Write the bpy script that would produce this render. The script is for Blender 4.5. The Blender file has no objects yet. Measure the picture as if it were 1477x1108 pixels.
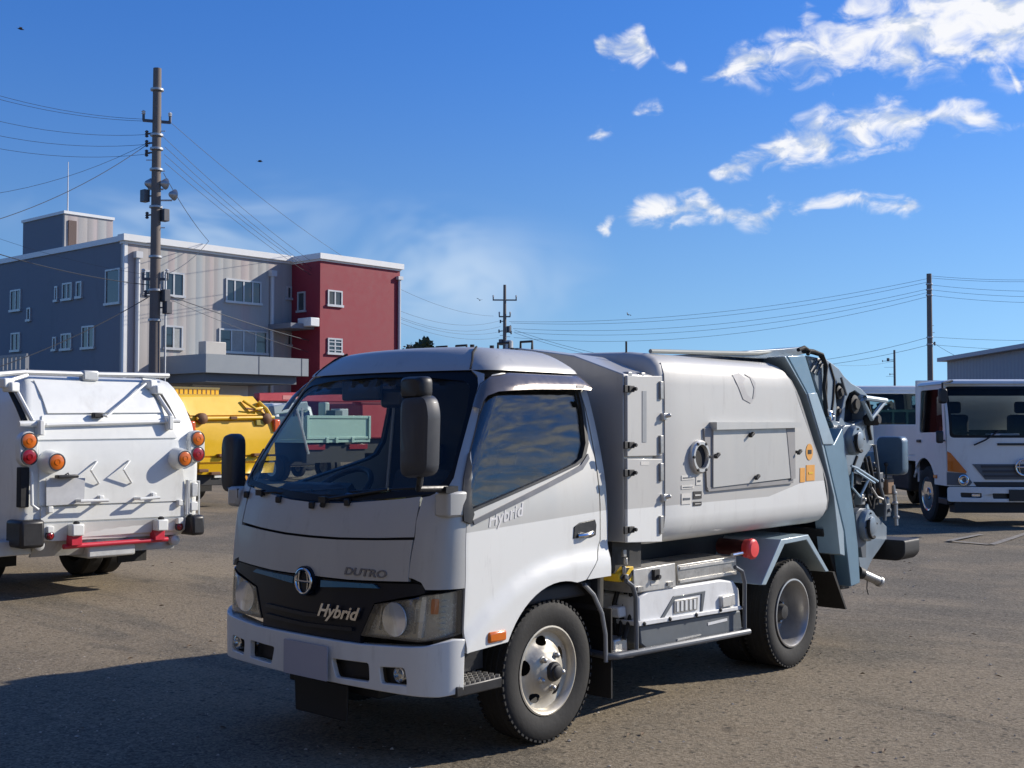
import bpy, bmesh, math, random
import numpy as np
from mathutils import Vector, Matrix
from mathutils.geometry import delaunay_2d_cdt

scene = bpy.context.scene
C = scene.collection
R = math.radians

# ------------------------------------------------------------------ camera
PW, PH, PF = 1477.0, 1108.0, 1720.12          # photograph size and focal length in its pixels
CAM = np.array([4.69376, -4.72767, 1.60796])
YAW, PITCH = 0.72096, 0.03452
cam = bpy.data.cameras.new('camera')
cam.sensor_width = 36.0
cam.lens = PF / PW * 36.0
cam.clip_start = 0.05
cam.clip_end = 3000.0
camo = bpy.data.objects.new('camera', cam)
C.objects.link(camo)
camo.location = CAM
camo.rotation_euler = (math.pi / 2 + PITCH, 0, YAW)
scene.camera = camo

# ------------------------------------------------------------------ sun and sky
SUN = Vector((0.88, 1.67, 1.0)).normalized()   # direction to the sun, read off the shadows
sl = bpy.data.lights.new('sun', 'SUN')
sl.energy = 5.0
sl.angle = R(0.53)
sl.color = (1.0, 0.92, 0.80)
so = bpy.data.objects.new('sun', sl)
C.objects.link(so)
so.location = (20, 38, 23)
so.rotation_euler = SUN.to_track_quat('Z', 'Y').to_euler()

scene.view_settings.view_transform = 'Standard'
scene.view_settings.look = 'None'
scene.view_settings.gamma = 1.0
scene.view_settings.use_curve_mapping = False
scene.view_settings.exposure = 0.2

cy_, sy_ = math.cos(YAW), math.sin(YAW)
cp_, sp_ = math.cos(PITCH), math.sin(PITCH)
FWD = np.array([-sy_ * cp_, cy_ * cp_, sp_])
RGT = np.array([cy_, sy_, 0.0])
UPV = np.cross(RGT, FWD)


def ray(u, v):
    return FWD + RGT * ((u - PW / 2) / PF) + UPV * ((PH / 2 - v) / PF)


def on(u, v, ax, val):
    """point of the plane coordinate[ax] = val seen at photo pixel (u, v)"""
    d = ray(u, v)
    return CAM + d * ((val - CAM[ax]) / d[ax])


def sx(u, v, x):
    p = on(u, v, 0, x)
    return (p[1], p[2])


def sy(u, v, y):
    p = on(u, v, 1, y)
    return (p[0], p[2])


def dep(u, v, d):
    return CAM + ray(u, v) * d


def pix(p):
    q = np.array(p) - CAM
    w = q @ FWD
    return np.array([PW / 2 + PF * (q @ RGT) / w, PH / 2 - PF * (q @ UPV) / w])


def inv(u, v, fn, g):
    """parameters (a, b) of the surface fn that project to pixel (u, v)"""
    x = np.array(g, float)
    for _ in range(25):
        e = pix(fn(*x)) - (u, v)
        if abs(e).max() < 0.05:
            break
        J = np.array([(pix(fn(*(x + h))) - pix(fn(*x))) / 1e-4 for h in ((1e-4, 0), (0, 1e-4))]).T
        st = np.linalg.solve(J + 1e-6 * np.eye(2), -e)
        x = x + np.clip(st, -0.25, 0.25)
    return (float(x[0]), float(x[1]))


world = bpy.data.worlds.new('World')
scene.world = world
world.use_nodes = True
wt = world.node_tree
wt.nodes.clear()


class NT:
    """small node-tree helper"""
    def __init__(s, t):
        s.t = t

    def n(s, typ, ins=None, **kw):
        nd = s.t.nodes.new(typ)
        for k, v in kw.items():
            setattr(nd, k, v)
        for k, v in (ins or {}).items():
            if isinstance(v, bpy.types.NodeSocket):
                s.t.links.new(v, nd.inputs[k])
            else:
                nd.inputs[k].default_value = v
        return nd

    def math(s, op, a, b=0.0, c=0.0, clamp=False):
        return s.n('ShaderNodeMath', {0: a, 1: b, 2: c}, operation=op, use_clamp=clamp).outputs[0]

    def vm(s, op, a, b=(0, 0, 0)):
        nd = s.n('ShaderNodeVectorMath', {0: a, 1: b}, operation=op)
        return nd.outputs['Value'] if op in ('DOT_PRODUCT', 'LENGTH') else nd.outputs[0]

    def mix(s, f, a, b, typ='MIX'):
        nd = s.n('ShaderNodeMix', data_type='RGBA', blend_type=typ)
        for i, v in ((0, f), (6, a), (7, b)):
            if isinstance(v, bpy.types.NodeSocket):
                s.t.links.new(v, nd.inputs[i])
            else:
                nd.inputs[i].default_value = v if i == 0 or len(v) == 4 else (*v, 1)
        return nd.outputs[2]

    def ramp(s, f, lo, hi, a=0.0, b=1.0):
        return s.n('ShaderNodeMapRange', {0: f, 1: lo, 2: hi, 3: a, 4: b}, interpolation_type='SMOOTHSTEP').outputs[0]

    def noise(s, vec, scale, detail=4.0, rough=0.55, dist=0.0):
        return s.n('ShaderNodeTexNoise', {'Vector': vec, 'Scale': scale, 'Detail': detail, 'Roughness': rough, 'Distortion': dist})


w = NT(wt)
SKY_STRENGTH = 0.10
sky = w.n('ShaderNodeTexSky', sky_type='NISHITA', sun_disc=False)
sky.sun_elevation = math.asin(SUN.z)
sky.sun_rotation = math.atan2(SUN.x, SUN.y)
sky.altitude = 300
sky.air_density = 1.0
sky.dust_density = 0.0
sky.ozone_density = 3.0
co = w.n('ShaderNodeTexCoord').outputs['Generated']
# the clear winter air shows no yellow band: look the sky up a few degrees higher near the horizon
sp = w.n('ShaderNodeSeparateXYZ', {0: co})
zz = w.math('MULTIPLY_ADD', w.math('ABSOLUTE', sp.outputs[2]), .86, .115)
lift = w.n('ShaderNodeCombineXYZ', {0: sp.outputs[0], 1: sp.outputs[1], 2: zz}).outputs[0]
wt.links.new(w.vm('NORMALIZE', lift), sky.inputs['Vector'])
# cloud bands, drawn on the plane tangent to the sky at one fixed compass direction: (u, v, half width)
BANDS = [
    [(985, 122, 0), (1010, 118, 12), (1040, 112, 20), (1100, 98, 38), (1150, 92, 42), (1205, 78, 42), (1250, 52, 68), (1310, 26, 96), (1375, 8, 98), (1440, 8, 112), (1480, 26, 116), (1560, 40, 110), (1640, 70, 110), (1800, 90, 70), (1950, 60, 110), (2150, 40, 120), (2300, 60, 0)],
    [(1330, 80, 0), (1345, 78, 14), (1385, 76, 32), (1425, 80, 24), (1450, 90, 10), (1466, 120, 22), (1482, 130, 0)],
    [(1015, 254, 0), (1030, 250, 12), (1060, 242, 22), (1100, 228, 24), (1130, 208, 38), (1170, 200, 38), (1220, 190, 40), (1270, 180, 48), (1320, 182, 34), (1345, 178, 16), (1385, 178, 30), (1425, 184, 20), (1460, 182, 4), (1520, 182, 26), (1600, 186, 50), (1700, 180, 44), (1800, 176, 70), (1950, 190, 80), (2100, 180, 60), (2300, 180, 0)],
    [(845, 331, 0), (872, 331, 17), (895, 318, 10), (925, 312, 27), (965, 311, 28), (1012, 303, 27), (1050, 308, 10), (1085, 309, 19), (1125, 303, 24), (1160, 306, 10), (1205, 287, 16), (1245, 283, 21), (1290, 298, 18), (1325, 299, 15), (1350, 300, 0), (1490, 305, 0), (1560, 300, 34), (1640, 310, 40), (1760, 300, 60), (1900, 330, 70), (2060, 300, 60), (2300, 320, 0)],
    [(850, 56, 0), (866, 66, 14), (884, 80, 30), (905, 72, 20), (920, 66, 34), (945, 76, 6), (962, 90, 6), (985, 94, 18), (1006, 92, 0), (1130, 30, 0), (1145, 30, 10), (1162, 29, 20), (1185, 30, 10), (1195, 30, 0)],
    [(842, 202, 0), (870, 196, 18), (890, 190, 6), (920, 162, 12), (945, 155, 17), (968, 148, 0), (1185, 140, 0), (1196, 141, 12), (1210, 142, 0)],
    [(1480, 430, 0), (1600, 425, 34), (1720, 435, 50), (1850, 420, 60), (2000, 440, 70), (2150, 420, 60), (2300, 430, 0)],
]
tc = ray(1150, 170)
tc = tc / np.linalg.norm(tc)
ta = np.cross(tc, (0, 0, 1))
ta = ta / np.linalg.norm(ta)
tb = np.cross(ta, tc)


def tang(u, v):
    d = ray(u, v)
    k = d @ tc
    return (d @ ta) / k, (d @ tb) / k


wv = w.noise(co, 11.0, 2.0, .6)
wob = w.vm('ADD', co, w.vm('MULTIPLY', w.vm('SUBTRACT', wv.outputs['Color'], (.5, .5, .5)), (.034, .034, .028)))
dc = w.vm('DOT_PRODUCT', wob, tuple(tc))
dcl = w.math('MAXIMUM', dc, .05)
tp = w.math('DIVIDE', w.vm('DOT_PRODUCT', wob, tuple(ta)), dcl)
tq = w.math('DIVIDE', w.vm('DOT_PRODUCT', wob, tuple(tb)), dcl)
P0, P1 = -.5, 1.1
tpn = w.math('MULTIPLY_ADD', tp, 1 / (P1 - P0), -P0 / (P1 - P0))


def curve(pts):
    nd = wt.nodes.new('ShaderNodeFloatCurve')
    cm = nd.mapping
    cm.use_clip = False
    cv = cm.curves[0]
    while len(cv.points) > 2:
        cv.points.remove(cv.points[-1])
    cv.points[0].location = pts[0]
    cv.points[1].location = pts[-1]
    for p in pts[1:-1]:
        cv.points.new(*p)
    for p in cv.points:
        p.handle_type = 'VECTOR'
    cm.update()
    wt.links.new(tpn, nd.inputs['Value'])
    return nd.outputs[0]


mask = None
for bd in BANDS:
    T = [(*tang(u, v), 1.16 * r / PF) for (u, v, r) in bd]
    xs = [min(max((p - P0) / (P1 - P0), 0), 1) for p, q, r in T]
    ctr = curve([(0, T[0][1] + .5)] + [(x, q + .5) for x, (p, q, r) in zip(xs, T)] + [(1, T[-1][1] + .5)])
    hw_ = curve([(0, 0)] + [(x, r) for x, (p, q, r) in zip(xs, T)] + [(1, 0)])
    dist = w.math('ABSOLUTE', w.math('SUBTRACT', w.math('ADD', tq, .5), ctr))
    m_ = w.math('SUBTRACT', 1.0, w.math('DIVIDE', dist, w.math('ADD', hw_, .0006)), clamp=True)
    m_ = w.math('MULTIPLY', m_, w.ramp(hw_, .0, .016))
    mask = m_ if mask is None else w.math('MAXIMUM', mask, m_)
mask = w.math('MULTIPLY', mask, w.math('GREATER_THAN', dc, .1))
# to the right of the frame, towards the sun, the sky is more clouded (the side window mirrors it)
rs = w.ramp(w.vm('DOT_PRODUCT', co, tuple(RGT)), .70, .90)
lay = w.noise(w.vm('MULTIPLY', co, (1, 1, 4.5)), 3.2, 3.0, .55, .3).outputs['Fac']
rs = w.math('MULTIPLY', rs, w.math('MULTIPLY', w.ramp(lay, .40, .58), w.ramp(sp.outputs[2], .6, .3)))
mask = w.math('MAXIMUM', mask, w.math('MULTIPLY', rs, .75))
n1 = w.noise(w.vm('MULTIPLY', co, (1, 1, 1.6)), 34.0, 7.0, .56, .5)
n2 = w.noise(w.vm('ADD', w.vm('MULTIPLY', co, (1, 1, 1.4)), (.003, .005, .010)), 34.0, 4.0, .56)
dens = w.math('ADD', mask, w.math('MULTIPLY_ADD', n1.outputs['Fac'], 3.0, -1.62))
dens = w.ramp(dens, .03, 1.12)
dens = w.math('MULTIPLY', dens, w.ramp(mask, .0, .35))
# thin cirrus veil low in the sky, beyond the office block
vd = ray(640, 400)
vd = vd / np.linalg.norm(vd)
veil = w.ramp(w.vm('LENGTH', w.vm('MULTIPLY', w.vm('SUBTRACT', wob, tuple(vd)), (.7, .7, 1.5))), .0, .11, .7, 0)
vd2 = ray(300, 335)
vd2 = vd2 / np.linalg.norm(vd2)
veil2 = w.ramp(w.vm('LENGTH', w.vm('MULTIPLY', w.vm('SUBTRACT', wob, tuple(vd2)), (.6, .6, 2.2))), .0, .12, .6, 0)
veil = w.math('MAXIMUM', veil, veil2)
cir = w.noise(w.vm('MULTIPLY', co, (1, 1, 2.2)), 7.0, 3.0, .6, .6).outputs['Fac']
veil = w.math('MULTIPLY', veil, w.ramp(cir, .3, .62))
# the camera's rendering of clear air: pale towards the horizon, deep blue higher up, all the way round
grade = w.mix(w.ramp(w.math('ABSOLUTE', sp.outputs[2]), .02, .36), (.96, 1.12, 1.17), (.44, .88, 1.50))
skyc = w.mix(1.0, sky.outputs[0], grade, 'MULTIPLY')
skyc = w.mix(w.math('MULTIPLY', veil, .95), skyc, (5.6, 6.8, 8.2))
shade = w.ramp(w.math('SUBTRACT', n1.outputs['Fac'], n2.outputs['Fac']), -.09, .07)
cloudc = w.mix(shade, (6.0, 6.5, 7.3), (8.6, 8.6, 8.7))
skyc = w.mix(w.math('MULTIPLY', dens, .95), skyc, cloudc)
bg = w.n('ShaderNodeBackground', {'Color': skyc, 'Strength': SKY_STRENGTH})
out = w.n('ShaderNodeOutputWorld')
wt.links.new(bg.outputs[0], out.inputs[0])

# ------------------------------------------------------------------ mesh helpers


class MB:
    """collects shapes; build() links them as one mesh object"""
    def __init__(s):
        s.v = []
        s.f = []

    def add(s, vs, fs):
        o = len(s.v)
        s.v += [tuple(map(float, p)) for p in vs]
        s.f += [tuple(i + o for i in f) for f in fs]
        return s

    def box(s, c, d, rz=0.0, rx=0.0, ry=0.0):
        m = Matrix.Rotation(rz, 3, 'Z') @ Matrix.Rotation(ry, 3, 'Y') @ Matrix.Rotation(rx, 3, 'X')
        vs = []
        for z in (-.5, .5):
            for (x, y) in ((-.5, -.5), (.5, -.5), (.5, .5), (-.5, .5)):
                vs.append(m @ Vector((x * d[0], y * d[1], z * d[2])) + Vector(c))
        return s.add(vs, [(3, 2, 1, 0), (4, 5, 6, 7), (0, 1, 5, 4), (1, 2, 6, 5), (2, 3, 7, 6), (3, 0, 4, 7)])

    def bx(s, x0, x1, y0, y1, z0, z1):
        return s.box(((x0 + x1) / 2, (y0 + y1) / 2, (z0 + z1) / 2), (abs(x1 - x0), abs(y1 - y0), abs(z1 - z0)))

    def prism(s, poly, ax, a, b):
        n = len(poly)
        f = {'x': lambda p, t: (t, p[0], p[1]), 'y': lambda p, t: (p[0], t, p[1]), 'z': lambda p, t: (p[0], p[1], t)}[ax]
        vs = [f(p, a) for p in poly] + [f(p, b) for p in poly]
        fs = [tuple(range(n))[::-1], tuple(range(n, 2 * n))] + [(i, (i + 1) % n, (i + 1) % n + n, i + n) for i in range(n)]
        area = sum(poly[i][0] * poly[(i + 1) % n][1] - poly[(i + 1) % n][0] * poly[i][1] for i in range(n))
        flip = (area < 0) ^ (b < a) ^ (ax == 'y')
        if flip:
            fs = [f[::-1] for f in fs]
        return s.add(vs, fs)

    def tube(s, pts, r, n=8, closed=False, r2=None):
        pts = [Vector(p) for p in pts]
        m = len(pts)
        rings = []
        prev = None
        for i, p in enumerate(pts):
            a = pts[(i - 1) % m] if (i or closed) else p
            b = pts[(i + 1) % m] if (i < m - 1 or closed) else p
            t = (b - a).normalized()
            if prev is None:
                u = t.orthogonal().normalized()
            else:
                u = (prev - t * prev.dot(t)).normalized()
            prev = u
            w_ = t.cross(u)
            rr = r if r2 is None else r + (r2 - r) * i / (m - 1)
            rings.append([p + (u * math.cos(2 * math.pi * k / n) + w_ * math.sin(2 * math.pi * k / n)) * rr for k in range(n)])
        vs = [q for rg in rings for q in rg]
        fs = []
        for i in range(m if closed else m - 1):
            for k in range(n):
                j = (i + 1) % m
                fs.append((i * n + k, i * n + (k + 1) % n, j * n + (k + 1) % n, j * n + k))
        if not closed:
            fs += [tuple(range(n))[::-1], tuple(range((m - 1) * n, m * n))]
        return s.add(vs, fs)

    def lathe(s, prof, axis, c, n=32, closed=False):
        """prof: [(radius, offset along axis)]"""
        c = Vector(c)
        A = {'x': (Vector((1, 0, 0)), Vector((0, 1, 0)), Vector((0, 0, 1))), 'y': (Vector((0, 1, 0)), Vector((0, 0, 1)), Vector((1, 0, 0))), 'z': (Vector((0, 0, 1)), Vector((1, 0, 0)), Vector((0, 1, 0)))}[axis]
        vs = []
        for (r, h) in prof:
            for k in range(n):
                t = 2 * math.pi * k / n
                vs.append(c + A[0] * h + (A[1] * math.cos(t) + A[2] * math.sin(t)) * max(r, 1e-4))
        fs = []
        m = len(prof)
        for i in range(m if closed else m - 1):
            j = (i + 1) % m
            for k in range(n):
                fs.append((i * n + k, i * n + (k + 1) % n, j * n + (k + 1) % n, j * n + k))
        if not closed:
            fs += [tuple(range(n))[::-1], tuple(range((m - 1) * n, m * n))]
        return s.add(vs, fs)

    def cyl(s, a, b, r, n=16, r2=None):
        return s.tube([a, b], r, n, r2=r2)

    def loft(s, rings, caps=True):
        n = len(rings[0])
        vs = [p for rg in rings for p in rg]
        fs = []
        for i in range(len(rings) - 1):
            for k in range(n):
                fs.append((i * n + k, i * n + (k + 1) % n, (i + 1) * n + (k + 1) % n, (i + 1) * n + k))
        if caps:
            fs += [tuple(range(n))[::-1], tuple(range((len(rings) - 1) * n, len(rings) * n))]
        return s.add(vs, fs)

    def panel(s, outer, fn, thick=.012, holes=(), step=.06, off=0.0, sign=1.0):
        """solid sheet on the surface fn(a, b), outline and holes given in (a, b)"""
        def dens(poly):
            o = []
            for i, p in enumerate(poly):
                q = poly[(i + 1) % len(poly)]
                k = max(1, int(math.hypot(q[0] - p[0], q[1] - p[1]) / step + .5))
                o += [(p[0] + (q[0] - p[0]) * j / k, p[1] + (q[1] - p[1]) * j / k) for j in range(k)]
            return o
        loops = [dens(outer)] + [dens(h) for h in holes]
        pts, ed = [], []
        for lp in loops:
            o = len(pts)
            pts += lp
            ed += [(o + i, o + (i + 1) % len(lp)) for i in range(len(lp))]
        a0, a1 = min(p[0] for p in loops[0]), max(p[0] for p in loops[0])
        b0, b1 = min(p[1] for p in loops[0]), max(p[1] for p in loops[0])
        na, nb = max(1, int((a1 - a0) / step)), max(1, int((b1 - b0) / step))

        def inside(p, poly):
            r = False
            j = len(poly) - 1
            for i in range(len(poly)):
                (x1, y1), (x2, y2) = poly[i], poly[j]
                if (y1 > p[1]) != (y2 > p[1]) and p[0] < (x2 - x1) * (p[1] - y1) / (y2 - y1) + x1:
                    r = not r
                j = i
            return r

        def ok(p):
            return inside(p, loops[0]) and not any(inside(p, h) for h in loops[1:])
        B = np.array(pts)
        for i in range(1, na):
            for j in range(1, nb):
                p = (a0 + (a1 - a0) * i / na, b0 + (b1 - b0) * j / nb)
                if ok(p) and np.hypot(B[:, 0] - p[0], B[:, 1] - p[1]).min() > step * .4:
                    pts.append(p)
        V, E_, F, *_ = delaunay_2d_cdt([Vector(p) for p in pts], ed, [], 0, 1e-6)
        tri = []
        for f in F:
            cx = sum(V[i].x for i in f) / len(f)
            cy = sum(V[i].y for i in f) / len(f)
            if ok((cx, cy)):
                tri.append(tuple(f))
        top, bot = [], []
        for q in V:
            p = np.array(fn(q.x, q.y))
            du = np.array(fn(q.x + 1e-3, q.y)) - p
            dv = np.array(fn(q.x, q.y + 1e-3)) - p
            nn = np.cross(du, dv)
            nn = nn / (np.linalg.norm(nn) + 1e-12) * sign
            top.append(p + nn * off)
            bot.append(p + nn * (off - thick))
        n = len(top)
        cnt = {}
        for f in tri:
            for i in range(len(f)):
                a, b = f[i], f[(i + 1) % len(f)]
                cnt[(a, b)] = 1
        fs = [f if sign > 0 else f[::-1] for f in tri] + [tuple(i + n for i in (f[::-1] if sign > 0 else f)) for f in tri]
        for (a, b) in cnt:
            if (b, a) not in cnt:
                fs.append((b, a, a + n, b + n) if sign > 0 else (a, b, b + n, a + n))
        return s.add(top + bot, fs)

    def build(s, name, mat, parent=None, bevel=0.0, smooth=35, seg=2):
        me = bpy.data.meshes.new(name)
        me.from_pydata(s.v, [], s.f)
        me.validate()
        bm = bmesh.new()
        bm.from_mesh(me)
        used = [v for v in bm.verts if not v.link_faces]
        bmesh.ops.delete(bm, geom=used, context='VERTS')
        bmesh.ops.recalc_face_normals(bm, faces=bm.faces)
        bm.to_mesh(me)
        bm.free()
        if smooth:
            for p in me.polygons:
                p.use_smooth = True
            me.set_sharp_from_angle(angle=R(smooth))
        me.materials.append(mat)
        o = bpy.data.objects.new(name, me)
        C.objects.link(o)
        if parent is not None:
            o.parent = parent
        if bevel:
            b = o.modifiers.new('bevel', 'BEVEL')
            b.width = bevel
            b.segments = seg
            b.limit_method = 'ANGLE'
            b.angle_limit = R(40)
            b.harden_normals = False
        return o


def rpoly(pts, r, n=4):
    """polygon with rounded corners; r one number or one per corner"""
    o = []
    m = len(pts)
    for i in range(m):
        p, a, b = np.array(pts[i], float), np.array(pts[i - 1], float), np.array(pts[(i + 1) % m], float)
        ri = r[i] if isinstance(r, (list, tuple)) else r
        la, lb = np.linalg.norm(a - p), np.linalg.norm(b - p)
        k = min(ri, la * .48, lb * .48)
        if k < 1e-5:
            o.append(tuple(p))
            continue
        s_, e_ = p + (a - p) / la * k, p + (b - p) / lb * k
        for j in range(n + 1):
            t = j / n
            o.append(tuple((1 - t) ** 2 * s_ + 2 * t * (1 - t) * p + t * t * e_))
    return o


def rect(a0, a1, b0, b1, r=0.0, n=4):
    p = [(a0, b0), (a1, b0), (a1, b1), (a0, b1)]
    return rpoly(p, r, n) if r else p


def circ(c, r, n=16, r2=None):
    return [(c[0] + r * math.cos(2 * math.pi * k / n), c[1] + (r2 or r) * math.sin(2 * math.pi * k / n)) for k in range(n)]


def lerp(tab, z):
    xs = [t[0] for t in tab]
    return float(np.interp(z, xs, [t[1] for t in tab]))


def smooth_tab(tab):
    """monotone-ish smooth interpolation (Catmull-Rom) through a table"""
    def f(z):
        if z <= tab[0][0]:
            return tab[0][1]
        if z >= tab[-1][0]:
            return tab[-1][1]
        for i in range(len(tab) - 1):
            if z <= tab[i + 1][0]:
                x0, y0 = tab[i]
                x1, y1 = tab[i + 1]
                h = x1 - x0
                m0 = (y1 - tab[i - 1][1]) / (x1 - tab[i - 1][0]) if i else (y1 - y0) / h
                m1 = (tab[i + 2][1] - y0) / (tab[i + 2][0] - x0) if i + 2 < len(tab) else (y1 - y0) / h
                t = (z - x0) / h
                return (2 * t**3 - 3 * t**2 + 1) * y0 + (t**3 - 2 * t**2 + t) * h * m0 + (-2 * t**3 + 3 * t**2) * y1 + (t**3 - t**2) * h * m1
    return f


def tag(o, label=None, cat=None, group=None, kind=None):
    if label:
        o['label'] = label
    if cat:
        o['category'] = cat
    if group:
        o['group'] = group
    if kind:
        o['kind'] = kind
    return o


def empty(name, loc=(0, 0, 0), rz=0.0):
    o = bpy.data.objects.new(name, None)
    o.empty_display_size = .2
    C.objects.link(o)
    o.location = loc
    o.rotation_euler = (0, 0, rz)
    return o


def kids(o):
    return [c for c in bpy.data.objects if c.parent == o]


def copy_tree(o, parent=None):
    c = o.copy()
    C.objects.link(c)
    c.parent = parent
    for ch in kids(o):
        copy_tree(ch, c)
    return c


def mirror_copy(o, parent=None):
    """copy of a part mirrored to the other side of its vehicle (x -> -x)"""
    me = o.data.copy()
    bm = bmesh.new()
    bm.from_mesh(me)
    for v in bm.verts:
        v.co.x = -v.co.x
    bmesh.ops.reverse_faces(bm, faces=bm.faces)
    bm.to_mesh(me)
    bm.free()
    c = o.copy()
    c.data = me
    C.objects.link(c)
    c.parent = parent if parent is not None else o.parent
    c.location.x = -o.location.x
    for ch in kids(o):
        mirror_copy(ch, c)
    return c


def text_mesh(txt, size, shear=0.0, depth=.004, bold=0.0):
    cu = bpy.data.curves.new('lettering', 'FONT')
    cu.body = txt
    cu.size = size
    cu.shear = shear
    cu.extrude = depth / 2
    cu.offset = bold
    cu.resolution_u = 3
    cu.align_x = 'CENTER'
    cu.align_y = 'CENTER'
    o = bpy.data.objects.new('lettering', cu)
    C.objects.link(o)
    dg = bpy.context.evaluated_depsgraph_get()
    me = bpy.data.meshes.new_from_object(o.evaluated_get(dg))
    bpy.data.objects.remove(o)
    return me


def text_on(name, txt, size, fn, mat, parent, shear=0.0, depth=.004, bold=0.0, sxs=1.0):
    """lettering whose every vertex is carried by fn(x, y, depth)"""
    me = text_mesh(txt, size, shear, depth, bold)
    for v in me.vertices:
        v.co = fn(v.co.x * sxs, v.co.y, v.co.z)
    me.materials.clear()
    me.materials.append(mat)
    me.name = name
    o = bpy.data.objects.new(name, me)
    C.objects.link(o)
    o.parent = parent
    return o


# ------------------------------------------------------------------ materials
MATS = {}


def base_mat(name):
    m = bpy.data.materials.new(name)
    m.use_nodes = True
    t = NT(m.node_tree)
    b = m.node_tree.nodes['Principled BSDF']
    return m, t, b


def mat(name, col, rough=.5, metal=0.0, coat=0.0, var=.06, scale=3.0, bump=0.0, bscale=60.0, spec=.5, dirt=0.0, dirtcol=(.09, .075, .06)):
    """plain surface with mottled colour, uneven gloss and optional grime"""
    if name in MATS:
        return MATS[name]
    m, t, b = base_mat(name)
    co = t.n('ShaderNodeTexCoord').outputs['Object']
    n = t.noise(co, scale, 6.0, .6).outputs['Fac']
    n2 = t.noise(co, scale * 7.3, 5.0, .65).outputs['Fac']
    f = t.math('MULTIPLY_ADD', t.math('ADD', n, n2), 1.0, -1.0)
    c = t.mix(t.math('MULTIPLY_ADD', f, 1.0, .5, clamp=True), tuple(x * (1 - var) for x in col), tuple(min(1, x * (1 + var)) for x in col))
    if dirt:
        n3 = t.noise(t.vm('MULTIPLY', co, (1, 1, .35)), scale * 2.3, 7.0, .68, .4).outputs['Fac']
        c = t.mix(t.math('MULTIPLY', t.ramp(n3, .5, .78), dirt), c, dirtcol)
    m.node_tree.links.new(c, b.inputs['Base Color'])
    m.node_tree.links.new(t.math('MULTIPLY_ADD', f, .25, rough, clamp=True), b.inputs['Roughness'])
    b.inputs['Metallic'].default_value = metal
    b.inputs['Coat Weight'].default_value = coat
    b.inputs['Coat Roughness'].default_value = .06
    b.inputs['Specular IOR Level'].default_value = spec
    if bump:
        bn = t.n('ShaderNodeBump', {'Strength': bump, 'Distance': .004, 'Height': t.noise(co, bscale, 4.0, .6).outputs['Fac']})
        m.node_tree.links.new(bn.outputs[0], b.inputs['Normal'])
    MATS[name] = m
    return m


def glass(name, tint=(.5, .56, .55), refl=1.0, ior=1.5, base=0.0):
    """thin window pane: tinted clear glass with Fresnel reflection"""
    if name in MATS:
        return MATS[name]
    m = bpy.data.materials.new(name)
    m.use_nodes = True
    nt = m.node_tree
    nt.nodes.clear()
    t = NT(nt)
    co = t.n('ShaderNodeTexCoord').outputs['Object']
    dust = t.ramp(t.noise(co, 2.5, 6.0, .6).outputs['Fac'], .4, .75)
    ge = t.n('ShaderNodeNewGeometry')
    cs = t.math('ABSOLUTE', t.vm('DOT_PRODUCT', ge.outputs['Normal'], ge.outputs['Incoming']))
    f0 = ((ior - 1) / (ior + 1)) ** 2
    fr = t.math('MULTIPLY_ADD', t.math('POWER', t.math('SUBTRACT', 1.0, cs, clamp=True), 5.0), 1 - f0, f0)
    fr = t.math('MULTIPLY_ADD', fr, refl, base, clamp=True)
    tr = t.n('ShaderNodeBsdfTransparent', {'Color': (*tint, 1)})
    gl = t.n('ShaderNodeBsdfGlossy', {'Color': (.95, .97, 1, 1), 'Roughness': .012})
    df = t.n('ShaderNodeBsdfDiffuse', {'Color': (.35, .34, .32, 1)})
    mx = t.n('ShaderNodeMixShader', {0: t.math('MULTIPLY', dust, .008), 1: tr.outputs[0], 2: df.outputs[0]})
    m2 = t.n('ShaderNodeMixShader', {0: fr, 1: mx.outputs[0], 2: gl.outputs[0]})
    o = t.n('ShaderNodeOutputMaterial')
    nt.links.new(m2.outputs[0], o.inputs[0])
    MATS[name] = m
    return m

# ------------------------------------------------------------------ ground


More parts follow.
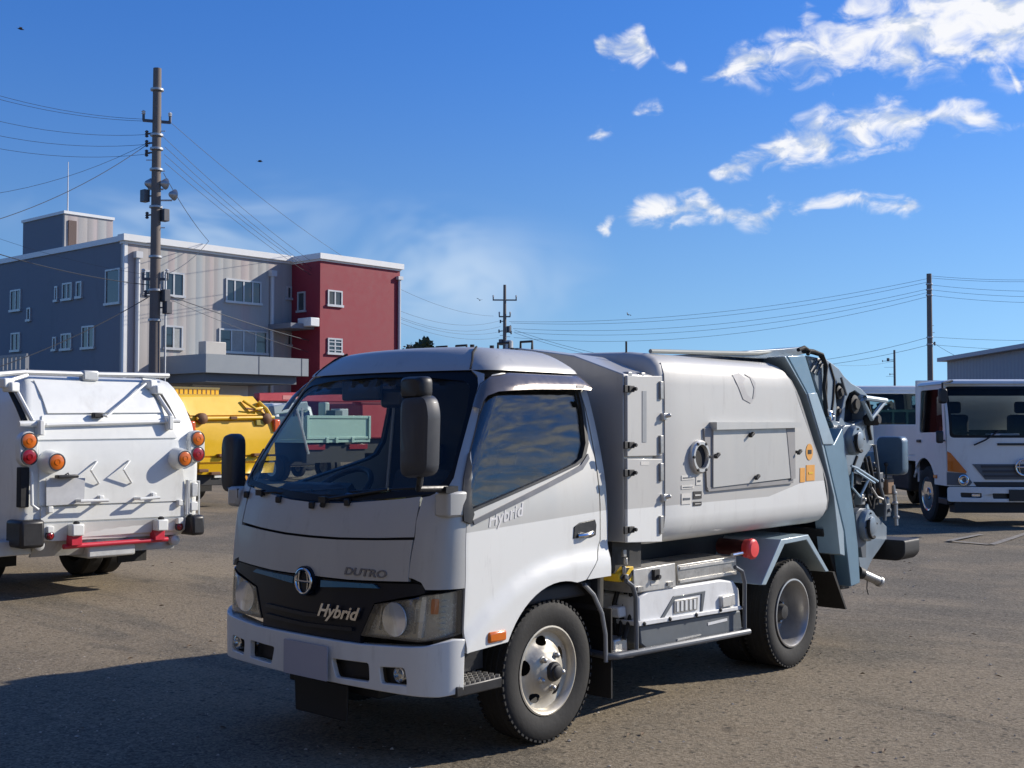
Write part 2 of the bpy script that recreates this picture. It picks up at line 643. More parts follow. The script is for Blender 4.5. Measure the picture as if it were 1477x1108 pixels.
def ground_material():
    m, t, b = base_mat('worn_asphalt')
    L = m.node_tree.links
    co = t.n('ShaderNodeTexCoord').outputs['Object']
    big = t.noise(co, .16, 5.0, .55, .6).outputs['Fac']
    mid = t.noise(co, .8, 6.0, .62, .4).outputs['Fac']
    st = t.noise(t.vm('MULTIPLY', co, (.35, 1.6, 1)), .9, 5.0, .6, .8).outputs['Fac']
    fine = t.noise(co, 42.0, 4.0, .75).outputs['Fac']
    vor = t.n('ShaderNodeTexVoronoi', {'Vector': co, 'Scale': 85.0}, feature='F1')
    c = t.mix(t.ramp(big, .44, .55), (.40, .335, .265), (.18, .165, .148))
    # sandy dust has drifted over the middle of the yard
    pd = t.vm('LENGTH', t.vm('MULTIPLY', t.vm('SUBTRACT', co, (-6.0, 1.5, 0)), (.16, .30, 0)))
    sand = t.math('MULTIPLY', t.ramp(t.math('ADD', pd, t.math('MULTIPLY_ADD', mid, 1.2, -.6)), 1.15, .55), .85)
    c = t.mix(sand, c, (.44, .355, .262))
    # wheel tracks polished darker by traffic
    tr = t.math('SINE', t.math('ADD', t.math('MULTIPLY', t.n('ShaderNodeSeparateXYZ', {0: t.vm('ADD', co, t.vm('MULTIPLY', t.noise(co, .25, 2, .5).outputs['Color'], (2.5, 2.5, 0)))}).outputs[1], 2.3), 0.4))
    c = t.mix(t.math('MULTIPLY', t.ramp(tr, .55, .98), t.math('MULTIPLY', t.ramp(mid, .3, .6), .42)), c, (.13, .112, .095))
    c = t.mix(t.math('MULTIPLY', t.ramp(mid, .42, .66), .9), c, (.39, .318, .245))
    c = t.mix(t.math('MULTIPLY', t.ramp(st, .50, .66), .75), c, (.125, .117, .108))
    vb = t.n('ShaderNodeTexVoronoi', {'Vector': co, 'Scale': 26.0}, feature='F1')
    sel = t.n('ShaderNodeSeparateColor', {0: vb.outputs['Color']})
    stone = t.mix(t.n('ShaderNodeSeparateColor', {0: vor.outputs['Color']}).outputs[0], (.05, .047, .044), (.56, .50, .43))
    c = t.mix(.42, c, stone)
    big_st = t.math('MULTIPLY', t.math('GREATER_THAN', sel.outputs[1], .60), t.ramp(vb.outputs['Distance'], .45, .30))
    c = t.mix(t.math('MULTIPLY', big_st, .75), c, t.mix(sel.outputs[0], (.05, .047, .045), (.46, .41, .35)))
    c = t.mix(t.math('MULTIPLY', t.ramp(fine, .3, .7), .6), t.mix(1.0, c, (.66, .64, .62), 'MULTIPLY'), c)
    # oil drips and dark patches
    oil = t.noise(co, 1.7, 3.0, .5).outputs['Fac']
    c = t.mix(t.math('MULTIPLY', t.ramp(oil, .66, .74), .45), c, (.05, .048, .046))
    c = t.mix(1.0, c, (.86, .84, .735), 'MULTIPLY')
    L.new(c, b.inputs['Base Color'])
    b.inputs['Roughness'].default_value = .93
    b.inputs['Specular IOR Level'].default_value = .25
    h = t.math('ADD', t.math('MULTIPLY', t.noise(co, 150.0, 3, .7).outputs['Fac'], .6), t.math('ADD', t.math('MULTIPLY', fine, .8), t.math('MULTIPLY', mid, 2.5)))
    bn = t.n('ShaderNodeBump', {'Strength': .6, 'Distance': .012, 'Height': h})
    L.new(bn.outputs[0], b.inputs['Normal'])
    return m


def build_ground():
    g = MB()
    xs = list(np.linspace(-30, 25, 56)) + []
    ys = list(np.linspace(-10, 40, 51))
    xs = [-900, -300, -120, -60] + xs + [60, 200, 700]
    ys = [-500, -150, -50] + ys + [70, 150, 400, 1000]
    random.seed(5)

    def hz(x, y):
        if abs(x) > 26 or y > 36 or y < -9:
            return 0.0
        k = .012 * math.sin(x * .9 + 1.3) * math.sin(y * .7) + .008 * math.sin(x * 2.1 + y * 1.3)
        # stays level where wheels stand
        return min(0.0, k - .012)
    vs = [(x, y, hz(x, y)) for y in ys for x in xs]
    n = len(xs)
    fs = [(j * n + i, j * n + i + 1, (j + 1) * n + i + 1, (j + 1) * n + i) for j in range(len(ys) - 1) for i in range(n - 1)]
    g.add(vs, fs)
    o = g.build('ground', ground_material(), smooth=60)
    tag(o, 'worn grey brown asphalt yard strewn with grit', kind='structure')
    # loose grit
    random.seed(11)
    st = MB()
    for i in range(1700):
        d = 3.2 + 22 * random.random() ** 1.7
        u = random.uniform(-60, PW + 60)
        v = 613 + PF * 1.608 / d
        p = on(u, v, 2, 0.0)
        if p[0] > 60 or p[1] > 60:
            continue
        s = random.choice([.005, .006, .006, .008, .009, .012]) * random.uniform(.7, 1.2)
        vs = []
        for (a, b_, c_) in ((1, 0, 0), (-1, 0, 0), (0, 1, 0), (0, -1, 0), (0, 0, 1), (0, 0, -1)):
            k = s * random.uniform(.6, 1.3)
            vs.append((p[0] + a * k, p[1] + b_ * k, hz(p[0], p[1]) + .002 + c_ * k * .6))
        st.add(vs, [(0, 2, 4), (2, 1, 4), (1, 3, 4), (3, 0, 4), (2, 0, 5), (1, 2, 5), (3, 1, 5), (0, 3, 5)])
    o = st.build('loose_grit', mat('grit', (.42, .38, .33), .9, var=.5, scale=40), smooth=0)
    tag(o, 'pale loose grit and small stones scattered over the asphalt', 'gravel', kind='stuff')
    lv = MB()
    for i in range(160):
        d = 3.6 + 14 * random.random() ** 1.4
        u = random.uniform(-40, PW + 40)
        p = on(u, 613 + PF * 1.608 / d, 2, 0.0)
        s = random.uniform(.012, .028)
        a = random.uniform(0, 6.28)
        z0 = hz(p[0], p[1]) + .006
        c, s_ = math.cos(a) * s, math.sin(a) * s
        lv.add([(p[0] - c, p[1] - s_, z0), (p[0] + s_ * .4, p[1] - c * .4, z0 + .008), (p[0] + c, p[1] + s_, z0 + .003), (p[0] - s_ * .4, p[1] + c * .4, z0 + .010)], [(0, 1, 2, 3)])
    o = lv.build('dry_leaf_litter', mat('dry_leaf', (.13, .085, .05), .8, var=.5, scale=30), smooth=0)
    tag(o, 'dry brown leaf bits and litter on the asphalt', 'litter', kind='stuff')
    # worn parking lines in front of the big white truck
    pl = MB()
    def band(a, b, w_):
        a, b = np.array(a[:2]), np.array(b[:2])
        d = (b - a) / np.linalg.norm(b - a)
        n_ = np.array([-d[1], d[0]]) * w_ / 2
        pl.add([(*(a - n_), .004), (*(b - n_), .004), (*(b + n_), .004), (*(a + n_), .004)], [(0, 1, 2, 3)])
    band(on(1368, 780, 2, 0), on(1430, 786, 2, 0), .10)
    band(on(1368, 780, 2, 0), on(1415, 771, 2, 0), .10)
    band(on(1430, 786, 2, 0), on(1476, 771, 2, 0), .10)
    band(on(1476, 771, 2, 0), on(1520, 757, 2, 0), .10)
    m, t, b = base_mat('worn_line_paint')
    co = t.n('ShaderNodeTexCoord').outputs['Object']
    c = t.mix(t.ramp(t.noise(co, 9, 6, .7).outputs['Fac'], .38, .6), (.16, .145, .125), (.27, .25, .22))
    m.node_tree.links.new(c, b.inputs['Base Color'])
    b.inputs['Roughness'].default_value = .9
    o = pl.build('parking_line', m, smooth=0)
    tag(o, 'faded pale parking lines painted on the asphalt', kind='structure')


build_ground()

# ------------------------------------------------------------------ the building with the red wing
BX, BY = -38.0, 20.55
M_ALU = mat('window_aluminium', (.48, .49, .50), .4, .3)
M_PANE = mat('far_window_pane', (.035, .045, .05), .05, 0, var=.3, scale=.8, spec=.9)
M_CURT = mat('curtain', (.33, .34, .33), .9, var=.25, scale=2.5)
M_TRIM = mat('parapet_trim', (.72, .73, .72), .5)
M_PIPE = mat('rain_pipe', (.55, .56, .57), .5)


def facade_grey():
    m, t, b = base_mat('pastel_panel_siding')
    L = m.node_tree.links
    co = t.n('ShaderNodeTexCoord').outputs['Object']
    st = t.vm('MULTIPLY', co, (0, 1, .03))
    a = t.noise(st, .9, 2, .5).outputs['Fac']
    b2 = t.noise(t.vm('ADD', st, (3, 7, 1)), 1.6, 2, .5).outputs['Fac']
    c = t.mix(t.ramp(a, .4, .6), (.37, .345, .33), (.35, .36, .355))
    c = t.mix(t.ramp(b2, .55, .66), c, (.40, .345, .335))
    c = t.mix(t.ramp(b2, .42, .34), c, (.335, .365, .375))
    yy = t.n('ShaderNodeSeparateXYZ', {0: co}).outputs[1]
    rib = t.math('ABSOLUTE', t.math('SINE', t.math('MULTIPLY', yy, 3.14159 / .45)))
    c = t.mix(t.ramp(rib, .0, .10, .18, 0), c, (.24, .24, .24))
    run = t.noise(t.vm('MULTIPLY', co, (1, 1, .08)), 2.6, 5, .65).outputs['Fac']
    c = t.mix(t.math('MULTIPLY', t.ramp(run, .5, .75), .35), c, (.20, .19, .185))
    L.new(c, b.inputs['Base Color'])
    b.inputs['Roughness'].default_value = .6
    bn = t.n('ShaderNodeBump', {'Strength': .5, 'Distance': .02, 'Height': rib})
    L.new(bn.outputs[0], b.inputs['Normal'])
    return m


M_SLATE = mat('slate_blue_render', (.15, .168, .205), .7, var=.10, scale=.5, dirt=.35, dirtcol=(.10, .11, .135))
M_RED = mat('crimson_render', (.24, .018, .034), .65, var=.10, scale=.5, dirt=.3, dirtcol=(.19, .016, .03))
M_GREYW = facade_grey()


def window(parent, axis, plane, px, cols=2, sign=1, curtain=False, bars=0):
    """px = (u0, v0, u1, v1): frame with panes and mullions on a wall plane"""
    u0, v0, u1, v1 = px
    f = sx if axis == 'x' else sy
    ps = [f(u, v, plane) for (u, v) in ((u0, v0), (u1, v0), (u1, v1), (u0, v1))]
    a0, a1 = min((ps[0][0] + ps[3][0]) / 2, (ps[1][0] + ps[2][0]) / 2), max((ps[0][0] + ps[3][0]) / 2, (ps[1][0] + ps[2][0]) / 2)
    b0, b1 = (ps[2][1] + ps[3][1]) / 2, (ps[0][1] + ps[1][1]) / 2
    fr = MB()
    w_ = .07

    def bar(a_0, a_1, b_0, b_1, d0, d1, mb):
        if axis == 'x':
            mb.bx(plane + sign * d0, plane + sign * d1, a_0, a_1, b_0, b_1)
        else:
            mb.bx(a_0, a_1, plane + sign * d0, plane + sign * d1, b_0, b_1)
    bar(a0, a1, b1 - w_, b1, -.05, .06, fr)
    bar(a0 - .05, a1 + .05, b0 - .03, b0 + w_, -.05, .10, fr)
    bar(a0, a0 + w_, b0 + w_, b1 - w_, -.05, .06, fr)
    bar(a1 - w_, a1, b0 + w_, b1 - w_, -.05, .06, fr)
    for k in range(1, cols):
        a = a0 + (a1 - a0) * k / cols
        bar(a - .035, a + .035, b0 + w_, b1 - w_, -.05, .05, fr)
    for k in range(bars):
        z = b0 + (b1 - b0) * (k + 1) / (bars + 1)
        bar(a0, a1, z - .02, z + .02, .03, .062, fr)
    wo = fr.build('window', M_ALU, parent, smooth=0)
    for k in range(cols):
        c0, c1 = a0 + (a1 - a0) * k / cols + .04, a0 + (a1 - a0) * (k + 1) / cols - .04
        p = MB()
        bar(c0, c1, b0 + w_ * .8, b1 - w_ * .8, .003, .02, p)
        p.build('pane', M_CURT if (curtain and k in (1, 2)) else M_PANE, wo, smooth=0)
    return wo


def build_building():
    r = empty('office_building', (BX, BY, 0))
    tag(r, 'three storey grey office block with slate side wall and crimson wing', 'building')
    loc = np.array([BX, BY, 0])
    H_ = on(180, 340, 0, BX)[2]
    yJ = on(421, 375, 0, BX)[1]
    xR = on(462, 367, 1, yJ)[0]
    yR = on(577, 380, 0, xR)[1]
    # everything below is made in world coordinates and moved under the root afterwards
    parts = []
    w1 = MB().bx(BX - .3, BX, BY + .004, yJ, 0, H_ - .2).build('front_wall', M_GREYW, None, smooth=0)
    w2 = MB().bx(-66, BX - .302, BY, yJ + 6, 0, H_ - .2).build('side_wall', M_SLATE, None, smooth=0)
    cor = MB().bx(BX - .12, BX + .02, BY - .02, BY + .12, 0, H_ - .2).build('corner_trim', M_TRIM, None, smooth=0)
    tr = MB()
    tr.bx(BX - .3, BX + .18, BY - .15, yJ - .05, H_ - .2, H_ + .06)
    tr.bx(BX - .3, BX + .06, BY - .05, yJ - .05, H_ - .30, H_ - .2)
    trim = tr.build('parapet', M_TRIM, None, smooth=0)
    tr2 = MB().bx(-66, BX - .302, BY - .08, BY + .3, H_ - .2, H_ + .02).build('parapet', M_TRIM, None, smooth=0)
    # penthouse
    xc = on(93, 308, 1, BY)[0]
    xl = on(33, 322, 1, BY)[0]
    zt = on(93, 308, 1, BY)[2]
    yp = on(163, 317, 0, xc)[1]
    ph = MB().bx(xl, xc - .15, BY + .01, yp, H_ - .3, zt).build('penthouse', M_SLATE, None, smooth=0)
    ph2 = MB().bx(xc - .148, xc, BY + .012, yp + .002, H_ - .25, zt - .002).build('penthouse_front', M_GREYW, None, smooth=0)
    tr3 = MB()
    tr3.bx(xl - .05, xc + .06, BY - .05, yp + .05, zt, zt + .12)
    trim3 = tr3.build('parapet', M_TRIM, None, smooth=0)
    pd = on(104, 330, 0, xc)
    door = MB().bx(xc, xc + .05, pd[1] - .18, pd[1] + .18, H_ - .2, on(100, 318, 0, xc)[2]).build('rain_pipe', mat('dark_door', (.10, .06, .05), .6), None, smooth=0)
    an = MB().cyl((xc - .3, BY + .3, zt), (xc - .3, BY + .3, zt + 2.3), .035, 6, r2=.015).build('lightning_rod', M_PIPE, None)
    # red wing
    Hr = on(462, 367, 0, xR)[2]
    red = MB().bx(BX - 12, xR, yJ + .003, yR, 0, Hr - .2).build('red_wing', M_RED, None, smooth=0)
    rt = MB()
    rt.bx(BX - 12, xR + .16, yJ - .12, yR + .12, Hr - .2, Hr + .05)
    rt.bx(BX - 12, xR + .05, yJ - .04, yR + .04, Hr - .28, Hr - .2)
    rtrim = rt.build('parapet', M_TRIM, None, smooth=0)
    rp = MB()
    rp.cyl((xR + .07, yR - .1, 0), (xR + .07, yR - .1, Hr - .6), .07, 8)
    rp.box((xR + .07, yR - .1, Hr - .62), (.22, .3, .16))
    rpipe = rp.build('rain_pipe', M_PIPE, None)
    ps = []
    for (u, vt) in ((197, 368), (391, 395)):
        q = on(u, vt, 0, BX)
        ps.append(MB().cyl((BX + .1, q[1], 0), (BX + .1, q[1], q[2]), .09, 8).box((BX + .1, q[1], q[2]), (.28, .3, .26)).build('rain_pipe', M_PIPE, None))
    # canopy over the entrance
    c0, c1 = on(297, 530, 0, BX + 3.2), on(445, 530, 0, BX + 3.2)
    zc1, zc0 = on(370, 514, 0, BX + 3.2)[2], on(370, 540, 0, BX + 3.2)[2]
    cn = MB().bx(BX, BX + 3.2, c0[1], c1[1], zc0, zc1)
    canopy = cn.build('canopy', mat('canopy_panel', (.26, .29, .31), .5), None, smooth=0)
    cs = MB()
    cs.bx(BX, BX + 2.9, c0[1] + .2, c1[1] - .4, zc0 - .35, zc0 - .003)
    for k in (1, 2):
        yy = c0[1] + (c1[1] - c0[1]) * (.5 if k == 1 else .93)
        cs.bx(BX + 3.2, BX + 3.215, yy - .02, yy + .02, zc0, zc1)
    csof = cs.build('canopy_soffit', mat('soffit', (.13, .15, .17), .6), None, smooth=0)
    en = MB().bx(BX + .002, BX + .1, c0[1] + 1.5, c1[1] - .8, 0, zc0 - .36).build('entrance_wall', mat('entrance_panel', (.62, .63, .63), .5), None, smooth=0)
    # balcony slab beside the red wing and its white box
    b0 = on(411, 470, 0, BX + 1.2)
    bs = MB().bx(BX + .01, BX + 1.6, b0[1], yJ - .01, b0[2] - .1, b0[2] + .12).build('balcony_slab', mat('slab', (.19, .20, .23), .7), None, smooth=0)
    q = on(454, 466, 1, yJ)
    wb = MB().box((q[0], yJ - .35, q[2]), (.9, .5, .38)).build('air_conditioner', M_TRIM, None, bevel=.03)
    q = on(294, 512, 0, BX + 1.5)
    ac = MB().box((BX + 1.5, q[1] + .4, zc1 + .3), (.5, 1.0, .62)).build('air_conditioner', mat('ac_beige', (.5, .47, .42), .5), None, bevel=.03)
    # everything so far is a part of the building
    for o in (w1, w2, cor, trim, tr2, ph, ph2, trim3, door, an, red, rtrim, rpipe, *ps, canopy, csof, en, bs, wb, ac):
        parts.append(o)
    lit = [((235, 393, 265, 428), 2, 0), ((325, 404, 376, 438), 4, 0), ((236, 470, 263, 504), 2, 1), ((315, 476, 385, 510), 4, 1), ((207, 390, 217, 425), 1, 0)]
    for px, n, cu in lit:
        parts.append(window(None, 'x', BX, px, n, 1, bool(cu)))
    for px in ((413, 413, 420, 432), (413, 480, 420, 499)):
        parts.append(window(None, 'x', BX, px, 1, 1))
    for px, ba in (((472, 419, 493, 442), 0), ((472, 488, 493, 511), 3)):
        parts.append(window(None, 'x', xR, px, 2, 1, False, ba))
    parts.append(window(None, 'y', yJ, (430, 421, 441, 450), 1, -1))
    for px, n in (((16, 418, 31, 449), 2), ((91, 408, 105, 433), 2), ((80, 413, 84, 435), 1), ((111, 406, 119, 430), 1), ((153, 388, 174, 439), 1),
                  ((119, 470, 137, 503), 2), ((89, 481, 104, 505), 2), ((77, 486, 82, 506), 1), ((40, 444, 45, 463), 1), ((17, 480, 30, 507), 2)):
        parts.append(window(None, 'y', BY, px, n, -1))
    for o in parts:
        o.parent = r
        o.matrix_parent_inverse = Matrix.Translation((-BX, -BY, 0))
    return r


build_building()

# ------------------------------------------------------------------ far warehouse, low roofs, fence
def build_warehouse():
    x0 = dep(1366, 519, 62)
    x1 = dep(1366, 519, 62) + (dep(1480, 500, 55) - dep(1366, 519, 62)) * 3.0
    p = np.array([x0[0], x0[1]])
    q = np.array([x1[0], x1[1]])
    d = (q - p) / np.linalg.norm(q - p)
    L = float(np.linalg.norm(q - p))
    rz = math.atan2(d[1], d[0])
    r = empty('warehouse', (p[0], p[1], 0), rz)
    z0 = x0[2]
    z1 = z0 + (dep(1480, 500, 55)[2] - z0) * 1.5
    m, t, b = base_mat('corrugated_grey_steel')
    co = t.n('ShaderNodeTexCoord').outputs['Object']
    xx = t.n('ShaderNodeSeparateXYZ', {0: co}).outputs[0]
    rib = t.math('SINE', t.math('MULTIPLY', xx, 6.28 / .3))
    c = t.mix(t.noise(co, .5, 4, .6).outputs['Fac'], (.26, .275, .31), (.30, .31, .34))
    m.node_tree.links.new(c, b.inputs['Base Color'])
    b.inputs['Roughness'].default_value = .5
    bn = t.n('ShaderNodeBump', {'Strength': .4, 'Distance': .02, 'Height': rib})
    m.node_tree.links.new(bn.outputs[0], b.inputs['Normal'])
    MB().prism([(0, 0), (L, 0), (L, z0 - .1), (L * .5, z1 - .1), (0, z0 - .1)], 'y', 0, 25).build('wall', m, r, smooth=0)
    rf = MB()
    rf.prism([(-.3, z0 - .1), (L * .5, z1 - .098), (L * .5, z1 + .1), (-.3, z0 + .1)], 'y', -.4, 25.3)
    rf.prism([(L * .5 + .002, z1 - .098), (L + .3, z0 - .1), (L + .3, z0 + .1), (L * .5 + .002, z1 + .1)], 'y', -.4, 25.3)
    rf.build('roof', mat('pale_roof_edge', (.42, .44, .47), .5), r, smooth=0)
    tag(r, 'low grey corrugated warehouse behind the white truck with amber lights', 'warehouse')


build_warehouse()


def build_low_building():
    # long low grey building far behind the mint and yellow trucks
    x0, y0 = -47.0, 36.0
    r = empty('low_building', (x0, y0, 0))
    MB().bx(-10, 0, 0, 22, 0, 3.6).build('wall', mat('far_low_wall', (.30, .30, .31), .7, var=.1, scale=.5), r, smooth=0)
    MB().bx(-10.3, .3, -.3, 22.3, 3.602, 3.85).build('roof', mat('far_low_roof', (.16, .17, .19), .6), r, smooth=0)
    tag(r, 'long low grey building with dark flat roof beyond the crimson wing', 'building')


build_low_building()


def build_fence():
    y0 = 15.5
    a, b = on(-60, 512, 1, y0), on(35, 512, 1, y0)
    zt, zb = on(20, 511, 1, y0)[2], on(20, 536, 1, y0)[2]
    r = empty('slat_fence', (b[0], y0, 0))
    Lx = b[0] - a[0]
    base = MB().bx(-Lx, 0, 0, .3, 0, zb)
    base.build('plinth', mat('fence_plinth', (.2, .21, .23), .8), r, smooth=0)
    fm = mat('fence_grey_slat', (.23, .24, .26), .5)
    fr = MB()
    fr.bx(-Lx, 0, .08, .14, zt - .09, zt)
    fr.bx(-Lx, 0, .08, .14, zb + .002, zb + .08)
    fr.bx(-.1, 0, .04, .18, zb + .002, zt - .09)
    fr.build('frame', fm, r, smooth=0)
    n = int(Lx / .32)
    me = None
    for k in range(n):
        x = -.3 - k * .32
        if me is None:
            o = MB().bx(-.11, .11, .09, .13, zb + .08, zt - .09).build('slat', fm, r, smooth=0)
            me = o.data
        else:
            o = bpy.data.objects.new('slat', me)
            C.objects.link(o)
            o.parent = r
        o.location.x = x
    tag(r, 'grey vertical slat screen fence before the slate side wall', 'fence')


build_fence()

# ------------------------------------------------------------------ trees
def build_tree(name, u, v, d, hgt, rad, label, seed, nleaf=900, col=(.035, .05, .02)):
    p = dep(u, v, d)
    r = empty(name, (p[0], p[1], 0))
    random.seed(seed)
    top = p[2]
    tr = MB()
    tr.tube([(0, 0, 0), (.05, 0, top * .4), (-.05, .05, top * .75), (0, 0, top * .95)], .22, 7, r2=.05)
    for k in range(9):
        a = k * 2.4
        z = top * (.45 + .05 * k)
        tr.tube([(0, 0, z), (math.cos(a) * rad * .4, math.sin(a) * rad * .4, z + rad * .2), (math.cos(a) * rad * .8, math.sin(a) * rad * .8, z + rad * .5)], .06, 5, r2=.02)
    tr.build('trunk', mat('bark', (.07, .055, .045), .9, var=.3, scale=6), r)
    lf = MB()
    cl = [(random.gauss(0, rad * .35), random.gauss(0, rad * .35), random.uniform(top - hgt, top - rad * .25), random.uniform(.25, .5) * rad) for _ in range(22)]
    cl.append((0, 0, top - rad * .25, rad * .3))
    for i in range(nleaf):
        c = random.choice(cl)
        q = Vector((random.gauss(0, 1), random.gauss(0, 1), random.gauss(0, 1))).normalized() * c[3] * random.uniform(.5, 1.05)
        q += Vector(c[:3])
        s = random.uniform(.08, .16)
        a = Vector((random.gauss(0, 1), random.gauss(0, 1), random.gauss(0, 1))).normalized()
        b_ = a.orthogonal().normalized() * s
        a = a * s * 1.6
        lf.add([q - a, q + b_, q + a, q - b_], [(0, 1, 2, 3)])
    lf.build('crown', mat('foliage_' + name, col, .7, var=.5, scale=5), r, smooth=0)
    tag(r, label, 'tree')


build_tree('evergreen_tree', 612, 489, 95, 3.4, 1.3, 'dark evergreen treetop beside the crimson wing, far off', 3, 1500)
build_tree('bare_tree', 592, 497, 110, 1.6, 1.5, 'thin brownish treetop against the crimson wing drainpipe', 4, 260, (.10, .085, .06))



def build_wood():
    # far belt of trees that closes the yard's horizon
    random.seed(21)
    lf = MB()
    for i in range(420):
        a = random.uniform(-.95, .55)
        d = random.uniform(150, 185)
        c0 = CAM + (FWD * math.cos(a) + RGT * math.sin(a)) * d
        h = random.uniform(2.2, 4.6)
        rad = random.uniform(1.5, 3.2)
        for k in range(26):
            q = Vector((c0[0], c0[1], h * .5)) + Vector((random.gauss(0, rad * .6), random.gauss(0, rad * .6), random.uniform(-.5, .5) * h))
            s = random.uniform(.35, .8)
            n1_ = Vector((random.gauss(0, 1), random.gauss(0, 1), random.gauss(0, 1))).normalized()
            b_ = n1_.orthogonal().normalized() * s
            lf.add([q - n1_ * s, q + b_, q + n1_ * s, q - b_], [(0, 1, 2, 3)])
    o = lf.build('distant_wood', mat('far_foliage', (.06, .07, .04), .8, var=.4, scale=.3), smooth=0)
    tag(o, 'low far off belt of dull green trees along the horizon', 'wood', kind='stuff')


build_wood()

# ------------------------------------------------------------------ utility poles and wires
M_CONC = mat('pole_concrete', (.16, .135, .12), .8, var=.2, scale=1.2, dirt=.35, dirtcol=(.07, .06, .055))
M_DARKM = mat('dark_galvanised', (.10, .10, .11), .5, .5)
M_WIRE = mat('wire_black', (.06, .065, .075), .5)
M_GALV = mat('galvanised', (.42, .43, .44), .45, .6)
M_PORC = mat('porcelain', (.6, .6, .58), .3)


def pole(u, vt, d, r0, r1, label, arms=(), fittings=(), loc=None):
    p = dep(u, vt, d)
    r = empty('utility_pole', (p[0], p[1], 0))
    H_ = p[2]
    MB().tube([(0, 0, 0), (0, 0, H_ * .5), (0, 0, H_)], r0, 14, r2=r1).build('shaft', M_CONC, r)
    ax = np.array([RGT[0], RGT[1], 0])
    for (v, half, tilt) in arms:
        z = dep(u, v, d)[2]
        a = MB()
        th = math.atan2(ax[1], ax[0]) + tilt
        a.box((0, 0, z), (2 * half, .09, .09), rz=th)
        dx, dy = math.cos(th), math.sin(th)
        for s in (-1, 1):
            a.cyl((dx * half * .95 * s, dy * half * .95 * s, z), (dx * half * .95 * s, dy * half * .95 * s, z + .22), .045, 8)
        a.build('crossarm', M_DARKM, r, smooth=40)
        for s in (-1, 1):
            MB().lathe([(.03, 0), (.075, .03), (.04, .06), (.075, .1), (.03, .15)], 'z', (dx * half * .95 * s, dy * half * .95 * s, z + .2), 10).build('insulator', M_PORC, r)
    for (v, off, kind) in fittings:
        z = dep(u, v, d)[2]
        a = MB()
        ox, oy = ax[0] * off, ax[1] * off
        if kind == 'band':
            a.lathe([(r0 * 1.03, -.04), (r0 * 1.07, -.03), (r0 * 1.07, .03), (r0 * 1.03, .04)], 'z', (0, 0, z), 14)
            a.build('pole_band', M_GALV, r)
        elif kind == 'rung':
            a.cyl((0, 0, z), (ox, oy, z), .016, 6)
            a.build('climbing_rung', M_GALV, r)
        elif kind == 'dead':
            a.tube([(0, 0, z), (ox * .5, oy * .5, z + .02), (ox, oy, z)], .03, 6)
            a.lathe([(.03, -.12), (.07, -.08), (.04, -.04), (.07, 0), (.04, .04), (.07, .08), (.03, .12)], 'z', (ox, oy, z), 8)
            a.build('strain_insulator', M_DARKM, r)
        elif kind == 'lamp':
            a.cyl((0, 0, z - .2), (ox, oy, z - .2), .03, 6)
            a.lathe([(.04, -.02), (.09, .02), (.19, .18), (.20, .2), (.17, .19), (.05, .05)], 'y', (ox, oy - .1, z), 16)
            a.build('floodlight', M_GALV, r)
        elif kind == 'box':
            a.box((ox, oy, z), (.28, .22, .42))
            a.cyl((0, 0, z), (ox, oy, z), .03, 6)
            a.build('junction_box', M_DARKM, r, bevel=.02)
        elif kind == 'conduit':
            z2 = z
            a.cyl((ax[0] * off, ax[1] * off, 0), (ax[0] * off, ax[1] * off, z2), .035, 6)
            a.build('conduit', M_GALV, r)
        elif kind == 'tr':
            a.lathe([(.2, 0), (.3, .03), (.3, .75), (.26, .8), (.1, .84)], 'z', (ox, oy, z - .4), 14)
            a.box((ox * .6, oy * .6, z), (.25, .2, .1))
            a.build('transformer', M_GALV, r)
    tag(r, label, 'utility pole')
    return r


pole(227, 99, 41, .21, .14, 'tall brown concrete utility pole with floodlights before the grey office block',
     arms=((176, .46, .35), (404, .42, .1)),
     fittings=[(130, 0, 'band'), (196, 0, 'band'), (216, 0, 'band'), (246, 0, 'band'), (300, 0, 'band'), (372, 0, 'band'), (420, 0, 'band'), (463, 0, 'band'),
               (194, -.34, 'dead'), (208, -.34, 'dead'), (222, -.34, 'dead'), (190, .3, 'rung'), (232, -.35, 'rung'), (248, .3, 'rung'), (330, .32, 'rung'), (352, -.3, 'rung'),
               (266, -.28, 'lamp'), (266, .25, 'lamp'), (282, .55, 'lamp'), (284, -.38, 'box'), (312, .3, 'box'), (312, -.3, 'dead'), (425, -.32, 'dead'), (428, .35, 'box'), (445, .42, 'box'), (395, .36, 'conduit')])
pole(728, 411, 84, .19, .10, 'distant utility pole with a wide crossarm seen above the cab roof',
     arms=((433, .85, .05), (457, .4, .0)),
     fittings=[(464, -.3, 'dead'), (472, .4, 'dead'), (478, -.4, 'dead'), (480, .45, 'dead'), (486, .4, 'rung'), (484, -.35, 'rung'), (475, .3, 'box'), (494, -.25, 'box'), (500, .3, 'tr')])
pole(1340, 395, 74, .19, .15, 'dark bare utility pole behind the white truck with amber lights',
     fittings=[(410, 0, 'band'), (418, 0, 'band'), (426, 0, 'band'), (470, .25, 'rung'), (480, .3, 'rung'), (487, 0, 'band'), (497, 0, 'band'), (496, .3, 'dead')])
pole(1290, 505, 150, .16, .13, 'thin far off utility pole with switch gear, beyond the blue hopper',
     fittings=[(519, -.8, 'box'), (521, -1.5, 'dead'), (540, -.6, 'dead'), (543, -1.1, 'rung'), (530, -1.3, 'rung')])


def wire(a, b, sag, label, r=.013, n=18, group=None):
    """a, b: world points"""
    a, b = np.array(a, float), np.array(b, float)
    pts = []
    for i in range(n + 1):
        t = i / n
        p = a + (b - a) * t
        p[2] -= sag * 4 * t * (1 - t)
        pts.append(p)
    o0 = pts[0].copy()
    o = MB().tube([p - o0 for p in pts], r * .52, 5).build('overhead_wire', M_WIRE, None)
    o.location = o0
    return tag(o, label, 'wire', group)


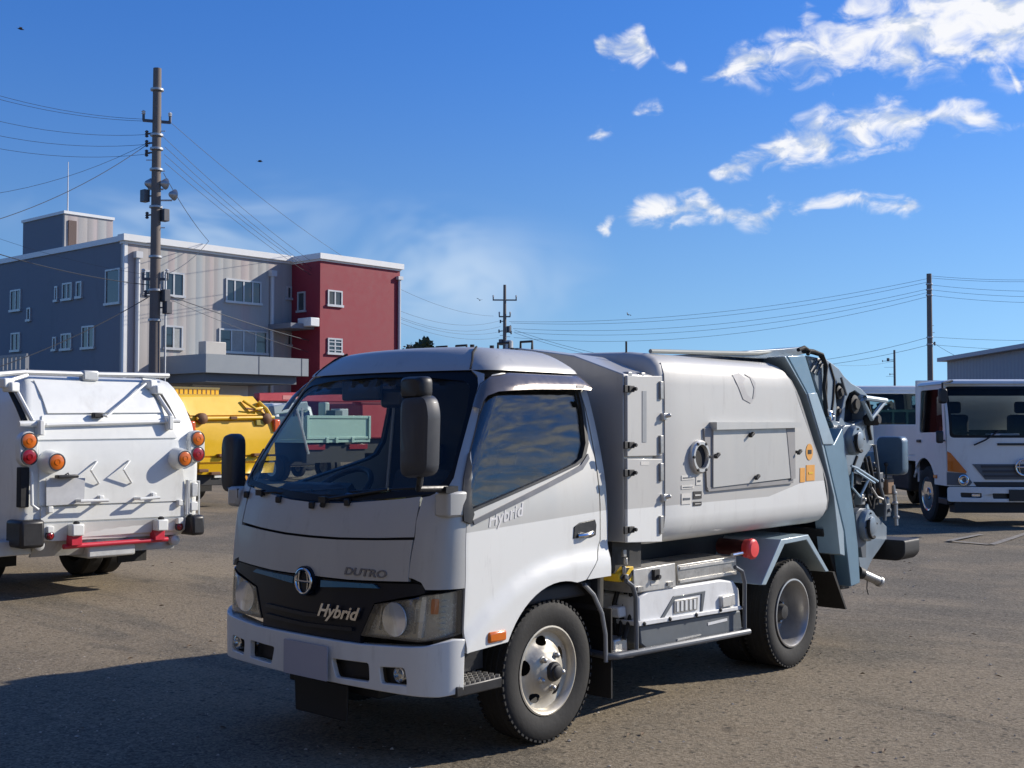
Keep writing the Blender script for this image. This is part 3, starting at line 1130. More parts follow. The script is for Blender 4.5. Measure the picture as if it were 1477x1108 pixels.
LP = 41
G1, L1 = 'wires from the floodlight pole to the distant crossarm pole', 'thin overhead wire slanting from the floodlight pole past the crimson wing'
for (u0, v0, u1, v1, sg) in ((243, 174, 712, 456, 1.6), (236, 198, 720, 463, 2.4), (238, 212, 722, 471, 2.4), (237, 223, 724, 478, 2.2), (238, 235, 720, 487, 2.0)):
    wire(dep(u0, v0, LP), dep(u1, v1, 84), sg, L1, .016, 22, G1)
G2, L2 = 'wires leaving the floodlight pole over the slate side wall', 'thin overhead wire leaving the floodlight pole over the slate side wall'
for (u0, v0, u1, v1, sg) in ((208, 172, -160, 82, .4), (213, 175, -160, 90, .4), (216, 194, -160, 124, .5), (216, 208, -160, 150, .5), (216, 222, -160, 172, .5), (216, 205, -160, 288, .6)):
    wire(dep(u0, v0, LP), dep(u1, v1, 36), sg, L2, .014, 14, G2)
wire(dep(216, 206, LP), dep(-120, 345, 33), .5, 'thick black cable dropping from the floodlight pole over the flat roof', .022)
wire(dep(222, 412, LP), dep(-150, 315, 34), .3, 'thick black phone cable crossing the slate side wall high up', .03)
wire(dep(222, 424, LP), dep(-60, 548, 36), .25, 'thick black phone cable dropping across the slate side wall', .03)
wire(dep(232, 422, LP), dep(700, 520, 80), .9, 'thick black phone cable crossing the pastel facade to the crimson wing', .035, 24)
wire(dep(232, 426, LP), dep(700, 528, 80), 1.3, 'second thinner phone cable crossing the pastel facade', .018, 24)
wire(dep(236, 250, LP), on(301, 348, 0, BX + .25), .15, 'black service cable dropping from floodlights to the facade parapet', .022)
wire(on(301, 348, 0, BX + .25), dep(234, 398, LP), .2, 'black service cable running back from the parapet to the pole', .022)
wire(dep(222, 398, LP), dep(-40, 330, 46), .2, 'pale thin wire crossing the slate wall below the penthouse', .012)
G3, L3 = 'wires strung between the crossarm pole and the bare pole', 'long thin overhead wire strung between crossarm pole and dark bare pole'
for (u0, v0, u1, v1, sg) in ((734, 464, 1338, 402, .8), (737, 466, 1338, 407, .9), (740, 474, 1338, 417, 1.0), (741, 479, 1338, 422, 1.1), (741, 487, 1338, 428, 1.2)):
    wire(dep(u0, v0, 84), dep(u1, v1, 74), sg, L3, .02, 24, G3)
G4, L4 = 'low wires reaching the bare pole over the hopper', 'low thin wire rising over the blue hopper to the bare pole'
for (u0, v0, u1, v1, sg) in ((742, 476, 1338, 487, 2.2), (742, 480, 1338, 498, 2.1)):
    wire(dep(u0, v0, 84), dep(u1, v1, 74), sg, L4, .022, 24, G4)
G5, L5 = 'wires leaving the bare pole over the warehouse', 'thin overhead wire leaving the bare pole over the grey warehouse'
for (u0, v0, u1, v1, sg) in ((1342, 398, 1640, 395, .3), (1342, 401, 1640, 397, .3), (1342, 411, 1640, 415, .3), (1342, 418, 1640, 424, .3), (1342, 426, 1640, 433, .3), (1342, 486, 1640, 487, .2), (1342, 497, 1640, 504, .2)):
    wire(dep(u0, v0, 74), dep(u1, v1, 66), sg, L5, .018, 12, G5)
wire(dep(1342, 492, 74), dep(1395, 522, 60), .05, 'short stay wire slanting from the bare pole to warehouse eave', .02, 4)
wire(dep(1290, 521, 150), dep(1150, 515, 140), .8, 'faint far wire running off the thin pole beyond the hopper', .025, 10)


def bird(u, v, d, tilt, label):
    p = dep(u, v, d)
    r = MB()
    s = .10
    r.lathe([(.005, -.9 * s), (.2 * s, -.45 * s), (.26 * s, 0), (.18 * s, .5 * s), (.12 * s, .7 * s), (.03 * s, .95 * s)], 'x', (0, 0, 0), 8)
    for k in (-1, 1):
        r.add([(.3 * s, k * .1 * s, .05 * s), (-.35 * s, k * .1 * s, .05 * s), (-.45 * s, k * .9 * s, .45 * s), (-.1 * s, k * 1.5 * s, .35 * s), (.35 * s, k * .8 * s, .5 * s)], [(0, 1, 2, 3, 4)])
    r.add([(-.8 * s, -.15 * s, 0), (-1.4 * s, -.3 * s, .02), (-1.4 * s, .3 * s, .02), (-.8 * s, .15 * s, 0)], [(0, 1, 2, 3)])
    o = r.build('bird', mat('bird_dark', (.03, .03, .035), .8))
    o.location = p
    o.rotation_euler = (tilt, .1, tilt * 3)
    tag(o, label, 'bird')


bird(30, 42, 34, .4, 'small dark bird flying high above the penthouse')
bird(375, 233, 40, .2, 'small dark bird flying above the pastel facade')
bird(692, 433, 45, -.3, 'small dark bird flying beside the distant crossarm pole')
bird(906, 454, 45, .6, 'small dark bird flying above the garbage body roof')

# ------------------------------------------------------------------ main truck: cab surface
# cab(t, z): t 0..1 front from the middle to the corner, 1..2 round the corner, 2..3 along the side to the back
T_YF = smooth_tab([(.30, -.945), (.60, -.945), (.86, -.928), (1.08, -.905), (1.27, -.855), (1.45, -.755), (1.65, -.625), (1.86, -.485), (1.95, -.415), (2.02, -.33)])
T_HW = smooth_tab([(.30, .835), (.60, .845), (1.10, .845), (1.27, .835), (1.50, .800), (1.70, .760), (1.84, .725), (1.92, .685), (1.98, .61), (2.02, .5)])
T_RC = smooth_tab([(.30, .17), (.90, .17), (1.27, .13), (1.86, .11), (2.0, .10)])
T_YB = smooth_tab([(.30, .42), (1.30, .425), (1.66, .40), (1.82, .375), (1.92, .33), (2.02, .2)])
BOW = .115


def cab(t, z):
    s = 1.0
    if t < 0:
        s, t = -1.0, -t
    hw, rc, yf, yb = T_HW(z), T_RC(z), T_YF(z), T_YB(z)
    xa = hw - rc
    ya = yf + BOW * (xa / hw) ** 2
    if t <= 1:
        x = t * xa
        return np.array([s * x, yf + BOW * (x / hw) ** 2, z])
    m = 2 * BOW * xa / hw ** 2
    cx, cy = hw, ya + m * rc
    ye = cy + rc * .95
    if t <= 2:
        k = t - 1
        x = (1 - k) ** 2 * xa + 2 * k * (1 - k) * cx + k * k * hw
        y = (1 - k) ** 2 * ya + 2 * k * (1 - k) * cy + k * k * ye
        return np.array([s * x, y, z])
    k = t - 2
    return np.array([s * hw, ye + (yb - ye) * k, z])


def cside(y, z):
    """(t, z) of the point of the cab side at y"""
    hw, rc, yf, yb = T_HW(z), T_RC(z), T_YF(z), T_YB(z)
    xa = hw - rc
    ye = yf + BOW * (xa / hw) ** 2 + 2 * BOW * xa / hw ** 2 * rc + rc * .95
    return (2 + (y - ye) / (yb - ye), z)


def cfront(x, z):
    return (x / (T_HW(z) - T_RC(z)), z)


def cp(u, v, g=None):
    z0 = 1.608 + (613 - v) / 300.0
    r = inv(u, v, cab, (g if g is not None else (.5 if u < 600 else 1.4 if u < 660 else 2.4), z0))
    return r

# ------------------------------------------------------------------ main truck materials
def two_tone(name, mode):
    """silver above a line, white below; the dividing line is part of the paint scheme"""
    m, t, b = base_mat(name)
    L = m.node_tree.links
    co = t.n('ShaderNodeTexCoord').outputs['Object']
    s = t.n('ShaderNodeSeparateXYZ', {0: co})
    y, z = s.outputs[1], s.outputs[2]
    if mode == 'cab':
        line = t.math('MULTIPLY_ADD', y, .045, 1.135)
    elif mode == 'body':
        line = t.math('ADD', 1.155, t.math('MULTIPLY', t.math('MULTIPLY', t.math('SUBTRACT', y, 2.05), 2.2, clamp=True), .075))
    else:
        line = t.math('ADD', t.math('MULTIPLY', y, 0.0), -9.0 if mode == 'silver' else 9.0)
    f = t.n('ShaderNodeMapRange', {0: t.math('SUBTRACT', z, line), 1: -.002, 2: .002, 3: 0.0, 4: 1.0}).outputs[0]
    n = t.noise(co, 1.6, 6, .6).outputs['Fac']
    sm = t.noise(t.vm('MULTIPLY', co, (1, 1, .22)), 6.0, 6, .65).outputs['Fac']
    grime = t.noise(t.vm('MULTIPLY', co, (3, 3, .5)), 5.0, 7, .7).outputs['Fac']
    sil = t.mix(n, (.475, .468, .44), (.535, .528, .50))
    whi = t.mix(n, (.70, .705, .675), (.77, .775, .745))
    c = t.mix(f, whi, sil)
    c = t.mix(t.math('MULTIPLY', t.ramp(sm, .5, .8), .22), c, (.36, .34, .31))
    c = t.mix(t.math('MULTIPLY', t.ramp(grime, .56, .80), .34), c, (.22, .2, .18))
    scr = t.noise(t.vm('MULTIPLY', co, (9, .6, 9)), 7.0, 4, .7).outputs['Fac']
    c = t.mix(t.math('MULTIPLY', t.ramp(scr, .68, .74), .25), c, (.3, .29, .28))
    L.new(c, b.inputs['Base Color'])
    L.new(t.math('MULTIPLY', f, .10 if mode == 'body' else .28), b.inputs['Metallic'])
    L.new(t.math('MULTIPLY_ADD', sm, .25, .42 if mode == 'body' else .34), b.inputs['Roughness'])
    b.inputs['Coat Weight'].default_value = .3
    b.inputs['Coat Roughness'].default_value = .12
    bn = t.n('ShaderNodeBump', {'Strength': .05, 'Distance': .01, 'Height': t.noise(co, 5.0, 3, .5).outputs['Fac']})
    L.new(bn.outputs[0], b.inputs['Normal'])
    return m


M_CAB = two_tone('cab_paint_two_tone', 'cab')
M_BODY = two_tone('body_paint_two_tone', 'body')
M_SIL = two_tone('silver_paint', 'silver')
M_WHI = two_tone('white_paint', 'white')
M_BLK = mat('black_plastic', (.018, .018, .020), .45, var=.25, scale=6)
M_RUB = mat('rubber', (.017, .0165, .016), .8, var=.3, scale=8, bump=.4, bscale=40, dirt=.3, dirtcol=(.045, .04, .036))
M_NAVY = mat('navy_grille', (.006, .009, .017), .35, 0, .08, var=.2, spec=.3)
M_BLUES = mat('blue_strip', (.03, .17, .30), .3, .2, .3)
M_CHR = mat('chrome', (.72, .72, .73), .12, 1.0, var=.04)
M_STEEL = mat('bare_steel', (.42, .41, .39), .42, .8, var=.2, scale=8, dirt=.5, dirtcol=(.16, .12, .09))
M_ALUM = mat('aluminium_box', (.62, .61, .58), .38, .55, var=.12, scale=5, dirt=.35)
M_CHAS = mat('chassis_black', (.018, .018, .019), .6, var=.4, scale=5, dirt=.3, dirtcol=(.035, .032, .03))
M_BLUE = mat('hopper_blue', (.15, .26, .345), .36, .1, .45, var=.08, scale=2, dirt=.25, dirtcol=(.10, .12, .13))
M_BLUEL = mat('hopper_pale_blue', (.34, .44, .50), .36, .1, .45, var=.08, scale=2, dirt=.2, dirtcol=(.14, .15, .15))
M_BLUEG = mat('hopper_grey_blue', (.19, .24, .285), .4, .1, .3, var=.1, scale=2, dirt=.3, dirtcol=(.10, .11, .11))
M_ORANGE = mat('amber_lens', (.62, .14, .010), .18, 0, .6, var=.08)
M_REDL = mat('red_lens', (.28, .008, .012), .2, 0, .6, var=.1)
M_REDB = mat('red_reflector', (.8, .06, .06), .4, 0, .3, var=.08)
M_YEL = mat('yellow_paint_stripe', (.7, .45, .02), .5, var=.2)
M_RIM = mat('wheel_cream_silver', (.50, .46, .38), .42, .3, .2, var=.1, scale=6, dirt=.35, dirtcol=(.16, .12, .09))
M_RIM2 = mat('rear_rim_silver', (.42, .41, .39), .36, .5, .1, var=.15, scale=6, dirt=.4, dirtcol=(.13, .10, .08))
M_INT = mat('cab_interior', (.035, .037, .042), .7, var=.2)
M_SEAT = mat('seat_fabric', (.06, .062, .068), .9, var=.25, scale=15)
M_DASH = mat('dashboard', (.04, .045, .055), .6, var=.2)
M_GLASSW = glass('windscreen_glass', (.93, .955, .95), .4, 1.5)
M_GLASSS = glass('side_glass', (.84, .87, .86), .7, 1.5, .035)
M_LENS = glass('headlamp_lens', (.96, .96, .94), 1.2, 1.45, .02)
M_REFL = mat('lamp_reflector', (.55, .54, .50), .25, .45, var=.15, scale=12)
M_PLATE = mat('grey_cover_plate', (.40, .40, .46), .6, var=.03)
M_VISOR = mat('smoked_visor', (.22, .19, .17), .22, .5, .5, var=.1)
M_SEAM = mat('panel_gap', (.015, .015, .016), .8)
M_BROWN = mat('brown_valve', (.22, .13, .07), .6, .2, var=.3, dirt=.4)
M_MIR = mat('mirror_housing', (.035, .039, .048), .5, 0, .15, var=.15)
M_STICK = mat('orange_sticker', (.72, .33, .05), .6, var=.15, scale=20)
M_STICKW = mat('white_sticker', (.62, .6, .55), .6, var=.2, scale=30)
M_PALE = mat('unit_white_plastic', (.66, .67, .67), .45, 0, .1, var=.08, scale=4, dirt=.3, dirtcol=(.25, .22, .19))
M_UNIT = mat('unit_dark_grey', (.10, .115, .13), .5, 0, .1, var=.12, scale=4, dirt=.3, dirtcol=(.18, .16, .14))

T = empty('garbage_truck', (0, 0, 0))
tag(T, 'silver and white hybrid garbage truck with blue rear hopper, parked in the open yard', 'garbage truck')


def both(o):
    """the part on the left side and its mirror on the right"""
    mirror_copy(o)
    return o


def sym(half):
    """closed outline from the half outline (t >= 0) listed from bottom middle round to top middle"""
    return half + [(-t, z) for (t, z) in reversed(half) if abs(t) > 1e-6]


# ---- cab panels -----------------------------------------------------------
wl = [cp(452, 722), cp(500, 723), cp(577, 717), cp(616, 713)]
wl[0] = (0.0, wl[0][1])
w_edge = [(1.06, 1.292), (1.32, 1.318), (1.40, 1.36), (1.37, 1.46), (1.33, 1.62), (1.30, 1.80), (1.22, 1.845), (1.02, 1.876), (.66, 1.90), (0.0, 1.912)]
wind = sym(wl + w_edge)
inner = sym([(0.0, 1.262), (.3, 1.268), (.75, 1.296), (1.0, 1.315), (1.22, 1.35), (1.30, 1.40), (1.26, 1.50), (1.20, 1.68), (1.10, 1.80), (.95, 1.832), (.6, 1.853), (0.0, 1.862)])
ws = MB().panel(inner, cab, .005, step=.09, off=-.008).build('windscreen', M_GLASSW, T, smooth=60)
MB().panel(wind, cab, .008, [inner], step=.09, off=-.004).build('windscreen_surround', mat('black_frit', (.008, .009, .011), .35, 0, 0, spec=.25), T, smooth=60)

fseam = [(0.0, 1.060), (.3, 1.062), (.65, 1.072), (.955, 1.086)]
up = fseam + [(.94, 1.16), (.93, 1.255), (.93, 1.272)] + [(t, z - .010) for (t, z) in reversed(wl[:3])]
MB().panel(sym(up), cab, .02, step=.09).build('upper_front_panel', M_SIL, T, smooth=50)
gt = [cp(467, 832), cp(504, 836), cp(550, 838), cp(590, 839)]
low = [(0.0, .868)] + [(t, z) for t, z in gt] + [(.965, .90), (.955, 1.072)] + [(t, z - .012) for (t, z) in reversed(fseam)][1:]
MB().panel(sym(low), cab, .02, step=.09, off=.006).build('lower_front_panel', M_SIL, T, smooth=50)
# grille and emblem
hl = [cp(519, 917), cp(539, 872), cp(584, 865), cp(611, 859), cside(-.752, .846), cside(-.752, .640), cp(645, 921), cp(602, 927)]
gr = [(0.0, .555), (.3, .555), (.56, .56), (hl[0][0] - .01, hl[0][1]), (hl[1][0] - .01, hl[1][1] + .005), (hl[2][0], hl[2][1] + .012), (1.20, .832), (1.16, .868), (1.03, .872), (.70, .862), (.42, .856), (.18, .856), (0.0, .858)]
go = MB().panel(sym(gr), cab, .03, step=.09, off=-.012).build('grille', M_NAVY, T, smooth=50)
for k, (z0, z1) in enumerate(((.615, .632), (.665, .682))):
    MB().panel(sym([(0.0, z0), (.5, z0 + .01), (.5, z1 + .01), (0.0, z1)]), cab, .02, step=.1, off=.004).build('grille_slat', M_BLK, go, smooth=50)
bs = [(.16, .815), (.42, .828), (.72, .838), (.67, .856), (.42, .852), (.16, .848)]
b1 = MB().panel(bs, cab, .02, step=.06, off=.004).build('blue_strip', M_BLUES, go, smooth=50)
both(b1)


def front_xy(cx, cz, off=0.0):
    def f(x, y, d):
        t, z = cfront(cx + x, cz + y)
        p = cab(t, z)
        return Vector((p[0], p[1] - off - d, p[2]))
    return f


ez = .836
em = MB()
em.lathe([(.066, -.02), (.074, -.024), (.074, .012), (.066, .012)], 'y', (0, -.925, ez), 36)
em.build('emblem_disc', M_NAVY, go)
emb = MB()
n = 40
ring = [(.060 * math.cos(2 * math.pi * k / n), -.952, ez + .060 * math.sin(2 * math.pi * k / n)) for k in range(n)]
emb.tube(ring, .0075, 8, closed=True)
emb.tube([(-.054, -.952, ez), (-.025, -.954, ez), (.025, -.954, ez), (.054, -.952, ez)], .0065, 8)
for s in (-1, 1):
    arc = [(s * (.020 + .016 * math.cos(a)), -.953, ez + .048 * math.sin(a)) for a in np.linspace(-1.5, 1.5, 13)]
    emb.tube(arc, .0045, 6)
emb.build('emblem', M_CHR, go)
text_on('lettering', 'Hybrid', .085, front_xy(.235, .705, .006), M_CHR, go, shear=.35, depth=.008, bold=.0022, sxs=1.12)
text_on('lettering', 'DUTRO', .05, front_xy(.40, .905, .008), mat('badge_grey', (.20, .20, .21), .3, .4), T, shear=.2, depth=.006, bold=.001, sxs=1.5)

# headlamps
hb = MB().panel(hl, cab, .012, step=.05, off=-.045).build('headlamp', M_REFL, T, smooth=50)
MB().panel(hl, cab, .004, step=.05, off=-.006).build('lens', M_LENS, hb, smooth=60)
rim_ = [(t, z) for t, z in hl]
cen = np.mean(np.array(hl), axis=0)
inn = [tuple(cen + (np.array(p) - cen) * .972) for p in hl]
MB().panel(hl, cab, .04, [inn], step=.05, off=-.008).build('bezel', M_BLK, hb, smooth=50)


def lampbowl(t, z, r, off, dpt=.05):
    p = cab(t, z)
    m = MB()
    m.lathe([(r, 0), (r * 1.06, -.002), (r * 1.06, .006), (r * .94, .008), (r * .7, .022), (r * .3, .03), (.005, .03)], 'y', (p[0], p[1] + off - .004, p[2]), 28)
    return m


lb = lampbowl(.86, .70, .075, .012).build('reflector_bowl', mat('lamp_bowl', (.90, .89, .86), .2, .55), hb)
MB().lathe([(.004, -.02), (.016, -.015), (.018, .01), (.012, .03)], 'y', (*(cab(.86, .70)[:2] + np.array([0, .035])), .70), 14).build('bulb', mat('bulb_glass', (.8, .8, .75), .1), hb)
dv = MB().panel([(1.10, .625), (1.16, .625), (1.20, .72), (1.22, .815), (1.14, .812), (1.12, .72)], cab, .05, step=.05, off=-.02).build('divider', mat('lamp_divider', (.72, .71, .67), .25, .3), hb)
MB().panel(rect(1.30, 1.46, .735, .805, .02), cab, .03, step=.05, off=-.03).build('turn_bulb', M_ORANGE, hb)
for k in range(7):
    t0 = .70 + .05 * k
    if abs(t0 - .86) > .12:
        MB().panel([(t0, .640), (t0 + .008, .640), (t0 + .03, .755), (t0 + .022, .755)], cab, .012, step=.05, off=-.03).build('lens_flute', M_REFL, hb)
lw = MB()
for k in range(6):
    z = .655 + .026 * k
    lw.panel([(1.50, z), (1.63, z + .002), (1.63, z + .010), (1.50, z + .008)], cab, .02, step=.05, off=-.03)
lw.build('reflector_rib', M_REFL, hb)
both(hb)

# corner panels and pillars
cpl = [(.965, 1.085), (.965, .90), (1.14, .880), (1.215, .848), (1.68, .850), cside(-.748, .85), cside(-.748, 1.0), cside(-.746, 1.2), cside(-.70, 1.36), (1.60, 1.50), (1.52, 1.70), (1.46, 1.80), (1.40, 1.862), (1.02, 1.884), (1.225, 1.852), (1.31, 1.80), (1.34, 1.62), (1.38, 1.46), (1.41, 1.36), (1.33, 1.31), (1.06, 1.283), (.95, 1.268), (.945, 1.16)]
co_ = MB().panel(cpl, cab, .022, step=.05, off=.002).build('corner_panel', M_SIL, T, smooth=50)
both(co_)

# door with window
arch = [(.46 * math.cos(a), .357 + .46 * math.sin(a)) for a in np.linspace(R(152.7), R(74), 14)]
d_out = [cside(-.742, .552)] + [cside(y, z) for (y, z) in arch] + [cside(.20, .806), cside(.30, .90), cside(.352, 1.0), cside(.358, 1.25), cside(.350, 1.50), cside(.335, 1.70), cside(.30, 1.835), cside(.16, 1.862), (2.35, 1.868), (1.9, 1.868), (1.62, 1.858), (1.475, 1.80), (1.535, 1.70), (1.615, 1.50), cside(-.695, 1.36), cside(-.738, 1.2), cside(-.742, 1.0)]
win_px = [(671, 750), (672, 700), (676, 655), (690, 600), (703, 566), (722, 553), (760, 549), (832, 553), (842, 590), (848, 640), (843, 662), (833, 671)]
wo = [cp(u, v, 2.3) for (u, v) in win_px]
CREASE = [(cab(*cp(u, v, g))[1], cab(*cp(u, v, g))[2]) for (u, v, g) in ((663, 912, 1.9), (700, 868, 2.1), (737, 832, 2.3), (765, 813, 2.45), (792, 801, 2.6), (830, 791, 2.8), (866, 786, 2.95))]


def cab_bulge(t, z):
    p = cab(t, z)
    k = (lerp(CREASE, p[1]) - z) / .10
    k = min(max(k, 0.0), 1.0)
    p[0] += .026 * k * k * (3 - 2 * k) * (1 if p[0] > 0 else -1)
    return p


door = MB().panel(d_out, cab_bulge, .02, [wo], step=.022, off=.003).build('door', M_CAB, T, smooth=45)
cw = np.mean(np.array(wo), axis=0)
wi = [tuple(cw + (np.array(p) - cw) * .955) for p in wo]
MB().panel(wo, cab, .026, [wi], step=.06, off=.006).build('window_seal', M_BLK, door, smooth=50)
MB().panel(wi, cab, .004, step=.06, off=-.012).build('window', M_GLASSS, door, smooth=60)
# front quarter post of the window
qp = [cp(u, v, 2.1) for (u, v) in ((667, 752), (668, 690), (675, 655), (679, 675), (681, 742), (677, 756))]
MB().panel(qp, cab, .016, step=.06, off=.016).build('quarter_post', M_BLK, door, smooth=50)
sill = [cp(u, v, 2.3) for (u, v) in ((680, 751), (836, 671), (846, 655), (848, 662), (838, 678), (682, 757))]
MB().panel(sill, cab, .014, step=.06, off=.012).build('window_sill', mat('sill_grey', (.16, .16, .17), .4, .3), door, smooth=50)
v_up = [(682, 586), (686, 570), (693, 553), (706, 543), (730, 538), (761, 536), (785, 536), (808, 537), (831, 541), (843, 552)]
v_lo = [(691, 590), (694, 580), (700, 571), (712, 565), (735, 563), (761, 562), (785, 562), (808, 562), (829, 562), (845, 564)]
VU = [cp(u, v, 2.0) for (u, v) in v_up]
VL = [cp(u, v, 2.0) for (u, v) in v_lo]


def visor_pt(i, k, o):
    a, b = VU[i], VL[i]
    t, z = a[0] + (b[0] - a[0]) * k, min(a[1], 1.872) + (b[1] - min(a[1], 1.872)) * k
    p = cab(t, z)
    d = np.array(cab(t + .01, z)) - p
    nn = np.array([d[1], -d[0], 0])
    nn = nn / np.linalg.norm(nn)
    return p + nn * (.016 + .030 * math.sin(k * 1.7) + o)


vm_ = MB()
vm_.loft([[visor_pt(i, k, 0) for k in np.linspace(0, 1, 6)] + [visor_pt(i, k, -.006) for k in np.linspace(1, 0, 6)] for i in range(len(VU))])
vm_.build('rain_visor', M_VISOR, door, smooth=60)
q = visor_pt(8, .8, .001)
MB().box(q + (.002, -.02, 0), (.004, .07, .014)).build('visor_label', M_STICKW, door)
hz = cside(.165, 1.06)
hd = MB()
hp = rpoly([cside(.115, 1.012), cside(.305, 1.022), cside(.31, 1.095), cside(.15, 1.098)], .02)
hp = [cp(u, v, 2.8) for (u, v) in ((826, 777), (827, 760), (835, 754), (857, 749), (859, 757), (858, 772), (852, 775))]
hd.panel(hp, cab, .008, step=.04, off=.008)
ho = hd.build('door_handle', M_BLK, door, smooth=50, bevel=.003)
g1, g2 = cab(*cp(832, 773, 2.8)), cab(*cp(853, 768, 2.8))
MB().tube([g1 + (.008, 0, 0), g1 * .7 + g2 * .3 + (.028, 0, 0), g1 * .3 + g2 * .7 + (.028, 0, 0), g2 + (.008, 0, 0)], .011, 8).build('grip', M_CHR, ho)


def side_xy(cy, cz, ang=0.0, off=.004):
    def f(x, y, d):
        yy = cy + x * math.cos(ang) - y * math.sin(ang)
        zz = cz + x * math.sin(ang) + y * math.cos(ang)
        p = cab(*cside(yy, zz))
        return Vector((p[0] + off + d, p[1], p[2]))
    return f


q1, q2 = cab(*cp(702, 753, 2.2)), cab(*cp(752, 736, 2.4))
text_on('lettering', 'Hybrid', .088, side_xy((q1[1] + q2[1]) / 2, (q1[2] + q2[2]) / 2, math.atan2(q2[2] - q1[2], q2[1] - q1[1]), .004), mat('door_decal', (.68, .67, .66), .35), door, shear=.35, depth=.003, bold=.001, sxs=1.05)
both(door)
# rear quarter of the cab
rq = [cside(.215, .806), cside(.418, .806), (2.995, .9), (3.0, 1.3), (3.0, 1.66), (3.0, 1.82), (2.985, 1.862), cside(.305, 1.862), cside(.312, 1.835), cside(.346, 1.70), cside(.361, 1.50), cside(.369, 1.25), cside(.363, 1.0), cside(.311, .90)]
both(MB().panel(rq, cab_bulge, .03, step=.04, off=.002).build('rear_quarter_panel', M_CAB, T, smooth=50))

# roof
def roof_ring(z, k=1.0, zz=None):
    pts = []
    for t in list(np.linspace(0, 1, 9)) + list(np.linspace(1.15, 2, 7)) + list(np.linspace(2.15, 2.9, 6)):
        pts.append(cab(t, z))
    e = cab(2.9, z)
    yb = T_YB(z)
    for a in np.linspace(.2, 1, 5):
        pts.append(np.array([e[0] - .09 * (1 - math.cos(a * math.pi / 2)), e[1] + (yb - e[1] + .03) * math.sin(a * math.pi / 2), z]))
    full = pts + [p * (-1, 1, 1) for p in reversed(pts[1:])]
    c_ = np.array([0, -.05, 0])
    out_ = []
    for p in full:
        q = c_ + (p - c_) * (k, k, 1)
        q[2] = p[2] if zz is None else zz
        out_.append(q)
    return out_


rr = [roof_ring(1.884, .985), roof_ring(1.884, 1.012), roof_ring(1.90, 1.014), roof_ring(1.92, 1.008), roof_ring(1.945), roof_ring(1.965), roof_ring(1.982), roof_ring(1.996), roof_ring(2.008, .97), roof_ring(2.016, .88), roof_ring(2.02, .7, 2.022), roof_ring(2.02, .3, 2.026)]
roof = MB().loft(rr).build('roof', M_SIL, T, smooth=60)
for s in (-1, 1):
    MB().tube([cab(1.02 * s, 1.884) + (0, -.003, .004), cab(1.04 * s, 1.93) + (0, 0, .002), cab(1.1 * s, 1.975) + (0, 0, .004), cab(1.25 * s, 2.0) + (0, .02, .012)], .006, 6).build('roof_seam', M_SEAM, roof)
for (x, y) in ((.42, -.18), (.45, -.06), (.40, .16), (.38, .22)):
    MB().cyl((x, y, 2.01), (x, y, 2.03), .012, 8).build('roof_plug', M_BLK, roof)
# back wall, floor and lining
bw = [cab(3, z) for z in (.62, .8, 1.1, 1.3, 1.5, 1.66, 1.82, 1.87)]
bk = MB()
for i in range(len(bw) - 1):
    a, b = bw[i], bw[i + 1]
    bk.add([(-a[0] + .02, a[1] - .01, a[2]), (a[0] - .02, a[1] - .01, a[2]), (b[0] - .02, b[1] - .01, b[2]), (-b[0] + .02, b[1] - .01, b[2]),
            (-a[0] + .02, a[1] - .04, a[2]), (a[0] - .02, a[1] - .04, a[2]), (b[0] - .02, b[1] - .04, b[2]), (-b[0] + .02, b[1] - .04, b[2])], [(0, 1, 2, 3), (4, 5, 6, 7)])
bk.build('back_wall', M_SIL, T)
bk2 = MB()
for i in range(len(bw) - 1):
    a, b = bw[i], bw[i + 1]
    bk2.add([(-a[0] + .03, a[1] - .05, a[2]), (a[0] - .03, a[1] - .05, a[2]), (b[0] - .03, b[1] - .05, b[2]), (-b[0] + .03, b[1] - .05, b[2])], [(0, 1, 2, 3)])
bk2.build('back_lining', M_INT, T)
MB().bx(-.78, .78, -.72, .38, .70, .78).build('cab_floor', M_INT, T, bevel=.02)
MB().loft([[q * (.97, .97, 1) - (0, 0, .02) for q in roof_ring(1.872, .95)], [q - (0, 0, .02) for q in roof_ring(1.9, .94)]]).build('headliner', M_INT, T, smooth=40)
ds = MB()
ds.prism([(-.80, .80), (-.56, .80), (-.46, 1.02), (-.50, 1.17), (-.58, 1.225), (-.80, 1.235)], 'x', -.68, .68)
dash = ds.build('dashboard', M_DASH, T, bevel=.03, seg=3)
MB().prism([(-.66, 1.22), (-.50, 1.20), (-.49, 1.27), (-.56, 1.30), (-.64, 1.29)], 'x', -.58, -.18).build('instrument_hood', M_DASH, dash, bevel=.02, seg=3)
MB().bx(-.10, .10, -.60, -.52, 1.226, 1.252).build('paper_slip', mat('blue_folder', (.06, .13, .30), .5), dash, bevel=.005)
MB().bx(.06, .26, -.57, -.50, 1.226, 1.265).build('tray', mat('warning_card', (.6, .38, .08), .6), dash, bevel=.005)
sw = MB()
n = 36
tl = Matrix.Rotation(R(38), 3, 'X')
sw.tube([Vector((-.40, -.38, 1.24)) + tl @ Vector((.195 * math.cos(2 * math.pi * k / n), .195 * math.sin(2 * math.pi * k / n), 0)) for k in range(n)], .017, 8, closed=True)
sto = sw.build('steering_wheel', M_BLK, T)
sh = MB().cyl(Vector((-.40, -.40, 1.235)), Vector((-.40, -.60, 1.05)), .035, 10)
sh.box((-.40, -.39, 1.232), (.16, .12, .05), rx=R(38))
for a in (200, 340, 270):
    q = Vector((-.40, -.38, 1.24))
    sh.cyl(q, q + tl @ Vector((.18 * math.cos(R(a)), .18 * math.sin(R(a)), 0)), .014, 6)
sh.build('hub', M_BLK, sto)


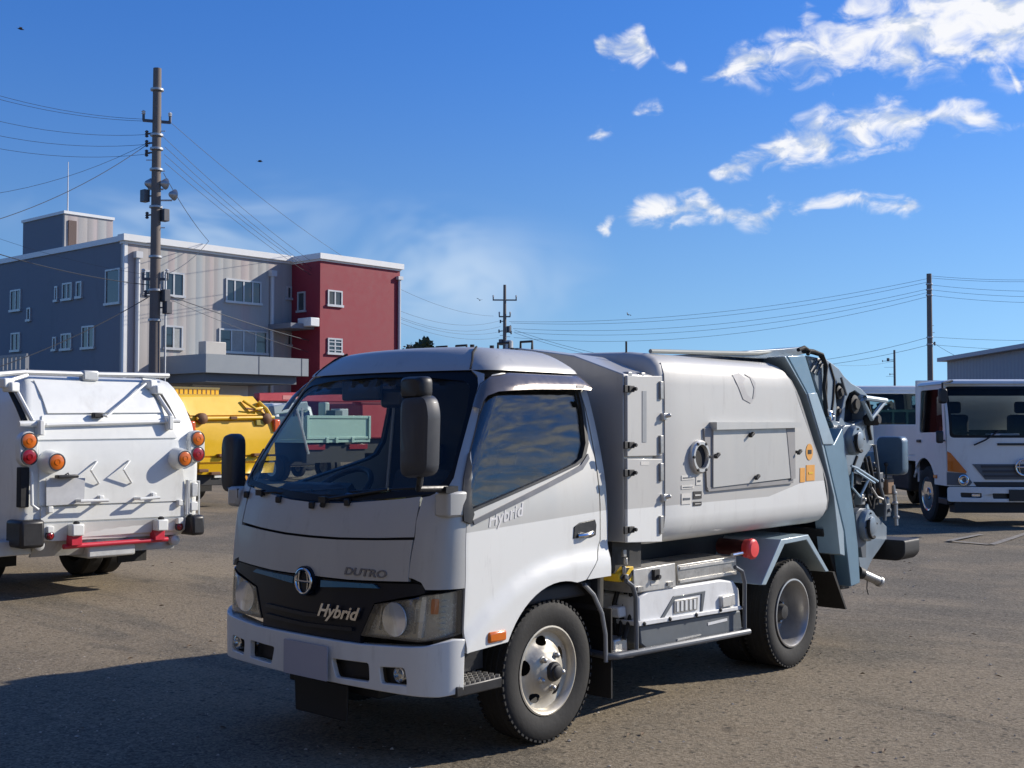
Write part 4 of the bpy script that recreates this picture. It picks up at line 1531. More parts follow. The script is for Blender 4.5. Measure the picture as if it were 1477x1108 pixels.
def seat(x, w_):
    s = MB().prism([(-.28, .86), (.20, .84), (.22, .96), (-.22, 1.0), (-.30, .96)], 'x', x - w_ / 2, x + w_ / 2).build('seat', M_SEAT, T, bevel=.05, seg=3)
    MB().prism([(.16, .94), (.27, .92), (.36, 1.30), (.31, 1.36), (.25, 1.32)], 'x', x - w_ / 2 + .01, x + w_ / 2 - .01).build('backrest', M_SEAT, s, bevel=.05, seg=3)
    MB().prism([(.27, 1.37), (.34, 1.37), (.365, 1.49), (.30, 1.50)], 'x', x - .12, x + .12).build('headrest', M_SEAT, s, bevel=.03, seg=3)


seat(-.42, .48)
seat(.42, .50)
seat(.02, .26)
im = MB().bx(-.05, .12, -.405, -.36, 1.70, 1.80).build('inner_mirror', M_BLK, T, bevel=.02)
MB().bx(-.32, -.02, -.44, -.40, 1.74, 1.86).build('sun_visor', M_INT, T, bevel=.012)
# bumper
bt = [(0.0, .574), (.3, .573), (.58, .572), (1.25, .592), (1.55, .612), (1.73, .622), cside(-.752, .618)]
bb = [(0.0, .372), (.3, .372), (.69, .368), (.96, .364), (1.5, .362), (1.73, .368), cside(-.752, .372)]
fog = [cp(u, v) for (u, v) in ((550, 961), (586, 963), (590, 988), (553, 985))]
ven = [cp(u, v) for (u, v) in ((482, 949), (535, 956), (536, 983), (488, 976))]
fogr, venr = rpoly(fog, .02), rpoly(ven, .02)
hls = [fogr, venr, [(-t, z) for t, z in fogr], [(-t, z) for t, z in venr]]
bump = MB().panel(bb + [(-t, z) for t, z in []] + list(reversed(bt)) + [(-t, z) for t, z in bt[1:]] + [(-t, z) for t, z in reversed(bb[1:])], cab, .03, hls, step=.06, off=.018).build('bumper', M_WHI, T, smooth=50, bevel=.006)
tp_ = [(0.0, .574), (.3, .573), (.58, .572), (1.25, .592), (1.73, .622)]
tpv, nb_ = [], 0
bt2 = MB()
for s_ in (1, -1):
    q = [cab(s_ * t, z) for t, z in tp_ + [(2.0, .620)]]
    for i in range(len(q) - 1):
        a, b = q[i], q[i + 1]
        bt2.add([a + (0, -.010, -.004), b + (0, -.010, -.004), b + (-.05 * s_ * (i > 2), .06, -.004), a + (0, .06, -.004), a + (0, -.010, -.014), b + (0, -.010, -.014), b + (-.05 * s_ * (i > 2), .06, -.014), a + (0, .06, -.014)], [(0, 1, 2, 3), (7, 6, 5, 4)])
bt2.build('bumper_top', M_WHI, bump)
for nm, pl in (('bumper_vent', venr), ('fog_lamp_recess', fogr)):
    c0 = np.mean(np.array(pl), axis=0)
    big = [tuple(c0 + (np.array(p) - c0) * 1.12) for p in pl]
    both(MB().panel(big, cab, .01, step=.06, off=-.04).build(nm, M_BLK, bump, smooth=40))
p = cab(*cp(577, 973))
fl_ = MB().lathe([(.030, .04), (.036, .03), (.036, -.004), (.031, -.006), (.029, 0), (.022, .012), (.004, .016)], 'y', (p[0], p[1] - .004, p[2]), 22).build('fog_lamp', M_CHR, bump)
MB().lathe([(.031, .0), (.028, -.006), (.016, -.012), (.003, -.014)], 'y', (p[0], p[1] - .008, p[2]), 22).build('lens', M_LENS, fl_)
both(fl_)
pc = (.055, -.978, .462)
MB().prism(rect(pc[0] - .166, pc[0] + .166, -.083 + pc[2], .083 + pc[2], .006), 'y', -.984, -.978).build('number_plate', M_PLATE, bump)
MB().bx(-.10, .10, -.977, -.95, .40, .45).build('plate_bracket', M_BLK, bump)
uc = MB().bx(-.40, .30, -.72, -.50, .26, .40)
uc.prism([(-.25, .14), (.15, .14), (.16, .32), (-.26, .32)], 'y', -.80, -.785)
uc.build('under_cover', M_CHAS, T, bevel=.02)
# wipers
for (a, b, c_) in (((-.52, -.80, 1.225), (-.50, -.84, 1.25), (-.10, -.82, 1.275)), ((.06, -.885, 1.205), (.08, -.89, 1.24), (.46, -.81, 1.30)), ):
    wp = MB().tube([a, b], .014, 8)
    wp.tube([b, c_], .008, 6)
    wp.box(b, (.05, .03, .03))
    wp.tube([Vector(c_) - Vector((.25, .02, .02)), Vector(c_) + Vector((.2, .05, .015))], .007, 6)
    wp.build('wiper', M_BLK, T)
for (u, v) in ((358, 712), (404, 719), (452, 727), (503, 723)):
    p = cab(*cp(u, v, -.8 if u < 380 else -.3 if u < 420 else .2))
    MB().box(p + (0, -.008, -.005), (.03, .03, .035), rz=.3).build('wiper_pivot', M_BLK, T, bevel=.006)
# mirrors
def mirror_left():
    mt = MB().loft([[np.array(p) for p in [(.75, -.79, z), (.825, -.77, z), (.845, -.70, z), (.845, -.66, z), (.76, -.70, z)]] for z in (1.18, 1.20, 1.285, 1.30)]).build('mirror_mount', M_SIL, T, bevel=.012)
    arm = MB().tube([(.80, -.76, 1.315), (.81, -.86, 1.318), (.83, -.97, 1.322), (.86, -.99, 1.345), (.875, -.985, 1.50), (.865, -.985, 1.74)], .015, 10)
    arm.box((.80, -.75, 1.31), (.06, .08, .03))
    ar = arm.build('mirror_arm', M_BLK, T)
    hx = lambda r_, dy: [(.875 + p[0], -1.0 + dy, 1.552 + p[1]) for p in rpoly([(-.088 * r_, -.185 * r_), (.088 * r_, -.165 * r_), (.098 * r_, .12 * r_), (.075 * r_, .19 * r_), (-.085 * r_, .185 * r_)], .045)]
    MB().loft([hx(.80, -.055), hx(.95, -.045), hx(1.0, -.02), hx(1.0, .02), hx(.97, .03)]).build('mirror', M_MIR, T, smooth=40)
    hx2 = lambda r_, dy: [(.856 + p[0], -1.0 + dy, 1.775 + p[1]) for p in rpoly([(-.076 * r_, -.05 * r_), (.076 * r_, -.05 * r_), (.076 * r_, .05 * r_), (-.076 * r_, .05 * r_)], .03)]
    MB().loft([hx2(.75, -.05), hx2(.95, -.035), hx2(1.0, -.01), hx2(1.0, .015), hx2(.96, .02)]).build('under_mirror', M_BLK, T, smooth=40)


def mirror_right():
    arm = MB().tube([(-.80, -.74, 1.24), (-.90, -.74, 1.245), (-.985, -.70, 1.26), (-.99, -.68, 1.55)], .014, 10)
    arm.box((-.80, -.75, 1.235), (.07, .09, .05))
    arm.build('mirror_arm', M_BLK, T)
    hx = lambda r_, dy: [(-.975 + p[0], -.67 + dy, 1.395 + p[1]) for p in rpoly([(-.062 * r_, -.17 * r_), (.062 * r_, -.17 * r_), (.062 * r_, .165 * r_), (-.062 * r_, .165 * r_)], .055)]
    MB().loft([hx(.8, -.05), hx(.95, -.04), hx(1, -.015), hx(1, .025), hx(.96, .035)]).build('mirror', M_MIR, T, smooth=40)
    MB().bx(-.86, -.76, -.80, -.70, 1.16, 1.27).build('mirror_mount', M_SIL, T, bevel=.02)


mirror_left()
mirror_right()
# side indicator, step
io = MB().box((.862, -.492, .605), (.05, .125, .052)).build('side_indicator', M_ORANGE, T, bevel=.012, seg=3)
MB().box((.846, -.492, .605), (.012, .14, .062)).build('gasket', M_BLK, io)
both(io)
st = MB().bx(.50, .855, -.745, -.43, .352, .405)
so_ = st.build('step', M_BLK, T, bevel=.008)
tr_ = MB()
for i in range(7):
    for j in range(9):
        tr_.box((.60 + .04 * i, -.72 + .034 * j, .409), (.02, .018, .012), rz=.5)
tag(tr_.build('step_tread', M_STEEL, so_), kind='stuff')
MB().bx(.45, .70, -.745, -.40, .42, .66).build('step_well', M_BLK, T)
both(so_)

# ---- wheels ---------------------------------------------------------------
def tyre_profile(r, w_):
    h = w_ / 2
    return [(.222, -h * .80), (.235, -h * .86), (.27, -h * .98), (.305, -h * 1.0), (r * .945, -h * .93), (r * .985, -h * .82), (r, -h * .62), (r * 1.002, 0), (r, h * .62), (r * .985, h * .82), (r * .945, h * .93), (.305, h * 1.0), (.27, h * .98), (.235, h * .86), (.222, h * .80)]


def tyre(x, y, r=.357, w_=.20):
    t = MB().lathe(tyre_profile(r, w_), 'x', (x, y, r), 64, closed=True)
    for k in range(60):          # tread blocks on both shoulders
        a = 2 * math.pi * k / 60
        for s in (-1, 1):
            c_ = (x + s * w_ * .40, y + math.cos(a) * (r * .987), r + math.sin(a) * (r * .987))
            t.box(c_, (w_ * .12, .020, .010), rx=a + math.pi / 2)
    for s in (-.18, 0, .18):
        t.lathe([(r * 1.0, -.012), (r * 1.006, -.010), (r * 1.006, .010), (r * 1.0, .012)], 'x', (x + s * w_, y, r), 64, closed=True)
    return t


def front_wheel(s):
    x = s * .70
    to = tyre(x, 0).build('wheel', M_RUB, T, smooth=30)
    # rim barrel
    f = lambda dx: x + s * dx
    R_ = MB().lathe([(.200, s * -.07), (.212, s * .05), (.225, s * .082), (.227, s * .088), (.219, s * .090), (.205, s * .080), (.195, s * .055), (.19, s * -.06)], 'x', (x, 0, .357), 48, closed=True)
    R_.build('rim', M_RIM, to)

    def disc(a, b):
        r_ = math.hypot(a, b)
        h = lerp([(0, .118), (.055, .118), (.068, .100), (.105, .096), (.125, .075), (.15, .052), (.175, .046), (.20, .052)], r_)
        return np.array([x + s * h, a, .357 + b])
    hol = []
    for k in range(5):
        a = 2 * math.pi * (k + .35) / 5
        c_ = (.152 * math.cos(a), .152 * math.sin(a))
        e = []
        for j in range(14):
            q = 2 * math.pi * j / 14
            p_, t_ = .024 * math.cos(q), .040 * math.sin(q)
            e.append((c_[0] + p_ * math.cos(a) - t_ * math.sin(a), c_[1] + p_ * math.sin(a) + t_ * math.cos(a)))
        hol.append(e)
    MB().panel(circ((0, 0), .198, 48), disc, .006, hol, step=.02, sign=s).build('disc', M_RIM, to, smooth=40)
    MB().lathe([(.05, s * .09), (.05, s * .128), (.046, s * .136), (.036, s * .139), (.034, s * .152), (.026, s * .158), (.003, s * .160)], 'x', (x, 0, .357), 28).build('hub', M_CHAS, to)
    for k in range(5):
        a = 2 * math.pi * (k + .85) / 5
        c_ = (x, .086 * math.cos(a), .357 + .086 * math.sin(a))
        MB().lathe([(.019, s * .094), (.019, s * .10), (.014, s * .102), (.0135, s * .118), (.008, s * .124), (.003, s * .126)], 'x', c_, 12).build('lug_nut', M_STEEL, to)
    MB().lathe([(.17, 0), (.19, s * .01), (.19, -s * .06), (.10, -s * .06)], 'x', (x - s * .01, 0, .357), 24).build('brake_drum', M_CHAS, to)


front_wheel(1)
front_wheel(-1)


def rear_wheel(s):
    y = 2.516
    for k, x in enumerate((s * .728, s * .502)):
        to = tyre(x, y, .357, .198).build('wheel', M_RUB, T, smooth=30)
        R_ = MB().lathe([(.227, s * .088), (.227, s * .094), (.217, s * .096), (.207, s * .084), (.200, s * .05), (.190, s * .0), (.186, s * -.05), (.178, s * -.07), (.05, s * -.07), (.05, s * -.085), (.19, s * -.085), (.205, s * -.02), (.212, s * .05)], 'x', (x, y, .357), 48, closed=True)
        R_.build('rim', M_RIM2, to)
        if k == 0:
            MB().lathe([(.055, s * -.075), (.075, s * -.07), (.075, s * -.02), (.06, s * .0), (.045, s * .035), (.004, s * .04)], 'x', (x, y, .357), 24).build('hub', M_CHAS, to)
            for j in range(5):
                a = 2 * math.pi * (j + .3) / 5
                MB().lathe([(.018, s * -.07), (.018, s * -.055), (.013, s * -.05), (.013, s * -.03), (.003, s * -.025)], 'x', (x, y + .105 * math.cos(a), .357 + .105 * math.sin(a)), 10).build('lug_nut', M_STEEL, to)
                a += .63
                MB().lathe([(.026, s * -.069), (.026, s * -.066), (.003, s * -.066)], 'x', (x, y + .145 * math.cos(a), .357 + .145 * math.sin(a)), 12).build('hand_hole', M_SEAM, to)


rear_wheel(1)
rear_wheel(-1)

# ---- chassis --------------------------------------------------------------
for s in (-1, 1):
    MB().bx(s * .36, s * .43, -.62, 3.55, .50, .68).build('frame_rail', M_CHAS, T, bevel=.006)
for y in (1.3, 1.9, 2.9, 3.4):
    MB().bx(-.355, .355, y - .04, y + .04, .53, .64).build('crossmember', M_CHAS, T, bevel=.01)
MB().bx(-.32, .32, -.70, .30, .30, .72).build('engine', M_CHAS, T, bevel=.03)
MB().bx(-.25, .25, .302, .95, .32, .60).build('gearbox', M_CHAS, T, bevel=.03)
MB().cyl((-.62, 0, .33), (.62, 0, .33), .045, 12).build('front_axle', M_CHAS, T)
ra = MB().cyl((-.60, 2.516, .357), (.60, 2.516, .357), .055, 12)
ra.lathe([(.05, -.14), (.13, -.08), (.15, 0), (.13, .08), (.05, .14)], 'x', (0, 2.516, .357), 20)
ra.build('rear_axle', M_CHAS, T)
MB().cyl((0, .9, .42), (0, 2.4, .38), .035, 10).build('drive_shaft', M_CHAS, T)
for s in (-1, 1):
    MB().tube([(s * .39, -.55, .46), (s * .39, 0, .37), (s * .39, .55, .47)], .03, 6).build('leaf_spring', M_CHAS, T)
    MB().tube([(s * .40, 1.9, .50), (s * .40, 2.516, .42), (s * .40, 3.1, .50)], .035, 6).build('leaf_spring', M_CHAS, T)
MB().bx(-.86, -.50, .75, 1.85, .30, .72).build('fuel_tank', M_CHAS, T, bevel=.04, seg=3)
MB().bx(-.46, .46, .60, 3.2, .70, .925).build('subframe', M_CHAS, T, bevel=.01)
# wheel house liner and mud flap behind the front wheel
ln = MB()
for k, a in enumerate(np.linspace(R(158), R(2), 18)):
    if k:
        p0, p1 = (.475 * math.cos(a0), .357 + .475 * math.sin(a0)), (.475 * math.cos(a), .357 + .475 * math.sin(a))
        ln.add([(.42, *p0), (.832, *p0), (.832, *p1), (.42, *p1)], [(0, 1, 2, 3)])
    a0 = a
both(ln.build('wheel_house', M_BLK, T, smooth=60))
fe = pxp = [sx(u, v, .83) for (u, v) in ((842, 843), (856, 858), (868, 885), (873, 915), (874, 955))]
eg = MB().tube([(.83, a, b) for a, b in fe], .012, 8)
eg.build('mudguard_edge', mat('guard_grey', (.22, .23, .24), .5), T)
mf = [sx(u, v, .80) for (u, v) in ((852, 850), (868, 885), (875, 930), (877, 1000))]
both(MB().bx(.50, .83, mf[3][0] - .012, mf[3][0], .14, .62).build('mud_flap', M_RUB, T))

# ---- equipment between the wheels ----------------------------------------
def ybox(name, px, x0, x1, m, bev=.006, parent=None):
    """box whose outer side face (x = x1) covers the pixel rectangle"""
    u0, v0, u1, v1 = px
    a, b = sx(u0, v0, x1), sx(u1, v1, x1)
    c_, d_ = sx(u0, v1, x1), sx(u1, v0, x1)
    return MB().bx(x0, x1, (a[0] + c_[0]) / 2, (b[0] + d_[0]) / 2, (b[1] + c_[1]) / 2, (a[1] + d_[1]) / 2).build(name, m, parent or T, bevel=bev)


def spoly(name, pxs, x0, x1, m, bev=0.004, parent=None, r=0.0):
    pl = [sx(u, v, x1) for (u, v) in pxs]
    if r:
        pl = rpoly(pl, r)
    return MB().prism(pl, 'x', x0, x1).build(name, m, parent or T, bevel=bev)


tb = spoly('tool_box', ((914, 822), (974, 812), (975, 847), (915, 856)), .50, .84, M_ALUM)
q = sx(945, 829, .845)
lk = MB().box((.85, q[0], q[1]), (.02, .05, .06)).cyl((.85, q[0], q[1] - .01), (.88, q[0], q[1] - .01), .012, 8).build('latch', M_CHAS, tb)
for (u, v) in ((923, 849), (966, 842)):
    q = sx(u, v, .845)
    MB().box((.845, *q), (.012, .05, .022)).build('hinge', M_STEEL, tb)
q = sx(945, 841, .842)
MB().box((.8415, *q), (.004, .08, .022)).build('label', M_STICKW, tb)
ot = spoly('open_tray', ((977, 815), (1062, 802), (1063, 829), (978, 844)), .52, .82, M_STEEL)
for k in range(2):
    p = [sx(u, v, .822) for (u, v) in (((980, 818), (1060, 806), (1060, 810), (980, 822)) if k == 0 else ((980, 837), (1060, 824), (1060, 828), (980, 841)))]
    MB().prism(p, 'x', .8, .828).build('tray_lip', M_ALUM, ot)
sp_ = spoly('hazard_stripe', ((892, 829), (901, 818), (914, 817), (914, 838), (893, 840)), .70, .83, M_YEL)
for (a, b, c_, d_) in (((894, 833), (904, 819), (908, 819), (897, 838)), ((903, 836), (913, 822), (913, 828), (906, 838))):
    MB().prism([sx(u, v, .8315) for (u, v) in (a, b, c_, d_)], 'x', .825, .8335).build('stripe', M_BLK, sp_)
# electric unit: white housing over a dark grey lower case
un_px = [(921, 862), (935, 852), (1040, 836), (1058, 838), (1066, 850), (1068, 876), (1060, 882), (925, 902), (921, 895)]
un = spoly('power_unit', un_px, .42, .83, M_PALE, .012)
spoly('lower_case', ((922, 903), (1068, 880), (1071, 908), (1062, 914), (950, 936), (936, 940), (924, 930)), .45, .815, M_UNIT, .012, un)
spoly('flange', ((921, 897), (1069, 874), (1072, 879), (922, 904)), .40, .845, M_PALE, .004, un)
spoly('brace', ((952, 894), (972, 860), (1018, 852), (1014, 882), (1011, 883), (1012, 857), (975, 864), (957, 894)), .815, .836, M_UNIT, .003, un)
vg = spoly('vent_grille', ((973, 866), (1007, 861), (1006, 880), (973, 886)), .82, .838, M_STEEL, .003, un)
for k in range(5):
    p = [sx(976 + 6.2 * k, 868 - k * .9, .84), sx(979 + 6.2 * k, 867.6 - k * .9, .84), sx(979 + 6.2 * k, 882 - k * .9, .84), sx(976 + 6.2 * k, 882.4 - k * .9, .84)]
    MB().prism(p, 'x', .83, .842).build('louvre', M_PALE, vg)
spoly('clasp', ((1042, 861), (1060, 856), (1061, 873), (1043, 877)), .82, .855, M_ALUM, .006, un)
for k in range(3):
    spoly('louvre', ((978 + 2 * k, 922 + 4 * k), (1012 - 3 * k, 915 + 4 * k), (1010 - 3 * k, 917 + 4 * k), (977 + 2 * k, 925 + 4 * k)), .80, .822, M_ALUM, 0, un)
q = sx(1035, 897, .817)
MB().box((.8165, *q), (.004, .22, .016), rx=.0).build('raised_lettering', M_PALE, un)
for (u, v) in ((930, 900), (967, 893), (1005, 887), (1040, 880)):
    q = sx(u, v, .85)
    MB().lathe([(.012, 0), (.012, .008), (.006, .012)], 'x', (.844, *q), 8).build('bolt', M_CHAS, un)
# guard rail
gr_ = MB()
pth = [sx(u, v, .86) for (u, v) in ((903, 838), (912, 845), (917, 862), (918, 945))]
gr_.tube([(.86, a, b) for a, b in pth], .013, 8)
pth = [sx(u, v, .86) for (u, v) in ((1060, 818), (1070, 824), (1074, 840), (1074, 906))]
gr_.tube([(.86, a, b) for a, b in pth], .013, 8)
a, b = sx(884, 948, .86), sx(1080, 911, .86)
gr_.tube([(.60, a[0] + .01, a[1] + .01), (.84, a[0] + .0, a[1]), (.86, a[0] + .04, a[1]), (.86, b[0], b[1] - .0)], .019, 10)
gr_.tube([(.86, b[0], b[1]), (.60, b[0] + .01, b[1] + .01)], .019, 10)
gr_.build('guard_rail', mat('rail_grey', (.14, .15, .165), .45, .3, var=.15, dirt=.3), T)
a, b = sx(882, 950, .85), sx(912, 945, .85)
MB().prism([sx(882, 943, .84), sx(912, 940, .84), sx(912, 948, .84), sx(882, 951, .84)], 'x', .62, .85).build('step_plate', M_STEEL, T, bevel=.004)
spoly('pump', ((886, 924), (905, 918), (906, 942), (887, 946)), .66, .76, M_ALUM, .01)
spoly('filter', ((892, 877), (903, 874), (904, 890), (893, 892)), .68, .76, M_PALE, .01)
hs = MB()
for dx_, us in ((0, ((905, 846), (900, 870), (896, 900), (893, 925))), (.05, ((910, 850), (912, 880), (905, 905), (900, 922))), (-.04, ((893, 845), (886, 870), (888, 905), (892, 930)))):
    hs.tube([(.72 + dx_, *sx(u, v, .72 + dx_)) for (u, v) in us], .014, 7)
hs.build('hose', M_RUB, T)
ch = MB()
q = sx(901, 790, .84)
for k in range(4):
    ch.box((.84, q[0] + (.008 if k % 2 else -.008), q[1] - .03 - .045 * k), (.02, .03, .04), rz=.4 * k)
ch.build('chain', M_STEEL, T, bevel=.004)
MB().bx(.30, .62, .20, .56, .70, .76).build('cab_mount', M_CHAS, T)
# red hazard lamp
q = sx(1086, 792, .87)
rl = MB().lathe([(.004, .088), (.05, .085), (.062, .075), (.066, .06), (.062, .05), (.058, .02), (.04, .01)], 'x', (.80, q[0], q[1]), 28).build('hazard_lamp', M_REDB, T)
MB().cyl((.62, q[0] + .03, q[1]), (.83, q[0], q[1]), .052, 20).build('lamp_body', mat('shadowed_red_body', (.05, .005, .006), .6), rl)  # barrel colour darkened to carry the shadow of the body above
a, b = sx(1058, 801, .86), sx(1072, 798, .86)
MB().cyl((.85, a[0], a[1]), (.85, b[0], b[1]), .012, 8).build('lamp_stalk', M_CHR, rl)
# rear fender
fo = [sx(u, v, .88) for (u, v) in ((1097, 844), (1126, 778), (1165, 771), (1195, 824))]
fi = [sx(u, v, .88) for (u, v) in ((1190, 825), (1162.5, 779), (1131, 785), (1104, 844))]
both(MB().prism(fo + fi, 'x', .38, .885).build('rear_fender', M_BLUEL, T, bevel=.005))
fl2 = [sx(u, v, .84) for (u, v) in ((1172, 829), (1198, 824), (1216, 878), (1183, 876))]
yfl = fl2[2][0]
both(MB().prism([(fl2[1][0] - .03, fl2[1][1]), (fl2[1][0], fl2[1][1]), (yfl, fl2[2][1]), (yfl - .02, fl2[2][1])], 'x', .42, .87).build('mud_flap', M_RUB, T))
spoly('fender_bracket', ((1070, 800), (1112, 792), (1100, 842), (1070, 845)), .30, .60, M_CHAS, .01)

# ---- garbage body ---------------------------------------------------------
YR = smooth_tab(sorted([(sx(u, v, .9)[1], sx(u, v, .9)[0]) for (u, v) in ((1192, 752), (1190, 697), (1170, 639), (1149, 574), (1131, 530), (1122, 515))]))
PROF = [(0, .93), (.70, .93), (.78, .935), (.84, .955), (.875, .99), (.898, 1.035), (.906, 1.09), (.908, 1.3), (.908, 1.6), (.907, 1.84), (.903, 1.90), (.888, 1.95), (.855, 1.99), (.80, 2.015), (.68, 2.03), (0, 2.045)]
FB = smooth_tab([(z, x) for x, z in PROF[3:13]])


def body_ring(s, inset, y0=None):
    pr = []
    zc = 1.48
    for (x, z) in PROF:
        k = 1 - inset / .9
        zz = zc + (z - zc) * (1 - inset / .56)
        yy = .875 + (YR(min(max(z, .95), 2.02)) - .875) * s if y0 is None else y0
        pr.append(np.array([x * k, yy, zz]))
    return pr + [p * (-1, 1, 1) for p in reversed(pr[1:-1])]


rg = [body_ring(0, .11, .80), body_ring(0, .055, .805), body_ring(0, .022, .822), body_ring(0, .006, .848)] + [body_ring(s, 0) for s in np.linspace(0, 1, 9)]
gb = MB().loft(rg).build('refuse_body', M_BODY, T, smooth=40)


def bside(y, z):
    return np.array([FB(z), y, z])


# seams at the front corner and the rear collar
MB().tube([bside(.878, z) + (.001, 0, 0) for z in np.linspace(.97, 1.96, 16)], .004, 6).build('body_seam', mat('seam_grey', (.25, .25, .25), .6), gb)
rc_ = MB()
rc2_ = MB()
for z0, z1 in zip(np.linspace(.96, 1.97, 16)[:-1], np.linspace(.96, 1.97, 16)[1:]):
    p0, p1 = np.array([FB(z0), YR(z0), z0]), np.array([FB(z1), YR(z1), z1])
    for s in (1, -1):
        m_ = (s, 1, 1)
        (rc_ if s > 0 else rc2_).add([p0 * m_, p1 * m_, (p1 + (-.03, .09, 0)) * m_, (p0 + (-.03, .09, 0)) * m_], [(0, 1, 2, 3)])
rc_.build('rear_collar', mat('collar_grey', (.16, .165, .17), .5, .2), gb)
rc2_.build('rear_collar', MATS['collar_grey'], gb)
# top rail with rolled cover
MB().tube([(.80, .90, 2.03), (.80, 1.5, 2.05), (.78, 2.15, 2.075), (.76, 2.45, 2.105), (.72, 2.62, 2.09)], .013, 8).build('top_rail', mat('rolled_cover', (.30, .32, .30), .7, var=.2), T)
spoly('top_wedge', ((1000, 511), (1130, 503), (1160, 500), (1163, 510), (1125, 519)), .60, .78, M_BLUEG, .004)
MB().tube([(.66, .86, 2.02), (.66, .86, 2.09)], .006, 6).build('antenna_pin', M_CHAS, gb)
# side hatch
hp_ = [sx(u, v, .91) for (u, v) in ((1025, 617), (1142, 613), (1142, 689), (1025, 703))]
ht = MB().panel(hp_, bside, .03, step=.1, off=.022).build('side_hatch', M_SIL, T, smooth=40)
MB().panel([sx(u, v, .91) for (u, v) in ((1024, 609), (1147, 609), (1147, 617), (1024, 620))], bside, .05, step=.1, off=.05).build('hatch_rail', M_SIL, ht, bevel=.004)
MB().panel([sx(u, v, .91) for (u, v) in ((1014, 618), (1026, 617), (1026, 705), (1018, 707))], bside, .012, step=.1, off=.012).build('hatch_frame', mat('hatch_frame_grey', (.30, .29, .28), .5), ht)
MB().panel([sx(u, v, .91) for (u, v) in ((1130, 616), (1142, 616), (1143, 690), (1137, 692))], bside, .012, step=.1, off=.025).build('hatch_frame', mat('hatch_frame_grey', (.30, .29, .28), .5), ht)
MB().panel([sx(u, v, .91) for (u, v) in ((1018, 703), (1142, 691), (1142, 697), (1020, 709))], bside, .012, step=.1, off=.014).build('hatch_frame', mat('hatch_frame_grey', (.30, .29, .28), .5), ht)
for (u, v) in ((1027, 657), (1146, 652), (1085, 688), (1077, 627)):
    q = bside(*sx(u, v, .91))
    MB().cyl(q, q + (.045, 0, 0), .010, 10).box(q + (.038, 0, 0), (.022, .045, .018), rx=.5).build('hatch_latch', M_CHAS, ht, bevel=.003)
q = bside(*sx(1007, 659, .91))
pr_ = MB().lathe([(.098, -.01), (.098, .02), (.088, .03), (.072, .03), (.068, .012), (.068, -.005)], 'x', (q[0], q[1], q[2]), 32).build('inspection_port', M_ALUM, T)
MB().lathe([(.07, 0), (.07, .008), (.002, .008)], 'x', (q[0], q[1], q[2]), 24).build('port_glass', M_SEAM, pr_)
for k in range(6):
    a = k * math.pi / 3
    MB().lathe([(.009, .02), (.009, .034), (.002, .036)], 'x', (q[0], q[1] + .086 * math.cos(a), q[2] + .086 * math.sin(a)), 8).build('bolt', M_CHAS, pr_)


def decal(name, pxs, m, parent=gb, off=.003):
    return MB().panel([sx(u, v, .91) for (u, v) in pxs], bside, .002, step=.06, off=off).build(name, m, parent, smooth=40)


def rectpx(u0, v0, u1, v1):
    return ((u0, v0), (u1, v0 - (u1 - u0) * .04), (u1, v1 - (u1 - u0) * .08), (u0, v1))


cc = [(1167.5 + 5 * math.cos(a), 652 + 12 * math.sin(a)) for a in np.linspace(0, 6.28, 17)[:-1]]
dd = decal('sticker', cc, M_STICK)
decal('print', rectpx(1165, 649, 1170, 655), M_SEAM, dd, .0055)
decal('sticker', rectpx(1154, 675, 1161, 696), M_STICK)
dd = decal('sticker', rectpx(1163, 671, 1175, 694), M_STICK)
decal('print', rectpx(1166, 681, 1172, 684), M_YEL, dd, .0055)
for (u0, v0, u1, v1, m_) in ((983, 686, 1001, 693, M_STICKW), (983, 700, 1001, 706, M_STICKW), (983, 712, 997, 728, M_STICKW), (1000, 709, 1012, 720, M_CHAS), (1000, 724, 1012, 730, M_CHAS), (1004, 688, 1012, 700, M_STICKW)):
    dd = decal('label', rectpx(u0, v0, u1, v1), m_)
    decal('print', rectpx(u0 + 2, v0 + (v1 - v0) * .4, u1 - 2, v0 + (v1 - v0) * .6), M_STICKW if m_ is M_CHAS else M_UNIT, dd, .0055)
# ghost of a removed emblem
gm = mat('emblem_ghost', (.475, .455, .43), .45, .1, .2, var=.1)
decal('emblem_ghost', ((1058, 541), (1068, 538), (1076, 546), (1072, 552), (1078, 570), (1086, 576), (1088, 560), (1083, 545), (1076, 540), (1080, 538), (1090, 552), (1090, 572), (1083, 582), (1072, 576), (1066, 560)), gm)

